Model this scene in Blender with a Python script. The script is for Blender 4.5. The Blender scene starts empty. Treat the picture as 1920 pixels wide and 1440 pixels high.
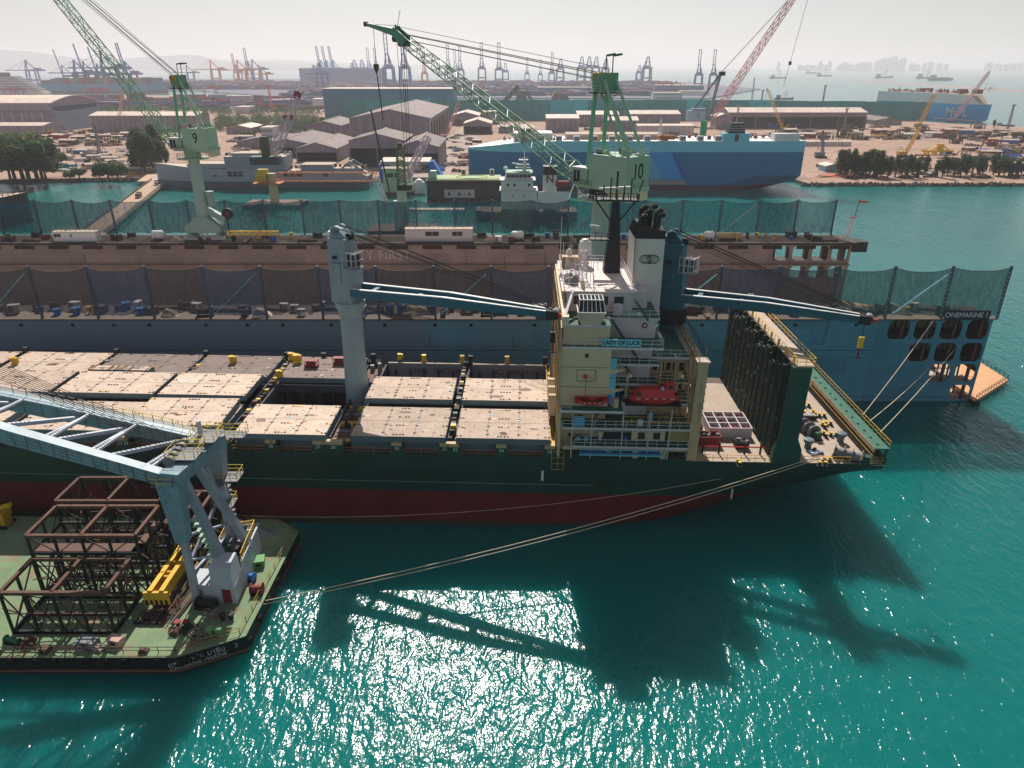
import bpy, math, random
from mathutils import Vector, Matrix
R = math.radians
random.seed(7)
scene = bpy.context.scene
# ---------------- camera ----------------
FPX, PITCH, CAMH = 1331.0, R(24.1), 64.0
cam_d = bpy.data.cameras.new('camera'); cam = bpy.data.objects.new('camera', cam_d)
scene.collection.objects.link(cam); scene.camera = cam
cam_d.sensor_width = 36; cam_d.lens = FPX / 1920 * 36; cam_d.clip_start = 0.5; cam_d.clip_end = 60000
cam.location = (0, 0, CAMH); cam.rotation_euler = (R(90) - PITCH, 0, 0)
scene.render.resolution_x, scene.render.resolution_y = 1024, 768
# ---------------- sky ----------------
SUN_EL, SUN_AZ = R(45.2), R(-4.7)            # azimuth measured from +Y towards +X
w = bpy.data.worlds.new('World'); scene.world = w; w.use_nodes = True
nt = w.node_tree; bg = nt.nodes['Background']
sk = nt.nodes.new('ShaderNodeTexSky'); sk.sky_type = 'NISHITA'; sk.sun_disc = False
sk.sun_elevation = SUN_EL; sk.sun_rotation = SUN_AZ; sk.air_density = 1.0; sk.dust_density = 0.5; sk.ozone_density = 1.0; sk.altitude = 0
hs = nt.nodes.new('ShaderNodeHueSaturation'); hs.inputs['Saturation'].default_value = 0.45; nt.links.new(sk.outputs[0], hs.inputs['Color']); nt.links.new(hs.outputs[0], bg.inputs[0]); bg.inputs[1].default_value = 0.066
# ---------------- sun ----------------
sd = bpy.data.lights.new('sun', 'SUN'); sd.energy = 5.0; sd.angle = R(0.55); sd.color = (1.0, 0.93, 0.84)
sun = bpy.data.objects.new('sun', sd); scene.collection.objects.link(sun)
sun.rotation_euler = Vector((math.sin(SUN_AZ) * math.cos(SUN_EL), math.cos(SUN_AZ) * math.cos(SUN_EL), math.sin(SUN_EL))).to_track_quat('Z', 'Y').to_euler()
sun.location = (0, 0, 300)
scene.view_settings.view_transform = 'Standard'; scene.view_settings.look = 'None'
scene.view_settings.exposure = 0.2; scene.view_settings.gamma = 1.0
cy = scene.cycles
cy.max_bounces = 6; cy.transparent_max_bounces = 24; cy.volume_bounces = 1; cy.sample_clamp_indirect = 4

# ---------------- pixel helpers (1920x1440 of the photograph) ----------------
_s, _c = math.sin(PITCH), math.cos(PITCH)
def ray(u, v):
    a = (u - 960) / FPX; b = (v - 720) / FPX
    return a, _c - b * _s, -(_s + b * _c)
def at(u, v, z=0.0):
    a, y, k = ray(u, v); t = (z - CAMH) / k
    return Vector((a * t, y * t, z))
def atY(u, v, Y):
    a, y, k = ray(u, v); t = Y / y
    return Vector((a * t, Y, CAMH + k * t))
def scr(p):
    z = p[2] - CAMH; f = p[1] * _c - z * _s
    return 960 + FPX * p[0] / f, 720 - FPX * (p[1] * _s + z * _c) / f

# ---------------- mesh builder ----------------
COL = scene.collection
class MB:
    def __init__(s): s.v = []; s.f = []; s.m = []; s.mats = []
    def mi(s, mat):
        if mat not in s.mats: s.mats.append(mat)
        return s.mats.index(mat)
    def face(s, pts, mat):
        n = len(s.v); s.v += [tuple(p) for p in pts]; s.f.append(tuple(range(n, n + len(pts)))); s.m.append(s.mi(mat)); return s
    def hexa(s, b, t, mat):                      # two quads -> closed block
        n = len(s.v); s.v += [tuple(p) for p in b] + [tuple(p) for p in t]; k = s.mi(mat)
        for q in ((3, 2, 1, 0), (4, 5, 6, 7), (0, 1, 5, 4), (1, 2, 6, 5), (2, 3, 7, 6), (3, 0, 4, 7)):
            s.f.append(tuple(n + i for i in q)); s.m.append(k)
        return s
    def box(s, x0, x1, y0, y1, z0, z1, mat):
        return s.hexa([(x0, y0, z0), (x1, y0, z0), (x1, y1, z0), (x0, y1, z0)], [(x0, y0, z1), (x1, y0, z1), (x1, y1, z1), (x0, y1, z1)], mat)
    def rbox(s, cx, cy, z0, lx, ly, h, a, mat):
        ca, sa = math.cos(a), math.sin(a)
        q = [(cx + x * ca - y * sa, cy + x * sa + y * ca) for x, y in ((-lx/2, -ly/2), (lx/2, -ly/2), (lx/2, ly/2), (-lx/2, ly/2))]
        return s.hexa([(x, y, z0) for x, y in q], [(x, y, z0 + h) for x, y in q], mat)
    def beam(s, p, q, w, h, mat, w2=None, h2=None):
        p, q = Vector(p), Vector(q); d = (q - p)
        if d.length < 1e-6: return s
        d.normalize(); up = Vector((0, 0, 1)) if abs(d.z) < .95 else Vector((0, 1, 0))
        a = d.cross(up).normalized(); b = a.cross(d)
        w2 = w if w2 is None else w2; h2 = h if h2 is None else h2
        f = lambda c, w, h: [c - a*w/2 - b*h/2, c + a*w/2 - b*h/2, c + a*w/2 + b*h/2, c - a*w/2 + b*h/2]
        return s.hexa(f(p, w, h), f(q, w2, h2), mat)
    def tube(s, p, q, r, mat, r2=None, n=8, cap=True):
        p, q = Vector(p), Vector(q); d = q - p
        if d.length < 1e-6: return s
        d.normalize(); up = Vector((0, 0, 1)) if abs(d.z) < .95 else Vector((0, 1, 0))
        a = d.cross(up).normalized(); b = a.cross(d); r2 = r if r2 is None else r2
        k = len(s.v); m = s.mi(mat)
        for c, rr in ((p, r), (q, r2)):
            for i in range(n):
                t = 2 * math.pi * i / n; s.v.append(tuple(c + a * math.cos(t) * rr + b * math.sin(t) * rr))
        for i in range(n):
            j = (i + 1) % n; s.f.append((k + i, k + j, k + n + j, k + n + i)); s.m.append(m)
        if cap:
            s.f.append(tuple(k + i for i in reversed(range(n)))); s.m.append(m)
            s.f.append(tuple(k + n + i for i in range(n))); s.m.append(m)
        return s
    def lathe(s, cx, cy, prof, mat, n=16):
        for (r0, z0), (r1, z1) in zip(prof, prof[1:]): s.tube((cx, cy, z0), (cx, cy, z1), r0, mat, r1, n, True)
        return s
    def prism(s, poly, f0, f1, mat):             # poly of 2-D points, f0/f1 map them to 3-D
        A = [f0(*p) for p in poly]; B = [f1(*p) for p in poly]; n = len(poly)
        s.face(A[::-1], mat); s.face(B, mat)
        for i in range(n):
            j = (i + 1) % n; s.face([A[i], A[j], B[j], B[i]], mat)
        return s
    def path(s, pts, r, mat, n=5):
        for p, q in zip(pts, pts[1:]): s.tube(p, q, r, mat, n=n, cap=False)
        return s
    def rail(s, pts, mat, h=1.05, step=1.6, r=.045, rails=(1.0, .5)):
        for p, q in zip(pts, pts[1:]):
            p, q = Vector(p), Vector(q); L = (q - p).length; n = max(1, round(L / step))
            for k in rails:
                o = Vector((0, 0, h * k)); s.beam(p + o, q + o, r, r, mat)
            for i in range(n + 1):
                c = p.lerp(q, i / n); s.beam(c, c + Vector((0, 0, h)), r, r, mat)
        return s
    def lattice(s, p, q, w0, w1, bays, mat, r=.12, rb=.06, side=None, h0=None, h1=None):
        p, q = Vector(p), Vector(q); d = (q - p).normalized()
        a = Vector(side).normalized() if side else d.cross(Vector((0, 0, 1))).normalized()
        b = a.cross(d).normalized(); h0 = w0 if h0 is None else h0; h1 = w1 if h1 is None else h1
        def ring(t):
            c = p.lerp(q, t); w = w0 + (w1 - w0) * t; h = h0 + (h1 - h0) * t
            return [c + a*w/2*x + b*h/2*y for x, y in ((-1, -1), (1, -1), (1, 1), (-1, 1))]
        P = [ring(i / bays) for i in range(bays + 1)]
        for k in range(4): s.beam(P[0][k], P[-1][k], r * 2, r * 2, mat)
        for i in range(bays):
            for k in range(4):
                j = (k + 1) % 4
                s.beam(P[i][k], P[i][j], rb * 2, rb * 2, mat)
                if i % 2: s.beam(P[i][k], P[i + 1][j], rb * 2, rb * 2, mat)
                else: s.beam(P[i][j], P[i + 1][k], rb * 2, rb * 2, mat)
        for k in range(4): s.beam(P[-1][k], P[-1][(k + 1) % 4], rb * 2, rb * 2, mat)
        return s
    def build(s, name, parent=None, loc=(0, 0, 0), rot=0, smooth=False):
        me = bpy.data.meshes.new(name); me.from_pydata(s.v, [], s.f)
        for m in s.mats: me.materials.append(m)
        me.polygons.foreach_set('material_index', s.m)
        if smooth: me.polygons.foreach_set('use_smooth', [True] * len(s.f))
        me.update()
        return mobj(name, me, parent, loc, rot)
def mobj(name, me, parent=None, loc=(0, 0, 0), rot=0):
    o = bpy.data.objects.new(name, me); COL.objects.link(o); o.parent = parent; o.location = loc
    if rot is not None: o.rotation_euler = rot if isinstance(rot, tuple) else (0, 0, rot)
    return o
def tag(o, label=None, cat=None, group=None, kind=None):
    if label: o['label'] = label
    if cat: o['category'] = cat
    if group: o['group'] = group
    if kind: o['kind'] = kind
    return o
def thing(name, label, cat, loc=(0, 0, 0), rot=0, group=None):
    return tag(mobj(name, None, None, loc, rot), label, cat, group)
def copy_tree(o, parent=None, loc=None, rot=None, label=None, scale=None):
    c = o.copy(); COL.objects.link(c)
    if parent: c.parent = parent
    if loc is not None: c.location = loc
    if rot is not None: c.rotation_euler = (0, 0, rot)
    if scale is not None: c.scale = scale if isinstance(scale, tuple) else (scale,) * 3
    if label: c['label'] = label
    for ch in list(o.children): copy_tree(ch, c)
    return c
ORD = ['first', 'second', 'third', 'fourth', 'fifth', 'sixth', 'seventh', 'eighth', 'ninth', 'tenth', 'eleventh', 'twelfth', 'thirteenth', 'fourteenth', 'fifteenth', 'sixteenth', 'seventeenth', 'eighteenth', 'nineteenth', 'twentieth']
def nth(i):
    if i < 20: return ORD[i]
    n = i + 1; return '%d%s' % (n, 'th' if 10 < n % 100 < 14 else {1: 'st', 2: 'nd', 3: 'rd'}.get(n % 10, 'th'))
def label_row(objs, fmt):
    objs = sorted(objs, key=lambda o: scr(o.location)[0])
    for i, o in enumerate(objs): o['label'] = fmt % nth(i)
def text_mesh(s, size, mat, ext=.02, align='CENTER', bold=0.0, xs=1.0):
    c = bpy.data.curves.new('lettering', 'FONT'); c.body = s; c.size = size; c.extrude = ext; c.align_x = align; c.align_y = 'CENTER'; c.offset = bold
    o = bpy.data.objects.new('lettering', c); COL.objects.link(o); bpy.context.view_layer.update()
    me = bpy.data.meshes.new_from_object(o.evaluated_get(bpy.context.evaluated_depsgraph_get()))
    bpy.data.objects.remove(o)
    if xs != 1: 
        for v in me.vertices: v.co.x *= xs
    me.materials.clear(); me.materials.append(mat); me.name = 'lettering'
    return me
def sign(s, size, mat, parent, loc, rz=0, rx=90, **k):
    o = mobj('lettering', text_mesh(s, size, mat, **k), parent, loc); o.rotation_euler = (R(rx), 0, rz); return o

# ---------------- materials ----------------
def C(r, g, b, k=1.0):
    f = lambda x: ((x / 255 + .055) / 1.055) ** 2.4 if x > 10 else x / 255 / 12.92
    return (f(r) * k, f(g) * k, f(b) * k, 1)
_mc = {}
def mat(name, col, rough=.6, metal=0.0, var=.25, scale=.6, rust=0.0, rcol=(.09, .035, .015, 1), streak=.12, bump=0.0, coord='Object', detail=4, fine=0.0, plates=None, rand=.1, pamt=.25, rscale=1.1):
    if name in _mc: return _mc[name]
    m = bpy.data.materials.new(name); m.use_nodes = True; n = m.node_tree; N = n.nodes; L = n.links
    b = N['Principled BSDF']; b.inputs['Roughness'].default_value = rough; b.inputs['Metallic'].default_value = metal
    b.inputs['Specular IOR Level'].default_value = .4
    tc = N.new('ShaderNodeTexCoord'); src = tc.outputs[coord]
    no = N.new('ShaderNodeTexNoise'); no.inputs['Scale'].default_value = scale; no.inputs['Detail'].default_value = detail; L.new(src, no.inputs[0])
    mx = N.new('ShaderNodeMix'); mx.data_type = 'RGBA'
    mx.inputs[6].default_value = tuple(c * (1 - var) for c in col[:3]) + (1,); mx.inputs[7].default_value = tuple(min(1, c * (1 + var)) for c in col[:3]) + (1,)
    L.new(no.outputs[0], mx.inputs[0]); out = mx.outputs[2]
    if fine > 0:
        n3 = N.new('ShaderNodeTexNoise'); n3.inputs['Scale'].default_value = scale * 14; n3.inputs['Detail'].default_value = 3; L.new(src, n3.inputs[0])
        rr = N.new('ShaderNodeMapRange'); rr.inputs[1].default_value = .35; rr.inputs[2].default_value = .65; rr.inputs[3].default_value = 1 - fine; rr.inputs[4].default_value = 1 + fine * .3; L.new(n3.outputs[0], rr.inputs[0])
        vm = N.new('ShaderNodeVectorMath'); vm.operation = 'SCALE'; L.new(out, vm.inputs[0]); L.new(rr.outputs[0], vm.inputs['Scale']); out = vm.outputs[0]
    if plates:                                   # plate or sheet pattern: (axes, width, height)
        sp = N.new('ShaderNodeSeparateXYZ'); cb = N.new('ShaderNodeCombineXYZ'); L.new(src, sp.inputs[0]); ax = 'xyz'
        L.new(sp.outputs[ax.index(plates[0][0])], cb.inputs[0]); L.new(sp.outputs[ax.index(plates[0][1])], cb.inputs[1])
        br = N.new('ShaderNodeTexBrick'); br.inputs['Scale'].default_value = 1; br.inputs['Brick Width'].default_value = plates[1]; br.inputs['Row Height'].default_value = plates[2]
        br.inputs['Mortar Size'].default_value = .035 * min(1.5, plates[2]); br.inputs['Mortar Smooth'].default_value = .6; br.inputs['Color1'].default_value = (1 - pamt,) * 3 + (1,); br.inputs['Color2'].default_value = (1 + pamt * .4,) * 3 + (1,); br.inputs['Mortar'].default_value = (1 - pamt * 1.6,) * 3 + (1,)
        L.new(cb.outputs[0], br.inputs[0]); mm = N.new('ShaderNodeVectorMath'); mm.operation = 'MULTIPLY'; L.new(out, mm.inputs[0]); L.new(br.outputs[0], mm.inputs[1]); out = mm.outputs[0]
    if rand > 0:
        oi = N.new('ShaderNodeObjectInfo'); ra = N.new('ShaderNodeMapRange'); ra.inputs[3].default_value = 1 - rand * 1.3; ra.inputs[4].default_value = 1 + rand * .7; L.new(oi.outputs['Random'], ra.inputs[0])
        rv = N.new('ShaderNodeVectorMath'); rv.operation = 'SCALE'; L.new(out, rv.inputs[0]); L.new(ra.outputs[0], rv.inputs['Scale']); out = rv.outputs[0]
    if rust > 0:
        mp = N.new('ShaderNodeMapping'); mp.inputs['Scale'].default_value = (1, 1, streak); L.new(src, mp.inputs[0])
        n2 = N.new('ShaderNodeTexNoise'); n2.inputs['Scale'].default_value = rscale; n2.inputs['Detail'].default_value = 6; n2.inputs['Roughness'].default_value = .65; L.new(mp.outputs[0], n2.inputs[0])
        r = N.new('ShaderNodeMapRange'); r.inputs[1].default_value = .72 - rust * .3; r.inputs[2].default_value = .80 - rust * .2; L.new(n2.outputs[0], r.inputs[0])
        m2 = N.new('ShaderNodeMix'); m2.data_type = 'RGBA'; m2.inputs[7].default_value = rcol; L.new(out, m2.inputs[6]); L.new(r.outputs[0], m2.inputs[0]); out = m2.outputs[2]
    L.new(out, b.inputs['Base Color'])
    if bump > 0:
        bp = N.new('ShaderNodeBump'); bp.inputs['Strength'].default_value = bump; bp.inputs['Distance'].default_value = .1
        n4 = N.new('ShaderNodeTexNoise'); n4.inputs['Scale'].default_value = scale * 4; L.new(src, n4.inputs[0]); L.new(n4.outputs[0], bp.inputs['Height']); L.new(bp.outputs[0], b.inputs['Normal'])
    _mc[name] = m; return m
def net_mat(name, col, dens):
    m = bpy.data.materials.new(name); m.use_nodes = True; n = m.node_tree; N = n.nodes; L = n.links
    b = N['Principled BSDF']; b.inputs['Base Color'].default_value = col; b.inputs['Roughness'].default_value = .9
    tr = N.new('ShaderNodeBsdfTransparent'); mx = N.new('ShaderNodeMixShader'); o = N['Material Output']
    tc = N.new('ShaderNodeTexCoord'); no = N.new('ShaderNodeTexNoise'); no.inputs['Scale'].default_value = .5; no.inputs['Detail'].default_value = 8; no.inputs['Roughness'].default_value = .75
    mp = N.new('ShaderNodeMapping'); mp.inputs['Scale'].default_value = (3.0, 1, .8); L.new(tc.outputs['Object'], mp.inputs[0]); L.new(mp.outputs[0], no.inputs[0])
    r = N.new('ShaderNodeMapRange'); r.inputs[1].default_value = .3; r.inputs[2].default_value = .7; r.inputs[3].default_value = dens - .14; r.inputs[4].default_value = dens + .14; L.new(no.outputs[0], r.inputs[0])
    L.new(r.outputs[0], mx.inputs[0]); L.new(tr.outputs[0], mx.inputs[1]); L.new(b.outputs[0], mx.inputs[2]); L.new(mx.outputs[0], o.inputs[0])
    return m
M = dict(
 beige=mat('beige_paint', C(205, 185, 150), .6, rust=.28, var=.12),
 beige2=mat('stained_beige_paint', C(190, 165, 125), .6, rust=.62, var=.2, rcol=(.16, .07, .025, 1)),
 lav=mat('off_white_paint', C(205, 196, 200), .6, rust=.12, var=.1),
 white=mat('white_paint', (.72, .72, .70, 1), .5, rust=.15, var=.1),
 cream=mat('deck_cream', C(190, 172, 155), .8, rust=.22, var=.22, scale=.35, streak=1, fine=.15),
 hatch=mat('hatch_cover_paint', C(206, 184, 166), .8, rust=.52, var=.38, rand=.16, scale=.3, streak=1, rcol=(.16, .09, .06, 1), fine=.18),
 steelgrey=mat('grey_blue_steel', C(95, 115, 125), .6, rust=.3, var=.2),
 dark=mat('dark_steel', C(35, 38, 40), .7, var=.3, rust=.2),
 black=mat('black_paint', (.012, .013, .015, 1), .5, var=.3),
 green=mat('dark_green_paint', C(12, 74, 62), .5, rust=.12, var=.25),
 deckg=mat('green_deck_paint', C(52, 105, 88), .75, rust=.25, var=.3, streak=1),
 teal=mat('teal_crane_paint', C(36, 94, 114), .5, rust=.12, var=.15),
 crane=mat('pale_crane_grey', C(134, 154, 164), .5, rust=.12, var=.12),
 mint=mat('mint_green_paint', C(152, 188, 162), .5, rust=.2, var=.12),
 mintd=mat('green_lattice_paint', C(100, 150, 118), .5, rust=.2, var=.2),
 yellow=mat('yellow_paint', (.75, .45, .02, 1), .5, rust=.2, var=.2),
 red=mat('red_paint', (.55, .02, .02, 1), .35, var=.15),
 redd=mat('dark_red_paint', (.25, .02, .025, 1), .6, rust=.2, var=.25),
 orange=mat('orange_paint', (.6, .16, .03, 1), .5, var=.2),
 blue=mat('bright_blue_paint', C(30, 110, 190), .5, rust=.1, var=.2),
 cyan=mat('pale_cyan_paint', C(110, 190, 210), .5, rust=.1, var=.2),
 skyblue=mat('sheerleg_blue_paint', C(128, 154, 166), .5, rust=.42, var=.35, rcol=(.07, .08, .09, 1), streak=.4),
 rustf=mat('rusted_frame_steel', C(98, 70, 58), .8, rust=.55, var=.3, rcol=(.06, .025, .015, 1)),
 rope=mat('rope_fibre', C(200, 185, 160), .9, var=.15), wire=mat('wire_rope', (.03, .03, .03, 1), .5),
 glass=mat('dark_window_glass', (.02, .03, .035, 1), .08, var=.1),
 conc=mat('pale_concrete', C(185, 165, 145), .9, var=.2, scale=.05, rust=.1, streak=1, fine=.2),
 roofg=mat('grey_corrugated_roof', C(128, 112, 112), .8, var=.25, scale=.2, rust=.3, streak=.5, plates=('xy', 3.2, 9), pamt=.22, rand=.14),
 roofw=mat('pale_corrugated_roof', C(212, 192, 178), .7, var=.2, scale=.2, rust=.22, plates=('xy', 2.6, 8), pamt=.16),
 wallg=mat('grey_cladding', C(146, 138, 152), .8, var=.2, scale=.3, rust=.25, plates=('xz', 2.2, 4.5), pamt=.2),
 hatch2=mat('shaded_weathered_hatch_paint', C(140, 124, 116), .85, rust=.45, var=.35, scale=.3, streak=1, rcol=(.10, .06, .05, 1), fine=.2, rand=.1),  # greyer base puts the dock shadow on far covers into colour; rust is wear
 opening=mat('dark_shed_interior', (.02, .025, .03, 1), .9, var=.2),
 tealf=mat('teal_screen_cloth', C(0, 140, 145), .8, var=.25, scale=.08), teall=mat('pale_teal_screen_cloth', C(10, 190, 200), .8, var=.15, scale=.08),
 rubber=mat('black_rubber', (.015, .015, .015, 1), .9), hull_dark=mat('black_hull_paint', C(28, 28, 32), .5, rust=.25, var=.3),
 barge=mat('barge_deck_green', C(124, 148, 112), .85, rust=.66, rscale=.32, var=.4, scale=.4, streak=1, rcol=(.28, .16, .11, 1), fine=.2),
 brown=mat('brown_primer', C(108, 80, 70), .8, rust=.2, var=.2), dgrey=mat('mid_grey_paint', C(120, 122, 125), .6, rust=.2),
)
# ================= SETTING =================
def water():
    m = bpy.data.materials.new('sea_water'); m.use_nodes = True; n = m.node_tree; N = n.nodes; L = n.links
    b = N['Principled BSDF']; b.subsurface_method = 'BURLEY'; b.inputs['Subsurface Weight'].default_value = 1; b.inputs['Subsurface Scale'].default_value = 8.0; b.inputs['Subsurface Radius'].default_value = (.15, 1.0, .9); b.inputs['Roughness'].default_value = .16; b.inputs['Specular IOR Level'].default_value = .42; b.inputs['IOR'].default_value = 1.33
    tc = N.new('ShaderNodeTexCoord')
    big = N.new('ShaderNodeTexNoise'); big.inputs['Scale'].default_value = .012; big.inputs['Detail'].default_value = 5; L.new(tc.outputs['Object'], big.inputs[0])
    mx = N.new('ShaderNodeMix'); mx.data_type = 'RGBA'; mx.inputs[6].default_value = (.0004, .108, .106, 1); mx.inputs[7].default_value = (.0008, .172, .156, 1)
    L.new(big.outputs[0], mx.inputs[0]); L.new(mx.outputs[2], b.inputs['Base Color'])
    def wave(scale, sx, sy, rot, det, dist, prev=None, strength=1):
        mp = N.new('ShaderNodeMapping'); mp.inputs['Scale'].default_value = (sx, sy, 1); mp.inputs['Rotation'].default_value = (0, 0, rot); L.new(tc.outputs['Object'], mp.inputs[0])
        t = N.new('ShaderNodeTexNoise'); t.inputs['Scale'].default_value = scale; t.inputs['Detail'].default_value = det; t.inputs['Distortion'].default_value = .4; L.new(mp.outputs[0], t.inputs[0])
        bp = N.new('ShaderNodeBump'); bp.inputs['Strength'].default_value = strength; bp.inputs['Distance'].default_value = dist; L.new(t.outputs[0], bp.inputs['Height'])
        if prev: L.new(prev.outputs[0], bp.inputs['Normal'])
        return bp
    a = wave(.62, 1, .5, R(20), 2, .34)
    a = wave(2.2, 1, .55, R(-14), 2, .105, a)
    a = wave(.06, 1, .7, R(35), 2, 1.0, a, .5)
    L.new(a.outputs[0], b.inputs['Normal'])
    mb = MB(); S = 22000; mb.face([(-S, -400, 0), (S, -400, 0), (S, 2 * S, 0), (-S, 2 * S, 0)], m)
    tag(mb.build('water'), kind='structure')
water()
def sheet(name, poly, z, m, depth=3.0):
    mb = MB(); mb.face([(x, y, z) for x, y in poly], m)
    n = len(poly)
    for i in range(n):
        (x0, y0), (x1, y1) = poly[i], poly[(i + 1) % n]; mb.face([(x0, y0, z), (x0, y0, z - depth), (x1, y1, z - depth), (x1, y1, z)], M['dgrey'])
    return tag(mb.build(name), kind='structure')
sand = mat('yard_ground', C(168, 138, 120), .95, var=.38, scale=.03, rust=.6, rscale=.035, streak=1, rcol=C(112, 86, 72), fine=.3, detail=8)
sheet('ground', [(-320, 440), (-245, 452), (-205, 447), (-110, 446), (172, 446), (173, 428), (640, 428), (660, 560), (620, 800), (525, 905), (500, 985), (-240, 985), (-260, 1800), (-3000, 1900), (-3000, 380), (-520, 330), (-330, 380)], 1.5, sand)
portg = mat('port_ground', C(104, 106, 124), .95, var=.3, scale=.01, fine=.3)
sheet('port_ground', [(-5200, 2180), (-900, 2180), (-500, 1700), (420, 1640), (760, 2350), (760, 3300), (-800, 4200), (-5200, 4600)], 1.8, portg)
sheet('container_yard', [(-900, 1195), (-300, 1195), (-300, 1640), (-1300, 1640)], 1.51, mat('yard_asphalt', C(105, 105, 122), .9, var=.2, scale=.02, fine=.3), .002)
# yard road
sheet('road', [(at(800, 262, 1.5).x, 446.5), (-40, 446.5), (at(910, 240, 1.5).x, 850), (at(868, 240, 1.5).x, 850)], 1.506, mat('worn_concrete_road', C(178, 158, 145), .9, var=.2, scale=.05, fine=.25), .002)
# rocks along the shore: stuff
def riprap():
    mb = MB(); mm = [mat('shore_rock', C(95, 88, 82), .9, var=.5, scale=1), mat('shore_rock_dark', C(60, 58, 55), .9, var=.5, scale=1)]
    def run(x0, y0, x1, y1, n, s):
        for i in range(n):
            t = random.random(); x = x0 + (x1 - x0) * t; y = y0 + (y1 - y0) * t - random.random() * 4 + 1; z = .2 + random.random() * 1.2
            r = s * (.5 + random.random())
            pts = [Vector((math.cos(k * 1.257 + r) * r * (.7 + .5 * random.random()), math.sin(k * 1.257 + r) * r * .8, 0)) for k in range(5)]
            c = Vector((x, y, z - .5))
            for k in range(5): mb.face([c + pts[k], c + pts[(k + 1) % 5], c + Vector((0, 0, r * (.6 + .3 * random.random())))], mm[i % 2])
    run(170, 429, 640, 428, 1300, 1.5); run(-320, 440, -215, 449, 500, 1.5); run(-420, 356, -325, 400, 200, 1.5)
    tag(mb.build('shore_rocks'), 'dark broken rocks along the foot of the shore', 'rocks', kind='stuff')
riprap()
# hills
def hills(name, Y, pts, h, c):
    m = mat(name + '_slope', c, 1, var=.2, scale=.002); mb = MB()
    for (u0, v0), (u1, v1) in zip(pts, pts[1:]):
        a, b = atY(u0, v0, Y), atY(u1, v1, Y); d = Vector((0, 1200, 0)); 
        a2, b2 = Vector((a.x, Y - 500, 0)), Vector((b.x, Y - 500, 0))
        mb.face([a2, b2, b, a], m); mb.face([a, b, b + d - Vector((0, 0, b.z)), a + d - Vector((0, 0, a.z))], m)
    tag(mb.build(name), kind='structure')
hills('hills', 14000, [(-900, 118), (-600, 100), (-300, 95), (-120, 90), (0, 93), (60, 97), (120, 106), (180, 113), (260, 108), (300, 106), (340, 103), (372, 104), (395, 110), (430, 117), (470, 116), (520, 119), (580, 120), (640, 123), (700, 124)], 0, C(80, 100, 95))
hills('far_hills', 18500, [(-700, 110), (-200, 104), (100, 112), (250, 114), (330, 108), (420, 112), (560, 113), (600, 116), (760, 122), (860, 123.5)], 0, C(80, 100, 95))
# far shore behind the bay, under the skyline
sheet('far_shore', [(2900, 13400), (16000, 10800), (16000, 15500), (2400, 16200)], 2.5, portg)
# ================= CONTAINER SHIP =================
# local frame: x towards the stern, y away from the camera (0 = near side), z up; pivot (0,90,0)
ship = thing('container_ship', 'large dark green and red container ship with pale hatch covers beside the blue dock', 'ship', (0, 90, 0))
ship.rotation_euler = (0, .012, -.02); bpy.context.view_layer.update()
SM = Matrix.Translation((0, 90, 0)) @ ship.rotation_euler.to_matrix().to_4x4(); SI = SM.inverted()
def toS(p): return SI @ Vector(p)
def Sz(u, v, z):                                # pixel -> ship frame at local height z
    o = SI @ Vector((0, 0, CAMH)); d = (SI.to_3x3() @ Vector(ray(u, v))); t = (z - o.z) / d.z; return o + d * t
def Sy(u, v, y):
    o = SI @ Vector((0, 0, CAMH)); d = (SI.to_3x3() @ Vector(ray(u, v))); t = (y - o.y) / d.y; return o + d * t
def hull_mat():
    m = mat('ship_side_paint', C(6, 60, 52), .5, rust=.34, rcol=(.02, .035, .03, 1), var=.35, scale=.2, streak=.12, plates=('xz', 9, 2.4), pamt=.22); n = m.node_tree; N = n.nodes; L = n.links; b = N['Principled BSDF']
    src = b.inputs['Base Color'].links[0].from_socket
    tc = N.new('ShaderNodeTexCoord'); sp = N.new('ShaderNodeSeparateXYZ'); L.new(tc.outputs['Object'], sp.inputs[0])
    def step(z0):
        a = N.new('ShaderNodeMath'); a.operation = 'LESS_THAN'; a.inputs[1].default_value = z0; L.new(sp.outputs[2], a.inputs[0]); return a.outputs[0]
    no = N.new('ShaderNodeTexNoise'); no.inputs['Scale'].default_value = .25; no.inputs['Detail'].default_value = 6; L.new(tc.outputs['Object'], no.inputs[0])
    r = N.new('ShaderNodeMix'); r.data_type = 'RGBA'; r.inputs[6].default_value = C(78, 20, 26); r.inputs[7].default_value = C(125, 32, 38); L.new(no.outputs[0], r.inputs[0])
    x = N.new('ShaderNodeMix'); x.data_type = 'RGBA'; L.new(step(6.0), x.inputs[0]); L.new(src, x.inputs[6]); L.new(r.outputs[2], x.inputs[7])
    y = N.new('ShaderNodeMix'); y.data_type = 'RGBA'; y.inputs[7].default_value = C(60, 55, 50); L.new(step(.75), y.inputs[0]); L.new(x.outputs[2], y.inputs[6])
    L.new(y.outputs[2], b.inputs['Base Color']); return m
HM = hull_mat(); CY = 15.5
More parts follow.
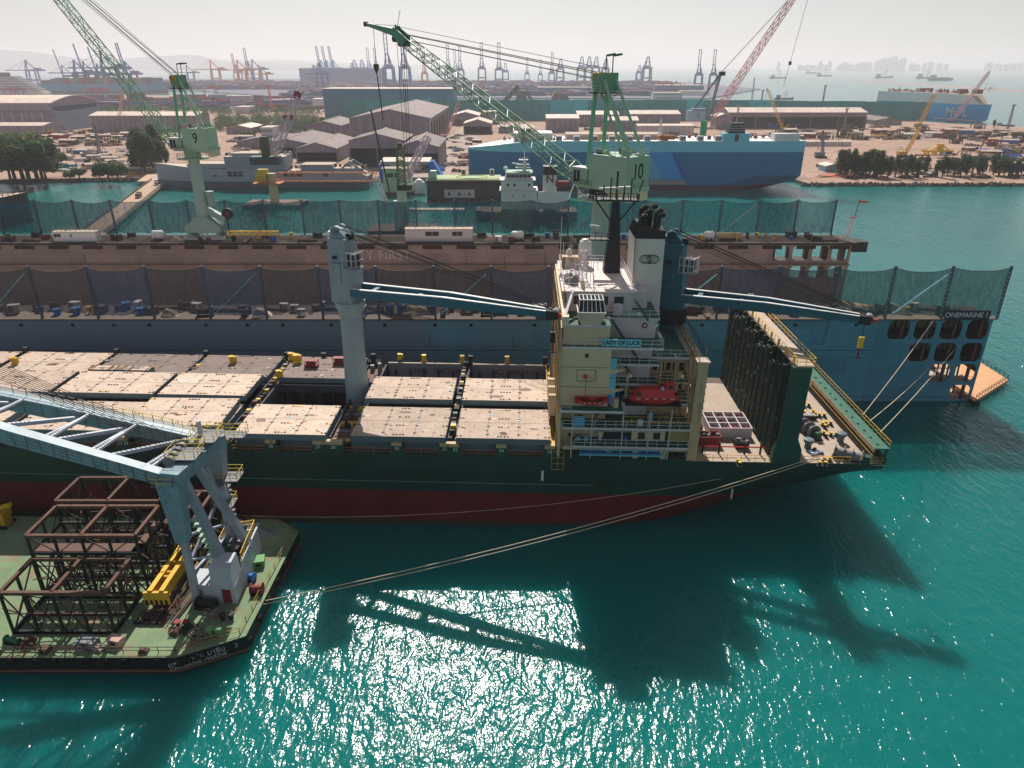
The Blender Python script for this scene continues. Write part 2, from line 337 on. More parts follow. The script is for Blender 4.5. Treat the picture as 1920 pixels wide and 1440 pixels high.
def build_hull():
    keys = [(-175, [(2, 15), (1, 10), (.6, 5), (.3, 1), (0, -2)]), (-160, [(9, 14.5), (6, 10), (3.5, 5), (2.5, 1), (2, -3)]), (-140, [(15, 13), (13, 10), (11, 5), (9, 1), (8, -3)]),
            (-110, [(15.5, 12), (15.5, 9), (15.3, 5), (15, 1), (15, -3)]), (0, [(15.5, 12), (15.5, 9), (15.5, 5), (15.5, 1), (15.5, -3)]),
            (14, [(15.5, 12), (15.5, 9), (15.5, 5), (15.3, 1), (14.5, -3)]), (24, [(15.5, 12), (15.5, 9), (15.4, 5.5), (14.2, 1.4), (9, -3)]),
            (32, [(15.5, 12), (15.45, 9), (14.8, 6), (12, 2.8), (5, -1)]), (40, [(15.5, 12), (15.3, 9.8), (14, 7.2), (10.5, 4.6), (3, 1.2)]),
            (48, [(15.4, 12), (15, 10.4), (13, 8.6), (9, 6.8), (1, 5)]), (54, [(15.2, 12), (14.6, 10.8), (12, 9.8), (8, 8.8), (0, 8)])]
    xs = [k[0] for k in keys]; st = []
    x = -175
    while x <= 54.01:
        i = max(j for j in range(len(xs)) if xs[j] <= x + 1e-6); i = min(i, len(xs) - 2); t = (x - xs[i]) / (xs[i + 1] - xs[i])
        A, B = keys[i][1], keys[i + 1][1]; row = [(a[0] + (b[0] - a[0]) * t, a[1] + (b[1] - a[1]) * t) for a, b in zip(A, B)]
        # refine by quadratic subdivision
        fine = []
        for a, b in zip(row, row[1:]): fine += [a, ((a[0] + b[0]) / 2, (a[1] + b[1]) / 2)]
        fine.append(row[-1]); st.append((x, fine)); x += 2 if x >= 10 else 5
    mb = MB(); k = mb.mi(HM); W = len(st[0][1])
    for sgn in (-1, 1):
        n0 = len(mb.v)
        for x, row in st:
            for h, z in row: mb.v.append((x, CY + sgn * h, z))
        for i in range(len(st) - 1):
            for j in range(W - 1):
                a, b, c, d = n0 + i * W + j, n0 + (i + 1) * W + j, n0 + (i + 1) * W + j + 1, n0 + i * W + j + 1
                mb.f.append((a, b, c, d) if sgn > 0 else (d, c, b, a)); mb.m.append(k)
    x, row = st[-1]
    mb.face([(x, CY - h, z) for h, z in row] + [(x, CY + h, z) for h, z in row[::-1]], HM)
    o = mb.build('hull', ship, smooth=False)
    for p in o.data.polygons: p.use_smooth = abs(p.normal.x) < .9
    return o
build_hull()
# mid-body seam, fender band and draught mark
mb = MB(); mb.box(-130, 12, -.09, .02, 7.5, 7.66, mat('weld_band', C(60, 110, 95), .5)); mb.build('side_band', ship)
mb = MB(); mb.box(4.2, 4.55, -.05, .02, 8.2, 9.9, M['white']); mb.build('draught_mark', ship); mb = MB(); mb.box(32.5, 32.65, .1, .5, 5.6, 7.2, M['white']); mb.build('draught_mark', ship)
# decks around the holds
bays = [(-8.3, 5.3, 'R2'), (-23.6, -9.8, 'R1'), (-40.6, -27.2, 'L1'), (-56.6, -42.6, 'L2'), (-73.2, -57.3, 'L3'), (-90.0, -74.0, 'L4'), (-106, -91, 'L5')]
mb = MB(); D = M['cream']
mb.box(-140, 7, .05, 1.8, 11.7, 12, M['deckg']); mb.box(-140, 7, 29.4, 30.95, 11.7, 12, M['deckg'])
prev = 7.0
for x0, x1, _ in bays:
    mb.box(x1 + .3, prev, 1.8, 29.4, 11.7, 12, M['deckg']); prev = x0 - .3
mb.box(-140, prev, 1.8, 29.4, 11.7, 12, D)
mb.box(7, 26, .1, 30.9, 11.7, 12, M['deckg'])
pts = [(26, .1), (54, .35), (54, 30.65), (26, 30.9)]
mb.prism(pts, lambda x, y: (x, y, 11.7), lambda x, y: (x, y, 12), D)
mb.build('deck', ship)
# hold coamings
hold = mat('hold_lining', C(72, 76, 86), .8, rust=.3, var=.25)
for x0, x1, nm in bays:
    mb = MB(); a, b, c, d = x0, x1, 1.8, 29.4
    for (p0, p1, q0, q1) in ((a - .3, b + .3, c - .15, c + .1), (a - .3, b + .3, d - .1, d + .15)): mb.box(p0, p1, q0, q1, -1, 13.95, M['steelgrey'] if q0 < 5 else hold)
    mb.box(a - .3, a, c + .1, d - .1, -1, 13.95, hold); mb.box(b, b + .3, c + .1, d - .1, -1, 13.95, hold)
    mb.box(a, b, c, d, -1.2, -1, M['dark'])
    for y in (10.3, 19.9): mb.box(a, b, y - .25, y + .25, 12.6, 14.0, hold)
    for x in [a + 1.5 + i * 2.6 for i in range(int((b - a) / 2.6))]:       # cell guides
        for y in (2.1, 10.65, 19.4, 29.0): mb.box(x, x + .35, y - .12, y + .12, -1, 13.2, hold)
    mb.build('hold_coaming', ship)
sign('NO', 1.5, M['redd'], ship, (-17.4, 29.12, 12.95)); sign('SMOKING', 1.5, M['redd'], ship, (-11.8, 29.12, 12.95))
sign('NO', 1.5, M['redd'], ship, (-3.4, 29.12, 12.95)); sign('SMOKING', 1.5, M['redd'], ship, (2.0, 29.12, 12.95))
mb = MB()
for x0, x1 in ((-23.3, -9.8), (-8, 5.2)): mb.box(x0, x1, 29.16, 29.26, 11.2, 14.3, mat('pale_grey_coaming', C(140, 140, 150), .7, rust=.2)); mb.box(x0, x1, 29.2, 29.6, 14.3, 14.45, M['cream'])
mb.build('coaming_plate', ship)
# hatch covers
def cover(x0, x1, y0, y1, z, rz=0, tilt=0, seams=3, mats=None):
    mb = MB(); Lx, Ly = x1 - x0, y1 - y0; H = mats or M['hatch']
    mb.box(-Lx/2, Lx/2, -Ly/2, Ly/2, -.9, -.02, M['steelgrey'])
    sx = [-Lx/2 + Lx * i / seams for i in range(seams + 1)]
    for a, b in zip(sx, sx[1:]): mb.box(a + .06, b - .06, -Ly/2 + .03, Ly/2 - .03, -.02, .03, H)
    mb.box(-Lx/2, Lx/2, -.04, .04, .03, .035, M['brown'])
    rnd = random.Random(int(x0 * 10 + y0))
    for a in sx[1:-1]:
        for k in range(4): mb.box(a - .25, a + .25, -Ly/2 + Ly * (k + .5) / 4 - .13, -Ly/2 + Ly * (k + .5) / 4 + .13, .03, .07, M['brown'])
    for fx in (-.47, .0, .47):
        for fy in (-.44, -.14, .14, .44):
            cx, cyy = Lx * fx, Ly * fy
            for dx in ((-.7, -.25, .25, .7) if fx == 0 else (-.25, .25)):
                mb.box(cx + dx - .14, cx + dx + .14, cyy - .12, cyy + .12, .03, .11, [M['dark'], M['brown'], M['yellow'], M['dark'], M['redd']][rnd.randrange(5)])
    for i in range(9):
        cx, cyy = rnd.uniform(-.45, .45) * Lx, rnd.uniform(-.45, .45) * Ly; mb.box(cx - rnd.uniform(.1, .5), cx + .2, cyy - .1, cyy + .1, .03, .06, [M['brown'], M['dark'], M['white'], M['cyan'], M['redd']][rnd.randrange(5)])
    for i in range(2):
        cx, cyy, w_, h_ = rnd.uniform(-.4, .4) * Lx, rnd.uniform(-.4, .4) * Ly, rnd.uniform(.3, 1.4), rnd.uniform(.2, .8); n_ = 9
        mb.face([(cx + math.cos(k * .698) * w_ * rnd.uniform(.6, 1.1), cyy + math.sin(k * .698) * h_ * rnd.uniform(.6, 1.1), .034 + i * .002) for k in range(n_)], [M['hatch2'], M['hatch2'], M['brown'], M['lav'], M['hatch2']][rnd.randrange(5)])
    o = mb.build('hatch_cover', ship, ((x0 + x1) / 2, (y0 + y1) / 2, z)); o.rotation_euler = (0, tilt, rz); return o
NEAR, MID, FAR = (.1, 9.9), (10.75, 19.3), (20.6, 30.2)
for x0, x1, nm in bays:
    if nm != 'L2': cover(x0, x1, *NEAR, 15.0)
    if nm != 'L1': cover(x0, x1, *MID, 16.0)
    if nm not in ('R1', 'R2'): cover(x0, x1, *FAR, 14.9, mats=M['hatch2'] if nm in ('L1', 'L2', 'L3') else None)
cover(-56.6, -42.6, *NEAR, 14.9); 
o = cover(-56.4, -42.8, .3, 9.4, 16.1, R(2.2), R(.5)); o['label'] = 'pale hatch cover lying askew on top of another'
cover(-89.9, -74.2, *NEAR, 16.0); cover(-73.0, -62.5, 20.2, 22.0, 15.9)
# crossways between bays with stools, yellow walkways
mb = MB()
for x in (-41.9, -57.2, -73.9): MB().box(x + .25, x + 1.35, 1, 29.5, 13.2, 13.4, M['brown']).build('cross_walkway', ship)
mb.box(-9.55, -8.45, 1, 29.5, 13.2, 13.4, M['brown'])
for x in (-9.8,):
    for k in range(12): mb.box(x + .2, x + 1.3, 1.4 + k * 2.3, 2.3 + k * 2.3, 13.4, 13.5, [M['yellow'], M['redd'], M['dgrey']][k % 3])
mb.build('cross_walkway', ship)
for x in (-9.8, -41.9, -57.2, -73.9):
    mb = MB()
    for k in range(34):
        y = 1 + k * .86; r = random.random(); mb.box(x + .1 + r * .3, x + .6 + r * .6, y, y + .4 + r * .3, 13.4, 14.0 + r * 1.2, [M['dark'], M['brown'], M['dark'], M['yellow'], M['dgrey']][k % 5])
    mb.build('lashing_gear', ship)
mb = MB(); mb.box(-26.9, -23.9, 1.0, 13.8, 13.2, 13.4, M['brown']); mb.box(-26.9, -23.9, 18.4, 29.4, 13.2, 13.4, M['brown'])
for k in range(9): mb.box(-26.7, -24.1, 1.3 + k * 1.4, 2.0 + k * 1.4, 13.4, 13.48, [M['yellow'], M['brown'], M['dgrey'], M['rustf']][k % 4])
mb.build('crane_walkway', ship)
for k in range(22): x, y = random.uniform(-26.8, -24.5), random.choice((random.uniform(1.5, 12.5), random.uniform(19, 28.5))); MB().box(0, random.uniform(.3, .9), 0, random.uniform(.3, .9), 0, random.uniform(.4, 1.8), random.choice([M['dark'], M['brown'], M['yellow'], M['cyan'], M['dgrey'], M['dark']])).build('walkway_fitting', ship, (x, y, 13.4))
# side passage: stools, sheer strake rail
stools = [-97, -90.5, -73.6, -57, -42, -35.3, -28.4, -26.2, -16.9, -9.9, -8.4, -1.7, 5.3]
for x in stools:
    mb = MB(); w_ = 1.5 if x in (-26.2,) else .85
    mb.box(x - w_, x + w_, .02, 1.7, 12, 13.6, M['green']); mb.box(x - w_ + .1, x + w_ - .1, -.15, .6, 13.6, 14.15, M['beige2'])
    mb.build('hatch_stool', ship); mb = MB()
    mb.box(x - w_ + .2, x + w_ - .2, 29.6, 30.9, 12, 14.4, M['dark']); mb.box(x - .4, x + .4, 29.9, 30.6, 14.4, 15.7, M['yellow'] if x in (-9.9, -16.9, -1.7) else M['dark']); mb.build('hatch_stool', ship)
mb = MB()
for a, b in zip(stools, stools[1:]):
    if b - a > 3: mb.rail([(a + 1, .1, 12), (b - 1, .1, 12)], M['orange'], 1.1, 2.2, .05, (1.0, .55))
mb.rail([(-95, 30.8, 12), (6, 30.8, 12)], M['beige'], 1.1, 2.2, .05)
mb.build('railing', ship)
for x, s in ((-57, '22 23'), (-35.3, '25'), (-28.4, '27'), (-26.2, '28'), (-16.9, '30'), (-9.9, '31'), (-8.4, '33'), (-1.7, '34'), (5.3, '35')):
    sign(s, .7, M['white'], ship, (x, -.02, 13.1), ext=.02)
# walkway between the last hatch and the house: yellow gangway with red pipes
mb = MB(); mb.box(5.45, 6.1, .5, 30, 13.6, 13.75, mat('yellow_walkway', C(215, 175, 60), .7, rust=.35)); mb.rail([(5.4, .5, 13.7), (5.4, 29.5, 13.7)], M['yellow'], 1, 1.6, .07); mb.rail([(6.1, .5, 13.7), (6.1, 29.5, 13.7)], M['dark'], 1, 1.6, .06)
mb.tube((6.35, .4, 12), (6.35, 12, 14.2), .07, M['red']); mb.rail([(5.6, -.1, 10.2), (7.4, -.1, 10.2)], M['yellow'], 3, 1, .05, (1, .66, .33, 0)); mb.build('front_walkway', ship)
# ---- deckhouse ----
def house():
    B, V, G = M['beige'], M['lav'], M['deckg']; X0 = 6.4
    mb = MB()
    mb.box(X0, 13.3, 1.0, 30, 20, 29, B)                        # upper front block
    mb.box(X0, 13.3, 3.0, 28, 12, 20, B); mb.box(X0, X0 + .35, .5, 30.5, 12, 20, B)
    mb.box(13.3, 19.5, 4.6, 26.4, 12, 29, V); mb.box(19.5, 24.4, 5.2, 25, 12, 26.2, M['beige2'])
    mb.build('deckhouse_block', ship)
    mb = MB(); W2 = M['beige2']
    for y in [1.0 + i * 1.32 for i in range(23)]: mb.box(X0 - .16, X0, y, y + .12, 12, 31.8, W2)
    mb.box(X0 - .1, X0, .6, 30.4, 12, 31.9, W2); mb.build('front_bulkhead', ship)
    for z in (21.3, 24.3, 27.3, 30.2):
        for y in [2.4 + i * 2.2 for i in range(13)]:
            if z == 21.3 and y == 2.4: w0 = MB().box(-.2, -.1, 0, .7, 0, .8, M['glass']).build('window', ship, (X0, y, z))
            else: mobj('window', w0.data, ship, (X0, y, z))
    for i, y in enumerate((7.5, 10.5, 13.5)):
        mb = MB(); mb.box(5.9 - .7, X0 - .15, y - .65, y + .65, 15.5, 18.2, B); mb.tube((5.2, y, 18.2), (6.25, y, 18.2), .65, B, n=12); mb.build('vent_trunk', ship)
    mb = MB()                                                    # panel seams and inset plate on the near face
    for z in (23, 26): mb.box(X0, 13.3, .955, 1.0, z, z + .08, M['dgrey'])
    for (a, b, c, d) in ((8.7, 11.4, 23.9, 24.0), (8.7, 11.4, 25.6, 25.7), (8.7, 8.8, 24, 25.6), (11.3, 11.4, 24, 25.6)): mb.box(a, b, .95, 1.0, c, d, M['dgrey'])
    mb.box(9.7, 10.2, .94, 1.0, 27.5, 28.1, M['glass']); mb.build('plate_trim', ship)
    # decks
    def deck(nm, x0, x1, y0, y1, z, rl=None, th=.32, edge=V):
        mb = MB(); mb.box(x0, x1, y0, y1, z - th, z - .01, edge); mb.box(x0 + .05, x1 - .05, y0 + .08, y1 - .08, z - .01, z + .02, G); o = mb.build(nm, ship)
        if rl: m2 = MB(); m2.rail(rl, V, 1.05, 1.5, .06); m2.build('deck_railing', ship)
        return o
    deck('side_deck', 8.6, 25.3, .1, 4.6, 14.1, [(8.8, .2, 14.1), (25.2, .2, 14.1)])
    deck('side_deck', 7.0, 25.3, .1, 4.6, 17.1, [(7.0, .2, 17.1), (25.2, .2, 17.1)])
    deck('boat_deck', 6.6, 15.4, -.6, 4.6, 20.1, [(6.7, -.5, 20.1), (8.0, -.5, 20.1)])
    deck('boat_deck', 15.4, 25.0, 2.4, 6, 20.1, [(15.6, 2.5, 20.1), (24.9, 2.5, 20.1)])
    for z in (23.1, 26.1):
        deck('aft_deck', 13.35, 20.4, 2.4, 6, z, [(13.4, 2.5, z), (20.3, 2.5, z), (20.3, 6, z)])
        mb = MB(); mb.prism([(13.3, z - .35), (13.3, z - 1.1), (15.6, z - .35)], lambda x, zz: (x, 1.0, zz), lambda x, zz: (x, 1.5, zz), B); mb.build('deck_bracket', ship)
        mb = MB(); mb.box(13.32, 14.2, 1.05, 1.2, z - 1.6, z + 1.3, M['cyan']) ; mb.build('stair_screen', ship)
    deck('bridge_deck', 6.4, 20.4, .9, 30.1, 29.1, [(6.5, 1.0, 29.1), (20.3, 1.0, 29.1), (20.3, 6, 29.1)])
    deck('bridge_deck', 19.5, 24.9, 4.2, 25.5, 26.5, [(19.5, 4.3, 26.5), (24.8, 4.3, 26.5), (24.8, 25, 26.5)])
    # stairs
    for (x, z) in ((17.2, 23.1), (17.6, 26.1), (15.4, 29.1), (16.2, 20.1), (12.0, 17.1), (18.4, 32.1)):
        mb = MB()
        for dy in (0, .7): mb.beam((x, 3.6 + dy, z), (x - 2.0, 3.6 + dy, z + 2.9), .1, .25, M['green'])
        for k in range(9): t = k / 9 + .05; mb.box(x - 2 * t - .15, x - 2 * t + .15, 3.6, 4.3, z + 2.9 * t, z + 2.9 * t + .05, M['green'])
        mb.build('stairway', ship)
    for z in (20.9, 23.6):
        mb = MB(); mb.box(20.4, 25.0, 2.0, 5.2, z - .25, z, M['beige2']); mb.box(20.5, 24.9, 2.1, 5.1, z, z + .02, G); mb.rail([(20.5, 2.1, z), (25, 2.1, z)], M['beige2'], 1, 1.1, .08); mb.build('casing_platform', ship)
    mb = MB()
    for x in (20.6, 22.6, 24.7): mb.beam((x, 2.3, 20.9), (x, 2.3, 26.4), .22, .22, M['beige2']); mb.beam((x, 2.3, 20.9), (x, 5, 26.2), .15, .15, M['beige2'])
    for k in range(5): mb.box(20.0 + k * .95, 20.6 + k * .95, 5.1, 5.2, 21.3, 22.7, M['dark']); mb.box(20.0 + k * .95, 20.6 + k * .95, 5.1, 5.2, 24.1, 25.3, M['dark'])
    mb.build('casing_frame', ship)
    # pillars and webs of the lower decks
    mb = MB()
    for x in (8.4, 11.2, 15.6, 19.4, 22.4): mb.beam((x, .35, 12), (x, .35, 20), .14, .14, V)
    mb.box(7.2, 25.2, .6, .75, 13.2, 13.75, M['beige'])
    for x in (17.8, 21.8): mb.prism([(x - 1.1, 13.75), (x + 1.1, 13.75), (x + .45, 13), (x + .4, 12), (x - .4, 12), (x - .45, 13)], lambda a, z: (a, .5, z), lambda a, z: (a, .7, z), M['beige'])
    mb.box(17, 21.8, .5, .7, 14.9, 16.7, M['beige']); mb.box(22.2, 25.2, .5, .7, 14.9, 16.7, mat('faded_yellow_plate', C(150, 140, 85), .7, rust=.3)); mb.build('side_webs', ship)
    mb = MB(); mb.box(17.9, 18.9, .48, .5, 15.2, 16.3, M['opening']); mb.box(20.1, 21.1, .48, .5, 15.2, 16.3, M['opening']); mb.build('web_openings', ship)
    mb = MB(); mb.rail([(15.6, 1.3, 17.1), (25, 1.3, 17.1)], M['yellow'], 1.3, 1.3, .06, (1, .5, .25)); mb.build('yellow_railing', ship)
    rnd = random.Random(3)
    for i in range(26):
        x = rnd.uniform(8, 24.5); z = rnd.choice((14.1, 17.1, 12.0, 20.1)); y = rnd.uniform(1, 3.4) if z != 20.1 else rnd.uniform(2.8, 4.2)
        mb = MB(); h = rnd.uniform(.5, 1.4); c = rnd.choice([M['blue'], M['dgrey'], M['beige'], M['yellow'], M['cyan'], M['redd'], M['dark'], M['white']])
        if i % 2: mb.box(-.35, .35, -.3, .3, 0, h, c); mb.box(-.4, .4, -.35, .35, h, h + .06, M['dgrey'])
        else: mb.lathe(0, 0, [(.25, 0), (.25, h), (.42, h + .05), (.42, h + .3), (.1, h + .4)], c, 10)
        mb.build('deck_fitting', ship, (x, y, z + .02))
    mb = MB(); mb.box(8.6, 10.1, .02, .1, 17.3, 18.9, M['cyan'])
    for k in range(4): mb.box(8.6, 10.1, -.01, .02, 17.45 + k * .4, 17.55 + k * .4, M['blue'])
    mb.build('notice_board', ship)
    # bridge front
    mb = MB()
    mb.box(13.0, 19.8, 4.8, 24, 29.1, 32.0, V); mb.box(6.6, 13.0, 1.6, 29.5, 29.1, 32.0, B); mb.box(7.2, 16.6, 7.2, 24, 32.1, 35.0, V)
    mb.box(16.6, 19.0, 9, 22, 32.1, 34.6, V); mb.build('bridge_block', ship)
    deck('bridge_wing', 6.6, 13.0, 1.4, 29.6, 32.1, [(8, 1.5, 32.1), (12.9, 1.5, 32.1)])
    deck('upper_deck', 13.0, 20.2, 4.6, 24.4, 32.15, [(13.1, 4.7, 32.15), (20.1, 4.7, 32.15), (20.1, 9, 32.15)])
    mb = MB(); mb.box(14.9, 18.2, 5.2, 7.0, 32.18, 32.3, M['mint']); mb.build('deck_hatch', ship)
    mb = MB(); mb.beam((6.55, 1.5, 32.1), (6.55, 29.4, 32.1), .12, 1.0, B); mb.beam((6.6, 1.4, 32.6), (8.1, 7, 35.2), .35, .5, V)
    mb.prism([(6.4, 32.1), (7.3, 32.1), (7.3, 33.2), (6.4, 33.2)], lambda x, z: (x, 1.4, z), lambda x, z: (x, 29.6, z), B); mb.build('wing_bulwark', ship)
    mb = MB(); mb.box(6.5, 17.0, 7.0, 24.2, 35.0, 35.15, mat('pale_roof_paint', C(222, 210, 205), .8, rust=.12, var=.12, streak=1, fine=.1)); mb.box(16.4, 19.2, 9, 22, 34.6, 34.75, M['lav']); mb.build('wheelhouse_roof', ship)
    mb = MB(); mb.rail([(6.8, 7.2, 35.15), (6.8, 24, 35.15)], V, 1, 1.5, .05); mb.rail([(6.8, 7.2, 35.15), (16.8, 7.2, 35.15), (16.8, 24, 35.15), (6.8, 24, 35.15)], V, 1, 1.5, .05); mb.build('roof_railing', ship)
    mb = MB()                                                     # front windows and overhang
    for y in [7.6 + k * 1.28 for k in range(13)]: mb.box(7.05, 7.2, y, y + 1.05, 33.2, 34.6, M['glass'])
    mb.build('wheelhouse_front_glazing', ship)
    for x in (8.2, 10.0, 11.8, 14.0): MB().box(x, x + 1.3, 7.1, 7.2, 33.2, 34.4, M['glass']).build('window', ship)
    # near wing cab with sloping glass
    mb = MB(); P = mat('faded_pink_cream', C(230, 195, 175), .6, rust=.3)
    mb.hexa([(9.0, 1.4, 32.1), (11.6, 1.4, 32.1), (12.0, 4.0, 32.1), (8.6, 4.0, 32.1)], [(8.4, .8, 34.0), (12.2, .8, 34.0), (12.2, 4.4, 34.0), (8.4, 4.4, 34.0)], P)
    mb.hexa([(8.5, .9, 34.0), (12.1, .9, 34.0), (12.1, 4.3, 34.0), (8.5, 4.3, 34.0)], [(8.7, 2.3, 35.3), (11.9, 2.3, 35.3), (11.9, 4.3, 35.4), (8.7, 4.3, 35.4)], M['glass'])
    for k in range(7):
        x = 8.5 + 3.6 * k / 6; x2 = 8.7 + 3.2 * k / 6; mb.beam((x, .85, 34.0), (x2, 2.25, 35.35), .1, .1, M['white']); mb.beam((x2, 2.25, 35.36), (x2, 4.3, 35.45), .1, .1, M['white'])
    for a, b in (((8.4, .85, 34.0), (12.2, .85, 34.0)), ((8.7, 2.28, 35.35), (11.9, 2.28, 35.35)), ((8.7, 4.3, 35.45), (11.9, 4.3, 35.45))): mb.beam(a, b, .14, .14, M['white'])
    mb.build('wing_cab', ship)
    # name board
    mb = MB(); mb.box(11.9, 17.2, .7, .82, 29.35, 30.35, mat('pale_blue_board', C(120, 195, 215), .5)); nb = mb.build('name_board', ship)
    sign('LADY OF LUCK', .78, M['black'], nb, (14.55, .68, 29.85), ext=.02, xs=.95, bold=.02)
    mb = MB(); mb.tube((14.4, 6, 32.1), (14.4, 6, 33.6), .7, V, n=12); mb.build('vent_post', ship)
    # life ring
    # roof clutter: radome, small domes, boxes, aerials, lattice legs
    mb = MB(); mb.lathe(10.7, 21.8, [(.3, 35.1), (.3, 36.8), (1.0, 36.9), (1.05, 38.2), (.9, 38.9), (.5, 39.3), (.05, 39.4)], M['white'], 18); mb.build('radome', ship, smooth=False)
    mb = MB(); mb.lathe(8.2, 21.5, [(.15, 35.1), (.15, 36.6), (.5, 36.8), (.5, 37.3), (.25, 37.7), (.02, 37.8)], M['white'], 14); mb.build('radome', ship)
    mb = MB(); mb.box(7.0, 9.6, 19.5, 21, 35.2, 36.9, M['beige2']); mb.build('roof_locker', ship)
    mb = MB(); mb.lathe(8.0, 14.6, [(1.5, 35.15), (1.5, 35.8), (1.2, 35.9), (.1, 36)], M['lav'], 20); mb.build('compass_platform', ship)
    mb = MB(); mb.tube((7.4, 11.3, 35.2), (8.6, 10.2, 35.8), .7, M['dgrey'], n=14); mb.build('searchlight', ship)
    for i in range(40):
        mb = MB()
        x, y = rnd.uniform(7.2, 11.5 if i < 28 else 16.4), rnd.uniform(8, 23); mb.tube((x, y, 35.1), (x + rnd.uniform(-.1, .1), y, 35.1 + rnd.uniform(1.2, 4)), .05, M['lav'], n=5)
        if i % 3 == 0: mb.box(x - .25, x + .25, y - .2, y + .2, 35.15, 36.2, rnd.choice([M['beige2'], M['lav'], M['dgrey']]))
        if i % 4 == 1: mb.beam((x, y, 35.5), (x + rnd.uniform(-2, 2), y + rnd.uniform(-2, 2), 36.6), .06, .06, M['beige2'])
        mb.build('roof_post', ship)
    mb = MB(); mb.lattice((9.8, 13, 35.1), (9.8, 13, 39.5), 1.3, .7, 5, M['lav'], .05, .035, side=(1, 0, 0)); mb.build('aerial_tower', ship); mb = MB(); mb.tube((6.9, 23, 35), (6.9, 23, 42.5), .035, M['white'], n=4); mb.build('roof_aerials', ship)
    # black mast
    mb = MB(); K = M['black']; mb.beam((14.6, 18, 34), (14.6, 18, 46.2), 2.7, 2.4, K, 1.0, 1.0); mb.tube((14.6, 18, 46), (14.6, 18, 50.2), .16, K, n=6)
    mb.box(11.4, 17.8, 16.6, 19.2, 46.0, 46.25, K); mb.rail([(11.4, 16.6, 46.2), (17.8, 16.6, 46.2), (17.8, 19.2, 46.2)], K, 1, .8, .09)
    mb.beam((11.6, 18, 46.0), (14.3, 18, 42.5), .25, .25, K); mb.beam((17.6, 18, 46.0), (14.9, 18, 42.5), .25, .25, K)
    mb.beam((12.0, 18, 47.6), (16.6, 18, 47.9), .5, .3, M['white']); mb.box(10.8, 14.4, 16.6, 18, 40.2, 40.4, K); mb.rail([(10.8, 16.6, 40.4), (14.4, 16.6, 40.4)], K, 1, .8, .08); mb.beam((10.9, 17, 42.4), (12.3, 17.6, 42.1), .4, .3, M['white'])
    for k in range(7): mb.tube((11.6 + k * 1.0, 17, 46.2), (11.6 + k * 1.0, 17, 47.2 + (k % 3) * 1.1), .11, K, n=5)
    mb.tube((17.6, 18, 46), (18.4, 18, 49), .1, K, n=5); mb.build('mast', ship)
    # funnel
    FW = mat('funnel_white', C(215, 212, 205), .55, rust=.15, var=.1)
    mb = MB(); mb.hexa([(17.3, 12.2, 29), (21.5, 12.2, 29), (21.5, 19.2, 29), (17.3, 19.2, 29)], [(17.0, 12.2, 41.6), (21.3, 12.2, 41.6), (21.3, 19.0, 41.6), (17.0, 19.0, 41.6)], FW)
    mb.build('funnel', ship)
    mb = MB(); mb.hexa([(17.0, 12.1, 41.6), (21.4, 12.1, 41.6), (21.4, 19.1, 41.6), (17.0, 19.1, 41.6)], [(17.6, 12.9, 43.2), (21.4, 12.9, 42.6), (21.4, 19.0, 42.6), (17.6, 19.0, 43.2)], K)
    for k in range(7): mb.beam((16.95, 12.7 + k, 41.7), (17.6, 12.9 + k * .95, 43.25), .12, .2, K)
    mb.build('funnel_cap', ship)
    for (x, y, h) in ((17.9, 14, 1.4), (18.7, 14.6, 2.0), (19.4, 15.2, 2.6), (20.1, 14.2, 2.2), (20.7, 15.4, 1.4), (18.3, 16.8, 2.2), (19.6, 17.4, 2.4)):
        mb = MB(); pts = [(x, y, 42.4), (x, y, 43 + h * .7), (x + .12, y, 43 + h * .95), (x + .5, y, 43 + h * 1.05), (x + .9, y, 43 + h * 1.02)]
        for p, q in zip(pts, pts[1:]): mb.tube(p, q, .38, K, n=10)
        mb.build('exhaust_pipe', ship)
    # ringed monogram on the funnel
    mb = MB()
    for k in (-1.0, -.62, 0, .62, 1.0):
        cx = 19.3 + k * .62; rx = .8
        pts = [(cx + math.cos(t * math.pi / 14) * rx, 12.13, 38.6 + math.sin(t * math.pi / 14) * .62) for t in range(29)]; mb.path(pts, .035, K, 4)
    mb.build('funnel_emblem', ship); sign('V', .75, K, ship, (19.1, 12.14, 38.8)); sign('O', .7, K, ship, (19.5, 12.14, 38.45))
    mb = MB(); mb.beam((17.2, 12.0, 30), (17.0, 12.05, 41.6), .12, .3, M['beige2'])
    for (x, z) in ((17.9, 34.3), (18.9, 33.8)): mb.box(x, x + .4, 12.1, 12.2, z, z + .5, M['dgrey'])
    mb.build('funnel_fittings', ship)
    mb = MB(); mb.tube((18.2, 4.9, 31.0), (18.2, 4.75, 31.0), .42, M['redd'], n=14); mb.tube((18.2, 4.74, 31.0), (18.2, 4.70, 31.0), .22, M['lav'], n=10); mb.build('hose_reel', ship)
    # aft upright frame with beige pillar
    mb = MB(); Bc = M['beige2']
    mb.box(25.2, 26.6, .2, 1.6, 12, 27.3, Bc); mb.box(25.0, 26.8, .1, 2.0, 27.3, 27.5, M['cream']); mb.box(25.4, 26.3, 1.6, 29.4, 26.4, 27.3, Bc)
    mb.box(25.2, 26.6, 29.4, 30.8, 12, 27.3, Bc)
    for y in [4.2 + 2.6 * k for k in range(10)]: mb.box(25.6, 26.1, y, y + .35, 12, 26.4, Bc)
    for z in (15.5, 19, 22.5): mb.box(25.5, 26.2, 1.6, 29.4, z, z + .3, Bc)
    mb.rail([(25.3, .3, 27.5), (25.3, 29, 27.5)], M['dark'], 1, 1.8, .06); mb.rail([(26.6, 1.6, 27.5), (26.6, 29, 27.5)], M['dark'], 1, 1.8, .06)
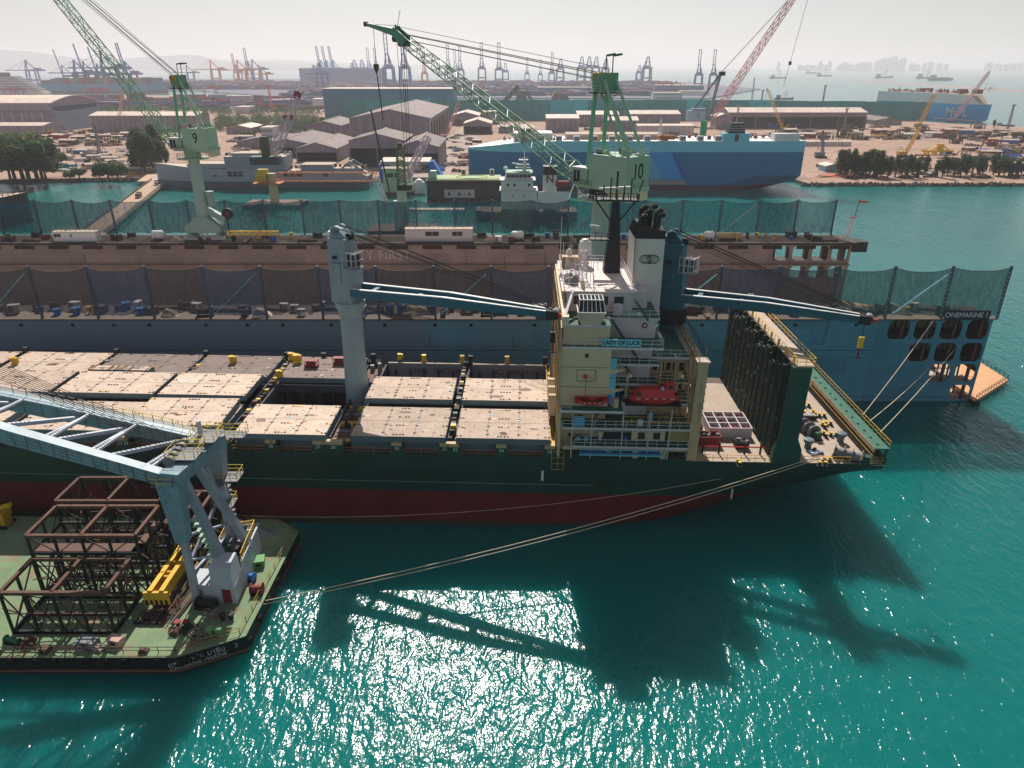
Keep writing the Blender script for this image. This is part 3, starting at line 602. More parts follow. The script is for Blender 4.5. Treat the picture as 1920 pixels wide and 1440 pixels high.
    for k in range(26): mb.box(26.62, 26.7, .3 + (k % 2) * .6, .7 + (k % 2) * .6, 12.4 + k * .56, 12.7 + k * .56, M['dgrey'])
    mb.build('lashing_bridge', ship)
    # stowed gangway
    mb = MB(); g = M['cyan']; mb.box(9.6, 21.6, -.35, -.25, 12.9, 13.0, g); mb.box(9.6, 21.6, -.35, -.25, 13.7, 13.8, g); mb.box(9.6, 21.6, -.3, .5, 12.75, 12.85, g)
    for k in range(41): mb.box(9.6 + k * .3, 9.66 + k * .3, -.34, -.26, 12.9, 13.75, M['blue'])
    mb.build('gangway', ship)
    # davits
    mb = MB(); V2 = M['beige']
    for x in (16.1, 23.2):
        mb.beam((x, 3.4, 20), (x, 2.8, 24.6), .4, .5, V2); mb.beam((x, 2.9, 24.5), (x, .2, 25.2), .35, .4, V2); mb.tube((x, .3, 25.1), (x, .3, 24.2), .05, M['wire'], n=4)
    mb.box(15.7, 23.6, .2, 2.2, 20.6, 20.8, M['dark']); mb.build('lifeboat_davit', ship)
    mb = MB(); mb.tube((14.0, 1.6, 20.1), (14.0, 1.6, 22.6), .35, V2, n=10); mb.beam((14.2, 1.6, 22.4), (9.9, .5, 24.9), .3, .35, V2, .18, .2); mb.box(9.6, 10.1, .3, .8, 24.6, 25.0, M['red']); mb.tube((10, .6, 24.7), (10, .6, 21.8), .03, M['wire'], n=4)
    mb.tube((14.4, .9, 20.1), (14.4, .9, 21.4), .45, V2, n=10); mb.build('boat_crane', ship)
house()
# lifeboat (enclosed) and open rescue boat hang in the davits
def boat_hull(mb, L, W, H, m, n=12, sheer=.25, z0=0):
    st = []
    for i in range(n + 1):
        t = i / n; s = math.sin(math.pi * min(max(t, .03), .97)) ** .45; x = -L/2 + L * t; k = z0 + .35 * H * (abs(t - .5) * 2) ** 3
        sh = H + sheer * (abs(t - .5) * 2) ** 2
        st.append([(x, -W/2 * s, z0 + sh), (x, -W/2 * s * .92, z0 + sh * .55), (x, -W/2 * s * .5, k + .12 * H), (x, 0, k), (x, W/2 * s * .5, k + .12 * H), (x, W/2 * s * .92, z0 + sh * .55), (x, W/2 * s, z0 + sh)])
    b = len(mb.v); mi = mb.mi(m)
    for r in st: mb.v += r
    for i in range(n):
        for j in range(6): mb.f.append((b + i * 7 + j, b + i * 7 + j + 1, b + (i + 1) * 7 + j + 1, b + (i + 1) * 7 + j)); mb.m.append(mi)
    mb.face(st[0][::-1], m); mb.face(st[-1], m)
    return st
def lifeboat():
    t = thing('lifeboat', 'red enclosed lifeboat with a raised cabin hanging in davits beside the ship funnel', 'lifeboat', SM @ Vector((19.6, .3, 21.0)), -.02)
    mb = MB(); boat_hull(mb, 7.4, 2.7, 1.5, M['red']); h = mb.build('hull', t, smooth=False)
    mb = MB(); mb.hexa([(-3.3, -1.1, 1.5), (3.0, -1.25, 1.5), (3.0, 1.25, 1.5), (-3.3, 1.1, 1.5)], [(-2.1, -.7, 2.7), (2.7, -.8, 2.8), (2.7, .8, 2.8), (-2.1, .7, 2.7)], M['red']); mb.build('canopy', t)
    mb = MB(); mb.hexa([(1.4, -.8, 2.6), (3.0, -.8, 2.2), (3.0, .8, 2.2), (1.4, .8, 2.6)], [(1.6, -.65, 3.6), (2.9, -.65, 3.6), (2.9, .65, 3.6), (1.6, .65, 3.6)], M['red']); mb.build('wheelhouse', t)
    mb = MB(); mb.box(2.0, 2.6, -.82, -.7, 2.9, 3.4, M['glass']); mb.box(-2.9, -2.2, -1.12, -.95, 1.9, 2.3, M['glass']); mb.tube((1.0, -1.15, 3.1), (1.0, -1.0, 3.1), .28, M['cyan'], n=12); mb.build('window', t)
    mb = MB()
    for k in range(5): mb.box(-2.9 + k * 1.3, -2.3 + k * 1.3, -1.36, -1.3, 1.42, 1.5, M['white'])
    mb.build('grab_line', t); t.scale = (.9, .95, .9)
    t = thing('rescue_boat', 'small open red rescue boat on the boat deck left of the enclosed lifeboat', 'boat', SM @ Vector((10.9, -.2, 20.9)), -.02)
    mb = MB(); st = boat_hull(mb, 4.9, 1.9, .8, M['red'], sheer=.35); mb.build('hull', t)
    mb = MB(); 
    for x in (-1.2, 0, 1.1): mb.box(x, x + .35, -.75, .75, .6, .68, M['dark'])
    mb.box(-1.9, 1.9, -.6, .6, .35, .4, M['redd']); mb.box(-.3, .5, -.3, .3, .5, 1.1, M['red']); mb.build('thwart', t)
    mb = MB(); mb.box(2.2, 2.7, -.3, .3, .3, 1.3, M['blue']); mb.build('outboard_motor', t)
    mb = MB()
    for k in range(6): mb.box(-1.9 + k * .7, -1.55 + k * .7, -.97, -.92, .62, .7, M['white'])
    mb.build('grab_line', t)
lifeboat()
# ---- deck cranes ----
def deck_crane(bx, by, tip, body, label, post, side=1):
    c = MB(); c.lathe(bx, by, [(2.0, 12), (1.95, 13), (1.75, 22), (1.72, 28), (2.2, 29.2), (2.35, 30.0), (2.35, 30.3)], post, 24); p = c.build('deck_crane', ship)
    p['label'] = label
    tl = Vector(tip); d = (tl - Vector((bx, by, tl.z))); ang = math.atan2(d.y, d.x); L = d.length
    Mx = Matrix.Translation((bx, by, 0)) @ Matrix.Rotation(ang, 4, 'Z')
    T = lambda x, y, z: Mx @ Vector((x, y, z))
    def hb(mb, x0, x1, y0, y1, z0, z1, m, tx=0): mb.hexa([T(x0, y0, z0), T(x1, y0, z0), T(x1, y1, z0), T(x0, y1, z0)], [T(x0 + tx, y0, z1), T(x1 - tx, y0, z1), T(x1 - tx, y1, z1), T(x0 + tx, y1, z1)], m)
    mb = MB(); hb(mb, -2.0, 1.5, -1.9, 1.9, 30.3, 36.5, body); hb(mb, -2.0, 1.0, -1.7, 1.7, 36.5, 40.2, body)
    mb.prism([(-2.0, 40.2), (1.0, 40.2), (-.3, 41.5), (-1.6, 41.7)], lambda x, z: T(x, -1.1, z), lambda x, z: T(x, 1.1, z), body)
    for y in (-.9, .9): mb.tube(T(-.9, y - .2, 41.3), T(-.9, y + .2, 41.3), .7, body, n=14)
    mb.tube(T(.9, -.5, 40.4), T(.9, .5, 40.4), .55, M['dark'], n=12); mb.tube(T(-2.3, -.6, 40.5), T(-2.3, .4, 40.7), .5, M['white'], n=10)
    mb.build('crane_housing', p)
    mb = MB(); hb(mb, -1.4, .1, -1.96, -1.9, 33.6, 36.6, M['dgrey']); hb(mb, -1.3, 0, -2.0, -1.94, 33.7, 36.5, body); hb(mb, -1.2, -.4, -1.98, -1.9, 37.2, 37.7, M['opening']); mb.build('access_door', p)
    mb = MB(); hb(mb, 1.5, 2.9, -2.2, -.6, 36.3, 38.3, M['glass']); 
    for x in (1.5, 2.2, 2.95):
        for z0 in (36.3, 38.3): mb.beam(T(x, -2.25, z0), T(x, -.6, z0), .12, .12, M['lav'])
        mb.beam(T(x, -2.25, 36.3), T(x, -2.25, 38.3), .12, .12, M['lav'])
    for z0 in (36.3, 37.3, 38.3): mb.beam(T(1.5, -2.25, z0), T(2.95, -2.25, z0), .12, .12, M['lav'])
    hb(mb, .9, 3.4, -2.6, -.6, 36.1, 36.25, M['dgrey']); mb.rail([T(.9, -2.6, 36.2), T(3.4, -2.6, 36.2), T(3.4, -.6, 36.2)], M['lav'], 2.4, .8, .07); mb.build('cab', p)
    # twin-girder jib
    mb = MB(); z = tl.z; w0, w1 = 1.75, .55
    for s in (-1, 1):
        P, Q, Rr = T(1.5, s * w0, z), T(L * .5, s * (w0 + w1) / 2 * 1.15, z + .25), T(L - .6, s * w1, z + .1)
        mb.beam(P, Q, .75, 1.2, M['teal'], .8, 1.45); mb.beam(Q, Rr, .8, 1.45, M['teal'], .5, .9)
        for (a, b, h0, h1) in ((P, Q, .6, .73), (Q, Rr, .73, .45)): mb.beam(a + Vector((0, 0, h0)), b + Vector((0, 0, h1)), .5, .08, M['white'], .35)
    for t in (.1, .34, .56, .78, .97):
        ww = w0 + (w1 - w0) * t; mb.beam(T(1.5 + (L - 2) * t, -ww, z), T(1.5 + (L - 2) * t, ww, z), .7, .9, M['teal'])
    jb = mb.build('jib', p)
    mb = MB(); hb(mb, L - 1.2, L + .4, -.9, .9, z - .5, z + .7, M['dark']); mb.tube(T(L, -.6, z + .3), T(L, .6, z + .3), .6, M['dgrey'], n=12);
    mb.beam(T(L + .4, -.4, z + .2), T(L + 1.1, -.4, z + .1), .5, .5, M['red']); mb.build('jib_head', jb)
    mb = MB()
    for y in (-.55, -.35, .35, .55): mb.tube(T(-.3, y * 2, 41.7), T(L - .4, y, z + .8), .045, M['wire'], n=4, cap=False)
    for y in (-.8, .8): mb.tube(T(.6, y, 40.6), T(L * .85, y * .5, z + 1.2), .04, M['wire'], n=4, cap=False)
    mb.build('luffing_rope', p)
    hz = z - 4.2; mb = MB()
    for y in (-.2, .2): mb.tube(T(L - .3, y, z - .3), T(L - .3, y, hz + 1.6), .04, M['wire'], n=4)
    mb.box(*(lambda q: (q.x - .35, q.x + .35, q.y - .2, q.y + .2))(T(L - .3, 0, 0)), hz, hz + 1.6, M['yellow'] if side < 0 else M['black']); q = T(L - .3, 0, hz)
    mb.tube(q, q - Vector((0, 0, 1.5)), .14, M['redd'], n=6); mb.tube(q - Vector((.45, 0, 1.5)), q + Vector((.45, 0, -1.5)), .12, M['dark'], n=6); mb.build('hook_block', p)
    return p
t1 = toS(atY(1042, 590, 95.2)); t2 = toS(atY(1628, 600, 94.6))
b1 = Sz(671, 752, 13.0); b1.y = 16.2
deck_crane(b1.x, 16.2, t1, M['crane'], 'pale grey deck crane with its teal jib pointing at the bridge', M['crane'])
deck_crane(24.3, 16.6, t2, M['teal'], 'teal deck crane behind the funnel with its jib over the stern', M['teal'], -1)
mb = MB(); mb.tube((24.3, 16.6, 27.8), (24.3, 16.6, 30.2), 2.4, M['black'], n=24); mb.build('slew_ring', ship)
# ---- aft: green cell-guide wall, racks, winches, stern walkway ----
mb = MB(); G = M['green']; gx0, gx1 = 37.6, 40.6
mb.box(38.6, gx1, .9, 2.4, 12, 27.0, G); mb.box(38.6, gx1, 29.2, 30.7, 12, 27.0, G)
mb.prism([(37.4, 12), (41.4, 12), (41.4, 14.2), (40.6, 16), (40.6, 27), (38.0, 27), (38.0, 16), (37.4, 14)], lambda x, z: (x, -.15, z), lambda x, z: (x, .9, z), G)
mb.box(39.2, 40.2, 2.4, 29.2, 12, 26.6, M['dark'])
mb.build('cell_guide_wall', ship)
mb = MB(); gd = mat('weathered_dark_green', C(46, 66, 58), .7, rust=.45, var=.4)
for i in range(13):
    y = 1.6 + i * 2.25; mb.box(37.9, 39.2, y - .14, y + .14, 12, 27, gd); [mb.box(37.5, 38.0, y + dd, y + dd + .22, 12, 26.5 - (i % 3) * .8, gd) for dd in (.5, 1.05, 1.6)]
    for k in range(6): z = 13 + k * 2.4; mb.beam((37.8, y, z), (38.9, y + 2.1, z + 1.4), .12, .12, gd)
    for k in range(11): ya = y + random.uniform(.2, 1.6); mb.box(37.5, 37.75, ya, ya + random.uniform(.15, .5), 12.6 + k * 1.3, 12.75 + k * 1.3 + random.random() * .5, random.choice([M['dark'], M['dark'], gd, M['brown'], M['black'], M['dgrey'], gd]))
for z in (14.6, 17.2, 19.8, 22.4, 25): mb.box(37.7, 39.2, .9, 29.3, z, z + .15, gd)
for z in (15.8, 18.5, 21.1, 23.7): mb.box(37.55, 37.62, .9, 29.3, z, z + .06, M['dark'])
mb.build('cell_guides', ship)
mb = MB(); mb.box(38.4, 41.0, .1, 30.5, 27.0, 27.2, M['cream']); mb.build('guide_wall_walkway', ship)
mb = MB(); mb.rail([(38.5, .2, 27.2), (41.0, .2, 27.2), (41.0, 30.4, 27.2)], M['yellow'], 1.1, 1.6, .07); mb.rail([(38.5, .2, 27.2), (38.5, 30.4, 27.2)], M['yellow'], 1.1, 1.6, .05)
for k in range(9): mb.box(38.3, 38.55, 1 + k * 3.3, 1.3 + k * 3.3, 27.2, 28.2, M['yellow'])
mb.box(39.2, 40.2, 26.5, 27.5, 27.2, 29.2, M['green']); mb.build('walkway_railing', ship)
# stern walkway
mb = MB(); mb.box(51.9, 54.0, .2, 30.8, 14.4, 14.6, M['deckg']); mb.box(51.85, 51.95, .2, 30.8, 13.9, 14.6, M['beige2'])
for k in range(14): mb.box(53.6, 53.9, .4 + k * 2.3, .7 + k * 2.3, 12, 14.4, M['green']); mb.box(52.6, 52.9, 1.2 + k * 2.2, 1.5 + k * 2.2, 14.6, 14.72, M['dark'])
mb.box(53.9, 54.05, .3, 30.7, 12, 13.0, M['green']); mb.build('stern_walkway', ship)
mb = MB(); mb.rail([(51.9, .3, 13.2), (51.9, 30.5, 13.2)], M['yellow'], .1, 40, .07, (1,)); mb.rail([(54.0, .3, 14.6), (54.0, 30.7, 14.6)], M['yellow'], 1.1, 1.4, .07)
mb.rail([(41.8, .35, 12), (53.5, .45, 12)], M['yellow'], 1.0, 2.4, .05); mb.rail([(27, .3, 12), (37.2, .3, 12)], M['yellow'], 1.0, 2.0, .05); mb.build('stern_railing', ship)
mb = MB(); mb.tube((27.5, 2.4, 13.2), (37.0, 2.4, 13.2), .1, M['red'], n=6)
for x in (28, 30.4, 34.2, 36.5): mb.box(x - .12, x + .12, 2.3, 2.55, 12, 13.9, M['dark'])
mb.build('fire_main', ship)
def bollard(x, y):
    mb = MB()
    for dx in (-.4, .4): mb.lathe(dx, 0, [(.2, 0), (.2, .62)], M['dark'], 10); mb.lathe(dx, 0, [(.27, .62), (.27, .74)], M['yellow'], 10)
    mb.box(-.8, .8, -.3, .3, 0, .1, M['dark']); mb.build('bollard', ship, (x, y, 12), random.choice((0, 1.57)))
for u, v in ((1385, 868), (1500, 760), (1512, 760), (1504, 775), (1527, 775), (1541, 779), (1553, 794), (1545, 798), (1547, 815), (1563, 815), (1551, 862), (1542, 870), (1590, 852)): p = Sz(u, v, 12.3); bollard(p.x, p.y)
def winch(x, y, rz=0, s=1.0):
    mb = MB(); g = M['dgrey']
    mb.tube((-1.3 * s, 0, .8), (1.3 * s, 0, .8), .5 * s, g, n=14)
    for xx in (-1.4, -.45, .45, 1.4): mb.tube((xx * s - .06, 0, .8), (xx * s + .06, 0, .8), .85 * s, g, n=16)
    mb.box(1.5 * s, 2.3 * s, -.5, .5, .1, 1.3, M['green']); mb.box(-1.6 * s, 2.4 * s, -.5, .5, 0, .15, M['dark']); mb.build('mooring_winch', ship, (x, y, 12), rz)
p = Sz(1512, 800, 12.8); winch(p.x, p.y, R(-75), 1.4); p = Sz(1590, 852, 12.8); winch(p.x, p.y, R(-30), 1.3)
for u, v in ((1514, 840), (1575, 828)):
    p = Sz(u, v, 12.0); mb = MB(); mb.lathe(0, 0, [(.5, 0), (.5, 1.0), (.75, 1.1), (.75, 1.5), (.4, 1.6)], M['steelgrey'], 12); mb.build('vent_head', ship, p)
p = Sz(1528, 850, 12.0); mb = MB()
for k in range(26): a = random.random() * 6.28; r = random.random(); mb.box(math.cos(a) * r - .2, math.cos(a) * r + .2, math.sin(a) * r - .15, math.sin(a) * r + .15, 0, .3 + .2 * random.random(), random.choice([M['cyan'], M['lav'], M['redd'], M['blue'], M['dark']]))
mb.build('rope_heap', ship, p)
mb = MB(); p = Sz(1500, 785, 12.0); mb.box(-2.5, 2.5, -.5, .5, 0, .7, M['dark'])
for k in range(14): mb.box(-2.3 + k * .34, -2.12 + k * .34, -.45, .45, .7, .85, M['lav'])
mb.build('fairlead_rack', ship, p)
# containers bins, crates on the aft deck (loose things)
def rack():
    p = SM @ Vector((33.4, 10.2, 12.05)); t = thing('lashing_bin_rack', 'wide steel rack divided into twelve bins full of lashing rods on the aft deck', 'rack', p, -.02)
    mb = MB(); W, D2, H = 6.4, 5.6, 1.7
    for i in range(5): mb.box(-W/2 + W * i / 4 - .07, -W/2 + W * i / 4 + .07, -D2/2, D2/2, 0, H, M['lav'])
    for i in range(4): mb.box(-W/2, W/2, -D2/2 + D2 * i / 3 - .07, -D2/2 + D2 * i / 3 + .07, 0.01, H - .01, M['lav'])
    mb.build('frame', t)
    for i in range(4):
        for j in range(3):
            m2 = MB(); c = random.choice([M['redd'], M['dark'], M['brown'], M['dgrey'], M['redd']])
            for k in range(12): x = random.uniform(-.6, .6); m2.beam((x, -.8, .6 + random.random() * .8), (x + random.uniform(-.2, .2), .8, .6 + random.random() * .8), .1, .1, c)
            m2.box(-.7, .7, -.85, .85, .0, .7, c); m2.build('lashing_rods', t, (-W/2 + W * (i + .5) / 4, -D2/2 + D2 * (j + .5) / 3, 0))
    for (x, y, lx, ly, h, c, lab) in ((29.4, 5.6, 3.6, 2.0, 1.6, M['redd'], 'low dark red open crate on the ship aft deck beside the red pipe'), (34.3, 4.6, 1.9, 1.3, 1.2, M['dark'], 'small black machine crate on the ship aft deck near the bollards'), (28.2, 10.5, 2.6, 2.6, 1.0, M['brown'], 'heap of rusty brown chain boxes beside the beige pillar'), (29.0, 21.5, 1.6, 1.8, 2.6, M['redd'], 'tall dark red cabinet far back on the aft deck by the guide wall')):
        mb = MB(); mb.box(-lx/2, lx/2, -ly/2, ly/2, .15, .3, c)
        for sx in (-1, 1): mb.box(sx * lx/2 - .06, sx * lx/2 + .06, -ly/2, ly/2, .0, h, c)
        for sy in (-1, 1): mb.box(-lx/2, lx/2, sy * ly/2 - .06, sy * ly/2 + .06, .01, h - .05, c)
        rr = random.Random(int(x * 7))
        for k in range(10): a, b = rr.uniform(-.4, .4) * lx, rr.uniform(-.4, .4) * ly; mb.box(a - .2, a + .25, b - .2, b + .2, .3, h * rr.uniform(.6, 1.15), rr.choice([c, M['dark'], M['dgrey'], M['brown']]))
        tag(mb.build('crate', None, SM @ Vector((x, y, 12.03)), -.02), lab, 'crate')
    p = SM @ Vector((27.9, 17.2, 12.05)); mb = MB(); mb.lathe(0, 0, [(.45, 0), (.4, .3), (.15, .4), (.15, 1.1), (.5, 1.2), (.5, 1.6), (.1, 1.8)], M['yellow'], 10); tag(mb.build('mooring_post', None, p), 'yellow mushroom-headed post standing on the aft deck', 'post')
rack()
# loose gear on the far hatch covers
def gear():
    spots = [(-36.2, 25.5, M['redd'], 'red lashing cage on the far brown hatch cover right of the yellow drums'), (-31.5, 27.0, M['redd'], 'wide red machine on the far brown hatch cover nearest the grey crane post')]
    for x, y, c, lab in spots:
        mb = MB(); mb.box(-1.6, 1.6, -.8, .8, .2, .4, c)
        for sx in (-1.5, -.5, .5, 1.5):
            for sy in (-.7, .7): mb.box(sx - .07, sx + .07, sy - .07, sy + .07, 0, 1.7, c)
        mb.box(-1.6, 1.6, -.8, .8, 1.6, 1.7, c); mb.box(-1.2, .9, -.6, .6, .4, 1.3, c); o = tag(mb.build('machine_cage', None, SM @ Vector((x, y, 14.95))), lab, 'cage'); o.scale = (.75, .75, .75)
    i = 0
    for x, y, s in ((-50.8, 26.5, .9), (-40.8, 28.5, .9), (-39.4, 27.2, 1.05), (-40.6, 20.8, .8), (-88.5, 24.0, .9), (-21.3, 29.8, .7)):
        mb = MB(); mb.lathe(0, 0, [(.55 * s, 0), (.55 * s, .15), (.42 * s, .2), (.42 * s, 1.1 * s), (.55 * s, 1.15 * s), (.55 * s, 1.5 * s)], M['yellow'], 12); mb.box(-.2, .9 * s, -.3, .3, .2, 1.4 * s, M['yellow'])
        tag(mb.build('rope_drum', None, SM @ Vector((x, y, 14.95))), 'yellow rope drum on the ship far side, %s drum from the left' % nth({0: 1, 1: 2, 2: 4, 3: 3, 4: 0, 5: 5}[i]), 'drum', 'yellow drums along the far hatch covers'); i += 1
gear()
# ================= FLOATING DOCK =================
dock = thing('floating_dock', 'long blue and brown floating dock with netted walls behind the container ship', 'floating dock')
DX0, DX1 = -175.0, 95.8; NY0, NY1 = 134.2, 142.0; FY0, FY1 = 201.0, 210.5; DT = 18.2
dblue = mat('dock_blue_paint', C(78, 150, 174), .6, rust=.36, rcol=C(70, 78, 84), var=.3, scale=.12, streak=.1, plates=('xz', 8, 3.2), pamt=.16)
dgray = mat('dock_weathered_side', C(88, 98, 112), .7, rust=.15, var=.2, scale=.1, streak=.25)
dbrown = mat('dock_brown_side', C(152, 132, 126), .8, rust=.4, var=.28, scale=.15, streak=.12, plates=('xz', 7, 3.0), pamt=.16)
def dock_blend():                                 # blue at the stern end, greyer and worn towards the middle
    m = dblue; n = m.node_tree; N = n.nodes; L = n.links; b = N['Principled BSDF']; src = b.inputs['Base Color'].links[0].from_socket
    tc = N.new('ShaderNodeTexCoord'); sp = N.new('ShaderNodeSeparateXYZ'); L.new(tc.outputs['Object'], sp.inputs[0])
    no = N.new('ShaderNodeTexNoise'); no.inputs['Scale'].default_value = .05; no.inputs['Detail'].default_value = 6; mp = N.new('ShaderNodeMapping'); mp.inputs['Scale'].default_value = (1, 1, .2); L.new(tc.outputs['Object'], mp.inputs[0]); L.new(mp.outputs[0], no.inputs[0])
    a = N.new('ShaderNodeMapRange'); a.inputs[1].default_value = -40; a.inputs[2].default_value = 60; L.new(sp.outputs[0], a.inputs[0])
    s = N.new('ShaderNodeMath'); s.operation = 'ADD'; L.new(a.outputs[0], s.inputs[0]); L.new(no.outputs[0], s.inputs[1])
    r = N.new('ShaderNodeMapRange'); r.inputs[1].default_value = .75; r.inputs[2].default_value = 1.05; L.new(s.outputs[0], r.inputs[0])
    x = N.new('ShaderNodeMix'); x.data_type = 'RGBA'; x.inputs[6].default_value = C(116, 134, 156); L.new(src, x.inputs[7]); L.new(r.outputs[0], x.inputs[0]); L.new(x.outputs[2], b.inputs['Base Color'])
dock_blend()
def holes_wall(y0, y1, cols, m, zt, x_left, x_end, zb):
    """solid plate from x_left to x_end with octagonal openings; cols = list of (x0,x1,z0,z1)"""
    mb = MB(); xs = sorted({x_left, x_end} | {c[0] for c in cols} | {c[1] for c in cols}); zs = sorted({zb, zt} | {c[2] for c in cols} | {c[3] for c in cols})
    for xa, xb in zip(xs, xs[1:]):
        for za, zb_ in zip(zs, zs[1:]):
            cx, cz = (xa + xb) / 2, (za + zb_) / 2; h = [c for c in cols if c[0] < cx < c[1] and c[2] < cz < c[3]]
            if not h: mb.box(xa, xb, y0, y1, za, zb_, m)
    for a, b, c, d in cols:                      # chamfered corners
        k = .75
        for (px, pz, sx, sz) in ((a, c, 1, 1), (b, c, -1, 1), (a, d, 1, -1), (b, d, -1, -1)):
            mb.prism([(px, pz), (px + sx * k, pz), (px, pz + sz * k)], lambda x, z: (x, y0 + .01, z), lambda x, z: (x, y1 - .01, z), m)
    return mb
zr = [(atY(960, b, NY0).z, atY(960, a, NY0).z) for a, b in ((600, 636), (643, 678), (683, 716), (722, 754))]
colx = [91.2 - 5.25 * k for k in range(4)]; ops = []
for r, (za, zb_) in enumerate(zr):
    for k in range(4 - r): ops.append((colx[k] - .1, colx[k] + 4.2 - .1, max(za, .35), min(zb_, 17.9)))
mb = MB(); mb.box(DX0, 73, NY0, NY0 + .3, -2, DT, dblue); mb.build('near_wall', dock)
ops2 = []
for o_ in ops:                                      # remove duplicates in z bands per column so that the grid stays aligned
    ops2.append(o_)
holes_wall(NY0, NY0 + .3, ops2, dblue, DT, 73, DX1, -2).build('near_wall', dock)
holes_wall(NY1 - .3, NY1, [o for o in ops2 if o[2] < 7], dbrown, DT, 73, DX1, -2).build('near_wall_inner', dock)
mb = MB(); mb.box(DX0, 73, NY1 - .3, NY1, -2, DT, dbrown); mb.build('near_wall_inner', dock)
mb = MB()
for r, (za, zb_) in enumerate(zr): mb.box(73, DX1 - .3, NY0 + .3, NY1 - .3, max(za, .3) - .3, max(za, .3) - .15, M['cream'] if r >= 2 else M['dark'])
for k in range(5): mb.box(73.1 + 5.25 * k, 73.5 + 5.25 * k, NY0 + .6, NY0 + 1.2, 0, 17.6, M['brown'])
for k in range(10): mb.beam((74 + k * 2.2, NY0 + 3, .5), (75.8 + k * 2.2, NY0 + 6.5, 17.4), .25, .25, M['dark'])
for r, (za, zb_) in enumerate(zr): mb.rail([(74 + r * 5, NY0 + .5, max(za, .3) - .1), (DX1 - .4, NY0 + .5, max(za, .3) - .1)], M['brown'], 1.0, 1.3, .06)
mb.box(DX1 - .35, DX1 - .05, NY0 + .35, NY1 - .35, 6.5, 17.7, M['brown']); mb.build('end_gallery', dock)
mb = MB(); mb.box(DX0, DX1 + .3, NY0 - .35, NY1 + .6, DT - .22, DT - .02, M['dark']); mb.box(DX0, DX1 + .3, NY0 - .7, NY1 + .4, DT - .02, DT + .12, mat('dock_top', C(88, 76, 68), .9, rust=.45, var=.35, streak=1, fine=.25)); mb.build('near_top_deck', dock)
mb = MB()
for x in [-165 + k * 9.3 + random.uniform(-3, 3) for k in range(26)]:
    if x < 70: mb.box(x - .35, x + .35, NY0 - .12, NY0, 16.6, 17.1, M['dark']); mb.box(x - .1, x + .1, NY0 - .12, NY0, 16.6, 17.2, M['dark'])
mb.build('side_scuppers', dock)
mb = MB(); mb.box(DX0, 73, NY0 - .03, NY0, 11.4, 11.5, M['dark']); mb.box(DX0, DX1, NY0 - .03, NY0 - .002, 1.0, 1.08, M['dark']); mb.build('side_seam', dock)
# far wall
zf = [(atY(960, b, FY0).z, atY(960, a, FY0).z) for a, b in ((461, 489),)]
fcols = [(96.2 - 5.6 * k - 4.6, 96.2 - 5.6 * k, zf[0][0], zf[0][1]) for k in range(4)] + [(96.2 - 5.6 * k - 4.6, 96.2 - 5.6 * k, 8.0, 11.4) for k in range(3)]
mb = MB(); mb.box(DX0, 73, FY0, FY0 + .3, -2, DT, dbrown); mb.box(DX0, 70, FY1 - .3, FY1, -2, DT, dbrown)
for k in range(6): mb.box(71 + k * 5.2, 72.6 + k * 5.2, FY1 - 3, FY1 - 1.4, -2, DT - .5, M['brown'])
mb.box(70, 96, FY0 + .3, FY1, 11.5, 11.9, M['dark']); mb.build('far_wall', dock)
holes_wall(FY0, FY0 + .3, fcols, dbrown, DT, 73, 97, -2).build('far_wall', dock)
mb = MB(); mb.box(DX0, 98, FY0 - .8, FY1 + .5, DT - .5, DT - .02, M['dark']); mb.box(DX0, 98, FY0 - .5, FY1 + .3, DT - .02, DT + .1, _mc['dock_top']); mb.box(98, 102, FY0 + 1, FY1 - 3, DT - 3, DT - .1, M['dark']); mb.build('far_top_deck', dock)
mb = MB(); mb.box(DX0, 97, FY0 - 1.0, FY0 - .02, 11.7, 12.0, dbrown)
mb.build('wall_ledge', dock)
for k in range(28): x = DX0 + 4 + k * 9.7; MB().box(x, x + 5.5, FY0 - .3, FY0 - .02, 16.4, 17.3, M['dark']).build('wall_fender', dock)
tmat = mat('faded_lettering', C(195, 185, 180), .8)
sign('SAFETY FIRST', 4.0, tmat, dock, ((atY(640, 480, FY0).x + atY(775, 480, FY0).x) / 2 - 2.2, FY0 - .05, atY(700, 479, FY0).z), ext=.02)
# pontoon and aprons
mb = MB(); mb.box(DX0, DX1 - .5, NY0 + .3, FY1 - .4, -2.5, .22, M['cream']); mb.build('pontoon', dock)
apm = mat('apron_deck', C(225, 170, 125), .85, rust=.15, var=.2, streak=1)
mb = MB(); poly = [(DX1 - .5, 132.2), (109.4, 143.2), (109.4, 192), (DX1 - .5, 203)]
mb.prism(poly, lambda x, y: (x, y, .35), lambda x, y: (x, y, 1.0), apm); mb.build('end_apron', dock)
mb = MB(); mb.rail([(DX1 + .3, 133.0, 1.0), (109.3, 143.3, 1.0), (109.3, 191.9, 1.0)], M['dark'], 1.1, 1.5, .08); mb.build('apron_railing', dock)
mb = MB(); mb.box(DX1 - .5, DX1 + .6, 131.8, 133.9, -1, .9, M['rubber']); mb.build('apron_fender', dock)
# name board
nbm = mat('name_board_navy', C(32, 40, 60), .6)
x0, x1 = atY(1772, 580, NY0).x, atY(1865, 580, NY0).x
mb = MB(); mb.box(x0 - .2, x1 - 1.2, NY0 - .9, NY0 - .75, DT + .1, DT + 2.0, nbm); nb = mb.build('name_board', dock)
sign('ONEMARINE 1', 1.35, M['lav'], nb, ((x0 + x1) / 2 - .9, NY0 - .93, DT + 1.05), xs=.98, bold=.02)
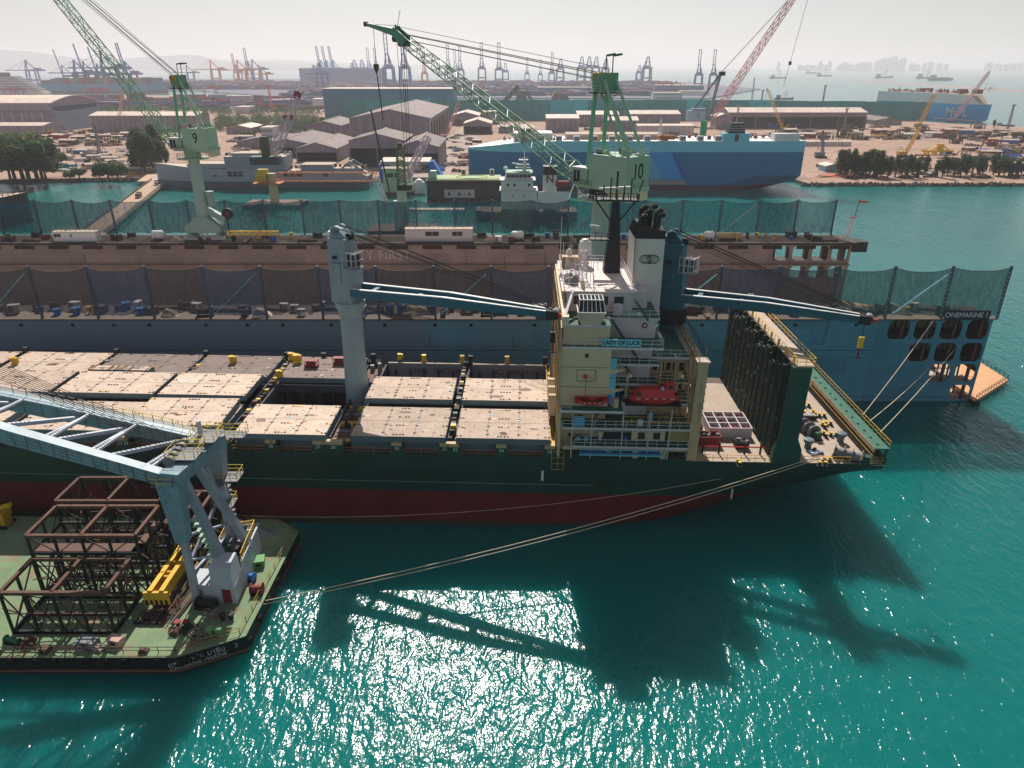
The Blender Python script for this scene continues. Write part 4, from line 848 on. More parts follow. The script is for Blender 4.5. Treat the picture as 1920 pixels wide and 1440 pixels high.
# nets and posts
nets = [net_mat('grey_safety_net', C(80, 78, 86), .72), net_mat('blue_safety_net', C(60, 86, 118), .72), net_mat('teal_safety_net', C(60, 104, 106), .74), net_mat('thin_teal_net', C(30, 115, 128), .66), net_mat('dark_teal_net', C(16, 88, 105), .76)]
postm = mat('net_post_paint', C(72, 88, 112), .5, rust=.1)
def netline(Y, zt, xs, pick, side, zb):
    for i, (a, b) in enumerate(zip(xs, xs[1:])):
        mb = MB(); n = 14; m = pick(i); sag = random.uniform(.35, .9); rows = 6; rnd = random.Random(i + int(Y)); lift = [rnd.uniform(0, 1.3) if m is nets[0] else rnd.uniform(0, .4) for _ in range(n + 1)]
        V = [[None] * (n + 1) for _ in range(rows + 1)]
        for j in range(rows + 1):
            for k in range(n + 1):
                t = k / n; top = zt - sag * 4 * t * (1 - t); bot = zb + lift[k] * .8; z = bot + (top - bot) * j / rows
                V[j][k] = (a + (b - a) * t, Y + .35 * math.sin(k * 1.3 + i) * math.sin(math.pi * j / rows) + .15 * math.sin(j * 2.2 + k), z)
        b0 = len(mb.v); mi = mb.mi(m)
        for r in V: mb.v += r
        for j in range(rows):
            for k in range(n): q = b0 + j * (n + 1) + k; mb.f.append((q, q + 1, q + n + 2, q + n + 1)); mb.m.append(mi)
        mb.build('safety_net', dock, smooth=True)
        m2 = MB(); T = V[rows]
        for p, q in zip(T, T[1:]): m2.beam(p, q, .1, .1, M['dark'])
        if i % 4 == 1: m2.beam((a + 1.2, Y - .2, zb + .5), (b - 1, Y - .2, zt - 1.2), .5, .1, M['cyan'] if Y < 150 else M['dgrey'])
        m2.build('net_edge_rope', dock)
    for i, x in enumerate(xs):
        mb = MB(); mb.beam((x, Y + side * .2, DT), (x, Y + side * .2, zt + .35), .42, .42, postm)
        for k in range(11): mb.box(x - .24, x - .18, Y - .1, Y + .1, DT + .8 + k * .85, DT + 1.1 + k * .85, M['lav']) if side > 0 and x > 60 else None
        mb.build('net_post', dock)
XN = [96.3 - 11.15 * k for k in range(24)][::-1]
def pick_near(i):
    k = 22 - i
    return nets[2] if k < 3 else nets[{6: 0, 7: 0}.get(k, [0, 1, 0, 0, 1, 0, 1][k % 7])]
netline(NY0 - .3, 28.6, XN, pick_near, 1, DT + .7)
XF = [94.6 - 11.15 * k for k in range(25)][::-1]
netline(FY1 + .2, 28.4, XF, lambda i: nets[3] if i in (23, 21, 20) else nets[[4, 3, 4, 2][i % 4]], -1, DT + .5)
# ---------- clutter on the dock tops: things ----------
def clutter():
    protos = []
    def P(nm, cat, lab, f):
        mb = MB(); f(mb); protos.append((nm, cat, lab, mb))
    P('locker', 'locker', 'pale grey steel locker', lambda m: (m.box(-1, 1, -.6, .6, 0, 1.7, M['lav']), m.box(-.9, -.05, -.62, -.6, .2, 1.5, M['dgrey'])))
    P('deck_winch', 'winch', 'dark winch with a cable drum', lambda m: (m.tube((-.9, 0, .7), (.9, 0, .7), .45, M['dark'], n=12), m.box(-1.2, -.9, -.6, .6, 0, 1.4, M['brown']), m.box(.9, 1.2, -.6, .6, 0, 1.4, M['brown']), m.box(-1.3, 1.3, -.6, .6, 0, .15, M['dark'])))
    P('storage_crate', 'crate', 'rusty red storage crate', lambda m: (m.box(-.9, .9, -.7, .7, .1, 1.1, M['redd']), m.box(-.95, .95, -.75, .75, 1.1, 1.2, M['dark'])))
    P('gas_bottle_rack', 'rack', 'green rack of gas bottles', lambda m: [m.tube((-.9 + .3 * k, 0, .1), (-.9 + .3 * k, 0, 1.5), .13, M['green'], n=8) for k in range(7)] + [m.box(-1.2, 1.2, -.3, .3, 0, .1, M['dark']), m.box(-1.2, 1.2, .25, .3, .8, .9, M['yellow'])])
    P('pipe_bundle', 'pipes', 'bundle of long rusty pipes', lambda m: [m.tube((-2.5, -.3 + .25 * (k % 3), .15 + .25 * (k // 3)), (2.5, -.3 + .25 * (k % 3), .15 + .25 * (k // 3)), .12, M['brown'], n=6) for k in range(6)])
    P('tarp_heap', 'tarpaulin', 'heap of gear under a pale tarpaulin', lambda m: [m.hexa([(-1.6, -.8, 0), (1.6, -.8, 0), (1.6, .8, 0), (-1.6, .8, 0)], [(-.7, -.3, 1.3), (.6, -.4, .9), (.8, .3, 1.1), (-.6, .3, 1.4)], M['cream'])])
    P('yellow_bollard', 'bollard', 'short yellow and black bollard', lambda m: m.lathe(0, 0, [(.4, 0), (.3, .2), (.3, 1.0), (.5, 1.1), (.5, 1.3)], M['yellow'], 10))
    P('blue_tub', 'tub', 'blue plastic tub', lambda m: m.lathe(0, 0, [(.6, 0), (.75, 1.1), (.78, 1.2)], M['blue'], 12))
    first = {}
    for (Y0, Y1, X0, X1, N_, tag_, zf_) in ((NY0 + .8, NY1 - 1.5, -105, 92, 96, 'near', DT + .12), (FY0 + .8, FY1 - 2.2, -150, 93, 84, 'far', DT + .1)):
        taken = {}
        for i in range(N_):
            x = X0 + (X1 - X0) * (i + random.random() * .8) / N_
            if tag_ == 'near' and 8 < x < 30: continue
            if tag_ == 'far' and (-96 < x < -78 or -45 < x < -24 or -108 < x < -98 or -129 < x < -118): continue
            k = random.choice([0, 1, 2, 3, 4, 5, 5, 6, 7, 1, 4]); nm, cat, lab, mb = protos[k]; y = random.uniform(Y0, Y1); s = random.uniform(.8, 1.3)
            if k in first: o = first[k].copy(); COL.objects.link(o)
            else: o = mb.build(nm); first[k] = o
            o.location = (x, y, zf_); o.rotation_euler = (0, 0, random.choice((0, 0, .3, 1.57, -.2))); o.scale = (s, s, s)
            taken.setdefault(k, []).append((o, nm, cat, lab))
        for k, L_ in taken.items():
            L_.sort(key=lambda t: scr(t[0].location)[0])
            for j, (o, nm, cat, lab) in enumerate(L_): tag(o, '%s on the %s dock wall, %s from the left' % (lab, tag_, nth(j)), cat, 'gear scattered along the dock tops')
clutter()
def cabin(x0, x1, Y, z0, z1, label, rails=True, m=None, glass=((.3, .5), (.7, .85)), D=3.0):
    m = m or M['lav']; L = x1 - x0; t = thing('portable_cabin', label, 'cabin', ((x0 + x1) / 2, Y, z0))
    mb = MB(); mb.box(-L/2, L/2, 0, D, 0, z1 - z0, m); mb.build('body', t)
    mb = MB(); mb.box(-L/2 - .1, L/2 + .1, -.1, D + .1, z1 - z0, z1 - z0 + .12, M['cream']); mb.build('roof', t)
    for a, b in glass: mb = MB(); mb.box(-L/2 + L * a, -L/2 + L * b, -.04, -.001, (z1 - z0) * .45, (z1 - z0) * .8, M['glass']); mb.box(-L/2 + L * (a + b) / 2 - .05, -L/2 + L * (a + b) / 2 + .05, -.06, -.04, (z1 - z0) * .45, (z1 - z0) * .8, M['lav']); mb.build('window', t)
    if rails: mb = MB(); mb.rail([(-L/2, 0, z1 - z0 + .12), (L/2, 0, z1 - z0 + .12)], M['dgrey'], 1.0, 1.4, .07); mb.build('roof_railing', t)
    return t
cabin(atY(760, 445, FY0 + 1).x, atY(886, 445, FY0 + 1).x, FY0 + 1, DT + .1, DT + 3.6, 'long lilac grey cabin with two windows on the far dock wall')
cabin(atY(100, 445, FY0 + 1).x, atY(180, 445, FY0 + 1).x, FY0 + 1, DT + .1, DT + 2.8, 'white low cabin with a slanted blue window on the far dock wall', glass=((.02, .18), (.4, .44)), m=M['white'])
def tank(u, r, L, label, m=M['white']):
    p = atY(u, 438, FY0 + 3); t = thing('storage_tank', label, 'tank', (p.x, FY0 + 3, DT + .1)); mb = MB(); mb.tube((-L/2, 0, r + .2), (L/2, 0, r + .2), r, m, n=18); mb.tube((-L/2 - .5, 0, r + .2), (-L/2, 0, r + .2), r * .6, m, r, n=18); mb.tube((L/2, 0, r + .2), (L/2 + .5, 0, r + .2), r, m, r * .6, n=18); mb.build('vessel', t)
    mb = MB(); mb.box(-L * .35, -L * .25, -r * .8, r * .8, 0, r, M['dark']); mb.box(L * .25, L * .35, -r * .8, r * .8, 0, r, M['dark']); mb.build('saddle', t)
tank(296, 1.3, 2.6, 'white rounded tank on the far dock wall left of crane nine'); tank(970, 1.2, 2.8, 'white rounded tank on the far dock wall left of crane ten'); tank(1330, 1.2, 2.0, 'white short tank on the far dock wall right of the ship funnel')
tank(1368, 1.0, 6.5, 'long rusty beige tank lying on the far dock wall', M['beige2'])
# windsock mast at the end of the far wall
t = thing('windsock_mast', 'thin lattice mast with a red windsock at the end of the far dock wall', 'mast', (95.8, FY0 + 2, DT + .1)); mb = MB(); mb.lattice((0, 0, 0), (.8, 0, 6.6), .9, .7, 8, M['lav'], .07, .04, side=(1, 0, 0)); mb.box(-.1, 1.7, -.6, .6, 6.6, 6.75, M['redd']); mb.rail([(-.1, -.6, 6.7), (1.7, -.6, 6.7)], M['redd'], .9, .6, .06); mb.tube((1.3, 0, 6.7), (1.8, 0, 11.3), .08, M['dark'], n=5); mb.build('pole', t)
mb = MB(); mb.tube((1.8, 0, 11.1), (4.3, 0, 10.9), .4, M['red'], .2, n=8); mb.build('windsock', t)
# yellow beam beside crane nine
t = thing('yellow_gangway_beam', 'long yellow truss beam lying on the far dock wall right of crane nine', 'truss', (atY(425, 432, FY0 + 2).x, FY0 + 2.5, DT + 1.2)); mb = MB(); mb.lattice((0, 0, 1.0), (14.5, 0, 1.0), 1.1, 1.1, 14, M['yellow'], .1, .06); mb.box(1, 2, -.5, .5, -1.2, .5, M['dark']); mb.box(12, 13, -.5, .5, -1.2, .5, M['dark']); mb.build('truss', t)
# ---------- mooring lines ----------
def line(p, q, sag, r, label, m=M['rope'], n=24):
    pts = [Vector(p).lerp(Vector(q), i / n) - Vector((0, 0, sag * 4 * (i / n) * (1 - i / n))) for i in range(n + 1)]
    mb = MB(); mb.path(pts, r, m, 6); return tag(mb.build('mooring_rope'), label, 'rope')
q0 = SM @ Vector((44.5, .5, 12.6)); q1 = at(494, 1133, 3.3)
line(q1, q0 , 1.6, .06, 'pale mooring rope from the barge bow to the ship stern'); line(q1 + Vector((.2, .3, .3)), q0 + Vector((.1, .3, .3)), 1.45, .06, 'second pale rope running just above the barge bow mooring rope')
line(atY(470, 968, 88.5), SM @ Vector((43.5, .5, 12.4)), 3.2, .035, 'very thin slack line hanging along the red ship side')
for i, (a, b) in enumerate((((1617, 779), (1752, 598)), ((1630, 790), (1742, 690)), ((1650, 811), (1790, 655)))):
    s_ = Sz(a[0], a[1], 15.2); line(SM @ s_, atY(b[0], b[1], NY0 + .2), .5, .08, '%s rope from the left between the ship stern and the dock wall' % nth(i))
# ================= DOCK CRANES =================
def dock_crane(name_no, X, Y, base, slew, s, yaw, jib_pitch, jibL, label, portal, house_rot=0):
    t = thing('dock_crane', label, 'crane', (X, Y, base)); H = slew - base
    mb = MB(); c = M['mint']
    pale = mat('crane_column_paint', C(142, 172, 165), .5, rust=.15, var=.12)
    if portal:
        mb.prism([(-5, 2.2), (5, 2.2), (5, 3.8), (1.6, 6.6), (-1.6, 6.6), (-5, 3.8)], lambda x, z: (x, -2.2, z), lambda x, z: (x, 2.2, z), pale); mb.build('portal', t)
        for sx in (-1, 1):
            for sy in (-1.8, 1.8):
                m2 = MB(); m2.box(sx * 4 - 2.0, sx * 4 + 2.0, sy - .4, sy + .4, .1, .9, M['lav']); m2.prism([(sx * 4 - 1.3, .9), (sx * 4 + 1.3, .9), (sx * 4, 2.3)], lambda x, z: (x, sy - .4, z), lambda x, z: (x, sy + .4, z), pale); m2.build('bogie', t)
        m2 = MB(); m2.beam((-1.3, -2, 2.3), (0, -2, .1), .35, .35, M['lav']); m2.beam((1.3, -2, 2.3), (0, -2, .1), .35, .35, M['lav']); m2.build('portal_brace', t)
        m2 = MB(); m2.lathe(0, 0, [(1.95, 6.0), (1.75, 11.5), (1.55, 14), (1.5, H - 1.5), (2.1, H - .4)], pale, 20); m2.build('column', t)
        m2 = MB(); m2.beam((1.4, 0, 8.2), (6.2, 0, 5.6), 2.0, 1.6, pale); m2.tube((2.9, 0, 9.5), (2.9, 0, 13.5), 1.1, pale, n=12); m2.build('cable_house', t)
        m2 = MB(); m2.tube((7.0, -.5, 7.2), (7.0, .5, 7.2), 1.6, M['dark'], n=18); m2.tube((7.0, -.6, 7.2), (7.0, .6, 7.2), .5, M['redd'], n=10); m2.build('cable_reel', t)
    else:
        m2 = MB(); m2.lathe(0, 0, [(2.2, 0), (2.2, 6), (1.75, 8), (1.65, H - 4), (2.1, H - 1)], pale, 24); m2.build('column', t)
        for x in (-4, 4): m2 = MB(); m2.beam((0, 0, 6), (x, 0, 0), 1.2, 1.2, pale); m2.build('leg', t)
    z = H
    m2 = MB(); m2.lathe(0, 0, [(4.2 * s, z - 2.6), (4.3 * s, z - 2.3)], c, 24); ring = [(math.cos(k * .2618) * 4.2 * s, math.sin(k * .2618) * 4.2 * s, z - 2.3) for k in range(25)]
    for a, b in zip(ring, ring[1:]): m2.beam(Vector(a) + Vector((0, 0, 1.05)), Vector(b) + Vector((0, 0, 1.05)), .09, .09, M['lav']); m2.beam(a, Vector(a) + Vector((0, 0, 1.05)), .07, .07, M['lav'])
    m2.build('ring_platform', t)
    m2 = MB(); m2.tube((0, 0, z - 2.3), (0, 0, z - .3), 2.2 * s, M['dark'] if not portal else c, n=20); m2.build('slew_ring', t)
    # upper works, rotated by yaw: local +x is the jib direction
    hl = 6.4 if portal else 8.0
    U = lambda x, y, zz: (math.cos(yaw) * x - math.sin(yaw) * y, math.sin(yaw) * x + math.cos(yaw) * y, zz + z)
    def ub(mb, x0, x1, y0, y1, z0, z1, m): mb.hexa([U(x0, y0, z0), U(x1, y0, z0), U(x1, y1, z0), U(x0, y1, z0)], [U(x0, y0, z1), U(x1, y0, z1), U(x1, y1, z1), U(x0, y1, z1)], m)
    m2 = MB(); ub(m2, -(hl + .4) * s, 3.6 * s, -3.0 * s, 3.0 * s, -.3, .5, c); m2.prism([(-(hl + .4) * s, -.3), (-(hl + .4) * s, -1.9), (-5.5 * s, -1.9 if not portal else -.9), (-2.5 * s, -.3)], lambda a, b: U(a, -2.6 * s, b), lambda a, b: U(a, 2.6 * s, b), mat('crane_cream', C(205, 205, 165), .6, rust=.2)); m2.build('turntable', t)
    m2 = MB(); ub(m2, -hl * s, .4 * s, -3.1 * s, 3.1 * s, .5, 5.2 * s + .4, c); mh = m2.build('machinery_house', t)
    m2 = MB(); zt = 5.2 * s + .4; r_ = random.Random(int(X))
    for k in range(9): a, b = r_.uniform(-hl + .5, -1) * s, r_.uniform(-2.6, 2.6) * s; ub(m2, a, a + r_.uniform(.5, 1.3), b, b + .7, zt, zt + r_.uniform(.4, 1.1), r_.choice([M['dark'], M['lav'], c, M['cream']]))
    pts = [U(-hl * s, -3 * s, zt), U(.3 * s, -3 * s, zt), U(.3 * s, 3 * s, zt), U(-hl * s, 3 * s, zt), U(-hl * s, -3 * s, zt)]; m2.rail(pts, c, 1, 1.4, .07); m2.build('roof_gear', mh)
    # number on both long sides
    if not portal: o = mobj('lettering', text_mesh(name_no, 3.6 * s, M['black'], bold=.03, xs=.8), mh, U(-8.04 * s, 0, 3.0 * s)); o.rotation_euler = (R(90), 0, yaw - math.pi / 2)
    for sd, rz in ((-3.13 * s, yaw), (3.13 * s, yaw + math.pi)):
        if not portal: break
        q = U(-3.4 * s, sd, 3.0 * s); o = mobj('lettering', text_mesh(name_no, 3.6 * s, M['black'], bold=.04, xs=.8), mh, q); o.rotation_euler = (R(90), 0, rz)
    # cab on the near side
    cs = -1 if math.cos(yaw) > 0 else 1
    m2 = MB(); cy0, cy1 = (3.2 * s * cs - (1.5 if cs > 0 else -1.5) * 0, 0), 0
    ya, yb = sorted((cs * 3.1 * s, cs * .8 * s)); ub(m2, .9 * s, 4.4 * s, ya, yb, .2, 3.0 * s, c); ub(m2, .7 * s, 4.7 * s, ya - .1, yb + .1, 3.0 * s, 3.0 * s + .12, M['lav']); cb = m2.build('cab', t)
    m2 = MB(); yo = cs * 3.1 * s; y_a, y_b = sorted((yo, yo + cs * .05)); ub(m2, 2.4 * s, 4.2 * s, y_a, y_b, .7, 2.6 * s, M['glass']); ub(m2, 4.4 * s, 4.45 * s, ya + .2, yb - .2, .9, 2.7 * s, M['glass']); m2.build('window', cb)
    m2 = MB(); 
    for k in (0, 1, 2): p_, q_ = U((2.4 + .9 * k) * s, yo + cs * .08, .7), U((2.4 + .9 * k) * s, yo + cs * .08, 2.6 * s); m2.beam(p_, q_, .1, .1, M['lav'])
    m2.rail([U(4.8 * s, yo, .1), U(-1 * s, yo + cs * .9, .1)], M['dark'], 1.0, .9, .07); m2.build('cab_frame', cb)
    # A-frame
    m2 = MB(); top = z + 20 * s - 2
    if portal: top = z + 18.3
    tz = top - z; 
    for y in (-2.0 * s, 2.0 * s):
        m2.tube(U(1.9 * s, y, .5), U(1.0 * s, y * .75, tz), .38 * s, mat('green_leg_paint', C(100, 175, 140), .5, rust=.15), n=8)
        m2.tube(U((-hl + .6) * s, y, zt), U(-.6 * s, y * .75, tz - .5), .26 * s, c, n=8)
        m2.tube(U(-5.6 * s, y * .5, zt), U(.2 * s, y * .5, tz - 3), .22 * s, c, n=6)
        for k in range(5): a_ = k / 5; b_ = (k + .6) / 5; m2.beam(U((-hl + .6 + (hl - 1) * a_) * s, y * (1 - .25 * a_), zt + (tz - zt) * a_), U((-5.6 + 5.8 * b_) * s, y * .5, zt + (tz - 3 - zt) * b_), .12, .12, M['mintd'])
    m2.beam(U(1.6 * s, -1.9 * s, tz * .45), U(-2.6 * s, 1.9 * s, tz * .62), .18, .18, M['mintd'])
    m2.build('a_frame', t)
    m2 = MB(); ub(m2, -1.6 * s, 1.9 * s, -2.4 * s, 2.4 * s, tz - 2.9, tz - 2.7, M['dark']); pts = [U(-1.6 * s, -2.4 * s, tz - 2.7), U(1.9 * s, -2.4 * s, tz - 2.7), U(1.9 * s, 2.4 * s, tz - 2.7), U(-1.6 * s, 2.4 * s, tz - 2.7)]; m2.rail(pts, c, 1.1, 1, .07, (1, .5))
    for y in (-1.6, 0, 1.6): m2.tube(U(.9 * s, y * s - .3, tz - .4), U(.9 * s, y * s + .3, tz - .4), .95 * s, M['yellow'] if y else M['brown'], n=12)
    ub(m2, -.9 * s, .3 * s, -1.9 * s, 1.9 * s, tz - 2.6, tz + .5, M['mintd']); ub(m2, .4 * s, 1.6 * s, 1.0 * s, 1.9 * s, tz - 2, tz + .3, M['mintd'])
    for y in (-.9, .9): m2.tube(U(-.4 * s, y, tz + .4), U(-.4 * s, y, tz + 3.1 * s), .1, M['dark'], n=6); m2.beam(U(-.6 * s, y, tz + 3.1 * s), U(-2.2 * s, y, tz + 3.3 * s), .6, .3, M['green'])
    m2.build('sheave_platform', t)
    # jib
    f = Vector(U(4.0 * s, 0, .4)); d = Vector((math.cos(yaw) * math.cos(jib_pitch), math.sin(yaw) * math.cos(jib_pitch), math.sin(jib_pitch))); side = (-math.sin(yaw), math.cos(yaw), 0)
    e = f + d * jibL; m2 = MB(); k1 = f + d * 5 * s
    m2.lattice(f, k1, 3.8 * s, 3.2 * s, 3, M['mintd'], .15, .09, side=side, h0=1.1 * s, h1=2.4 * s); m2.lattice(k1, e, 3.0 * s, 1.9 * s, 19, M['mintd'], .11, .055, side=side, h0=2.4 * s, h1=2.0 * s)
    jb = m2.build('jib', t)
    n_ = Vector(side).cross(d) * -1; n_ = n_ if n_.z > 0 else -n_
    m2 = MB(); g = mat('jib_head_green', C(40, 135, 110), .5, rust=.15)
    for y in (-.85, .85):
        o_ = Vector(side) * y * s; m2.beam(e + o_ - d * .3, e + o_ + d * 4.6 * s + n_ * .5 * s, .25, 2.3 * s, g, .25, 1.9 * s)
    hd = Vector((d.x, d.y, 0)).normalized(); E2 = e + d * 4.2 * s + hd * 12.5 * s + Vector((0, 0, 2.4 * s)); m2.beam(e + d * 4.0 * s + n_ * .3, E2, 1.5 * s, 1.5 * s, g, .7, .6); m2.tube(E2 - Vector(side) * .4, E2 + Vector(side) * .4, .6, M['dark'], n=10)
    for q in (1.2, 3.6): m2.tube(e + d * q * s - Vector(side) * 1.0 - n_ * .9, e + d * q * s + Vector(side) * 1.0 - n_ * .9, .7 * s, M['dark'], n=12)
    m2.beam(e + d * 4.3 * s + n_ * 1.2, e + d * 4.2 * s + n_ * 2.0, .9, .9, g); m2.tube(e + d * 4.2 * s + n_ * 1.6, e + d * 4.2 * s + Vector((1.2, 0, 4.8)) * s, .06, M['dark'], n=4); m2.build('jib_head', jb)
    m2 = MB(); A = Vector(U(.6 * s, 0, tz + .2))
    for y in (-1.4, -1.0, 1.0, 1.4): m2.tube(A + Vector(side) * y, e + d * 1.5 + n_ * 1.1 + Vector(side) * y * .5, .06, M['wire'], n=4, cap=False)
    for y in (-.5, .5): m2.tube(A + Vector(side) * y - Vector((0, 0, 1)), e + d * .2 + n_ * .3 + Vector(side) * y * .5, .05, M['wire'], n=4, cap=False)
    m2.tube(A + Vector((0, 0, 1.0)), e + d * 4.3 * s + n_ * 1.6, .05, M['wire'], n=4, cap=False); m2.tube(e + d * 4.3 * s + n_ * 1.8, E2, .05, M['wire'], n=4, cap=False)
    m2.build('luffing_ropes', t)
    return t, e, d, Vector(side), Vector((X, Y, base))
def hoist(t, base, p, z1, hookz, m=M['black'], n=1, tail=0, label=None):
    mb = MB()
    for k in range(n): mb.tube((p.x + k * .5, p.y, p.z), (p.x + k * .5, p.y, hookz + .8), .06, M['wire'], n=4, cap=False)
    if tail: mb.tube((p.x, p.y, hookz - .8), (p.x + .8, p.y, tail), .14, M['wire'], n=5)
    mb.build('hoist_rope', t)
    mb = MB(); mb.lathe(p.x, p.y, [(.1, hookz - 1.4), (.55, hookz - .2), (.75, hookz + .5), (.6, hookz + 1.0), (.1, hookz + 1.2)], m, 12); mb.build('hook_block', t)
# crane ten stands on the near wall, its jib to the left
X10 = atY(1128, 350, 138).x; Y10 = 132; k = -.1488 / 1.109; ca, sa = math.cos(R(Y10)), math.sin(R(Y10)); kk = (k * 138 - X10) / (ca - k * sa)
tipw = atY(757, 78, 138 + sa * kk); pt = math.atan2(tipw.z - 43.9, kk - 4.2); L10 = math.hypot(tipw.z - 43.9, kk - 4.2); TY = tipw.y
t10, e, d, sd_, b0 = dock_crane('10', X10, 138, DT + .1, 43.5, 1.05, R(Y10), pt, L10, 'pale green crane numbered 10 with its long lattice jib reaching left', False)
p = e + d * 4.2 + Vector((d.x, d.y, 0)).normalized() * 10 + Vector((0, 0, 1.5)); loc = lambda u, v: atY(u, v, TY + 5).z - (DT + .1)
mbp = p; hoist(t10, b0, Vector((p.x, p.y, p.z)), 0, loc(703, 128), mat('hook_brown', C(70, 55, 25), .6), 1, loc(712, 228))
p = e + d * 3.2
mb = MB()
for k, (dx, v_) in enumerate(((-.6, 300), (.4, 330), (1.5, 270), (.9, 240))): mb.tube((p.x + dx, p.y, p.z - 1), (p.x + dx + (.5 - dx) * .4, p.y, loc(750, v_)), .06, M['wire'], n=4, cap=False)
mb.build('hoist_rope', t10)
X9 = atY(372, 350, 205.5).x
t9, e, d, sd_, b9 = dock_crane('9', X9, 205.5, DT + .1, 43.2, 1.0, R(172), R(55), 58, 'pale green portal crane numbered 9 with its steep jib raised', True)
# ================= CRANE BARGE =================
BZ = 3.0
barge = thing('crane_barge', 'black hulled barge with a scuffed green deck in the lower left corner', 'barge', (-70, 74, 0))
def bl(p): return Vector(p) - Vector((-70, 74, 0))
out = [(-135, 60.6), (-38, 60.6), (-31.2, 63.9), (-30.6, 84.4), (-34.6, 87.3), (-135, 89.5)]
inn = [(-135, 61.4), (-38.6, 61.4), (-32.6, 64.6), (-32.0, 84.0), (-35.4, 86.6), (-135, 88.5)]
L2 = lambda z, dx=0: (lambda x, y: (x + 70, y - 74, z))
mb = MB(); mb.prism(inn, L2(-2), L2(-.02 + .6), M['hull_dark']); mb.prism(out, L2(.6), L2(BZ - .02), M['hull_dark']); 
mb.build('hull', barge)
mb = MB(); mb.prism([(x, y) for x, y in out], L2(BZ - .02), L2(BZ + .06), M['barge']); mb.build('deck', barge)
mb = MB()
for (a, b) in zip(out[:-1], out[1:]): mb.beam(bl((a[0], a[1], 1.1)), bl((b[0], b[1], 1.1)), .25, .3, M['brown'])
mb.build('rubbing_strake', barge)
mb = MB()
for (a, b) in (((-130, 61.2), (-38.2, 61.2)), ((-38.2, 61.2), (-32, 64.2)), ((-32, 64.2), (-31.2, 84)), ((-31.2, 84), (-34.8, 86.8)), ((-34.8, 86.8), (-60, 87.8))): mb.rail([bl((a[0], a[1], BZ)), bl((b[0], b[1], BZ))], M['rustf'] if a[1] == b[1] else mat('worn_yellow_rail', C(160, 130, 50), .7, rust=.3), 1.0, 2.0, .06)
mb.build('railing', barge)
for k in range(34):                                   # tyres hung along the edge
    if k < 24: q = Vector((-100 + k * 2.7 + random.uniform(-.6, .6), 60.45, 2.4))
    else: t = (k - 24) / 9; q = Vector((-38 + 7 * t, 60.6 + 3.3 * t, 2.4)) + Vector((.1, -.15, 0)) if k < 28 else Vector((-30.8, 64 + (k - 28) * 3.5, 2.2))
    mb = MB(); n = 12; rx = (1, 0) if k < 28 else (0, 1)
    ring = [bl(q) + Vector((rx[0] * math.cos(i * .5236) * .42, rx[1] * math.cos(i * .5236) * .42, math.sin(i * .5236) * .42)) for i in range(n + 1)]
    mb.path(ring, .14, M['rubber'], 6); mb.build('tyre_fender', barge)
ang = math.atan2(3.3, 6.8); nrm = Vector((math.sin(ang), -math.cos(ang), 0)); c0 = Vector((-35.6, 61.77, 0)) + nrm * .1
wl = mat('hull_lettering', C(190, 190, 190), .6)
sign('แหลมฉบัง มารีน', .95, wl, barge, bl(c0 + Vector((-.5, -.3, 2.35))), ang, ext=.01); sign('CHABANG MARINE', .7, wl, barge, bl(c0 + Vector((-.4, -.25, 1.6))), ang, ext=.01)
sign('3', .9, wl, barge, bl(Vector((-32.3, 63.37, 2.2)) + nrm * .1), ang, ext=.01)
# deckhouse
W = mat('chalky_white_paint', C(185, 192, 202), .55, rust=.3, var=.15)
mb = MB()
mb.hexa([bl(p) for p in ((-39.8, 70.0, BZ), (-34.1, 69.3, BZ), (-34.3, 72.8, BZ), (-39.8, 73.0, BZ))], [bl(p) for p in ((-39.8, 70.0, 5.6), (-34.1, 69.3, 5.6), (-34.3, 72.8, 5.6), (-39.8, 73.0, 5.6))], W)
mb.hexa([bl(p) for p in ((-37.0, 69.6, 5.6), (-34.12, 69.32, 5.6), (-34.3, 72.6, 5.6), (-37.0, 72.6, 5.6))], [bl(p) for p in ((-37.0, 69.8, 8.4), (-34.5, 69.6, 8.4), (-34.6, 72.6, 8.4), (-37.0, 72.6, 8.4))], W)
mb.hexa([bl(p) for p in ((-34.35, 72.8, BZ), (-34.1, 72.8, BZ), (-34.5, 80, BZ), (-34.8, 80, BZ))], [bl(p) for p in ((-34.35, 72.8, 7.0), (-34.1, 72.8, 7.0), (-34.5, 80, 7.0), (-34.8, 80, 7.0))], W)
mb.hexa([bl(p) for p in ((-38.5, 75, BZ), (-34.4, 75, BZ), (-34.8, 80, BZ), (-38.9, 80, BZ))], [bl(p) for p in ((-38.5, 75, 6.2), (-34.4, 75, 6.2), (-34.8, 80, 6.2), (-38.9, 80, 6.2))], W)
dh = mb.build('winch_house', barge)
mb = MB(); mb.hexa([bl(p) for p in ((-35.8, 69.43, 3.2), (-34.7, 69.3, 3.2), (-34.7, 69.5, 3.2), (-35.8, 69.6, 3.2))], [bl(p) for p in ((-35.8, 69.43, 5.2), (-34.7, 69.3, 5.2), (-34.7, 69.5, 5.2), (-35.8, 69.6, 5.2))], M['redd']); mb.build('door', dh)
mb = MB(); mb.box(*[v for v in (bl((-39.4, 0, 0)).x, bl((-38.3, 0, 0)).x, bl((0, 69.82, 0)).y, bl((0, 69.95, 0)).y)], 4.0, 4.9, M['dgrey']); mb.build('window', dh)
mb = MB(); mb.rail([bl(p) for p in ((-38.8, 80, 6.3), (-34.8, 80, 7.0), (-34.2, 72.8, 7.0))], M['yellow'], 1.1, .8, .08); mb.rail([bl((-39.8, 70.1, 5.6)), bl((-39.8, 72.9, 5.6))], M['yellow'], 1.1, .8, .07); mb.rail([bl((-38.8, 80, 6.2)), bl((-38.5, 75, 6.2))], M['yellow'], 1.1, .8, .07); mb.build('roof_railing', dh)
r_ = random.Random(5)
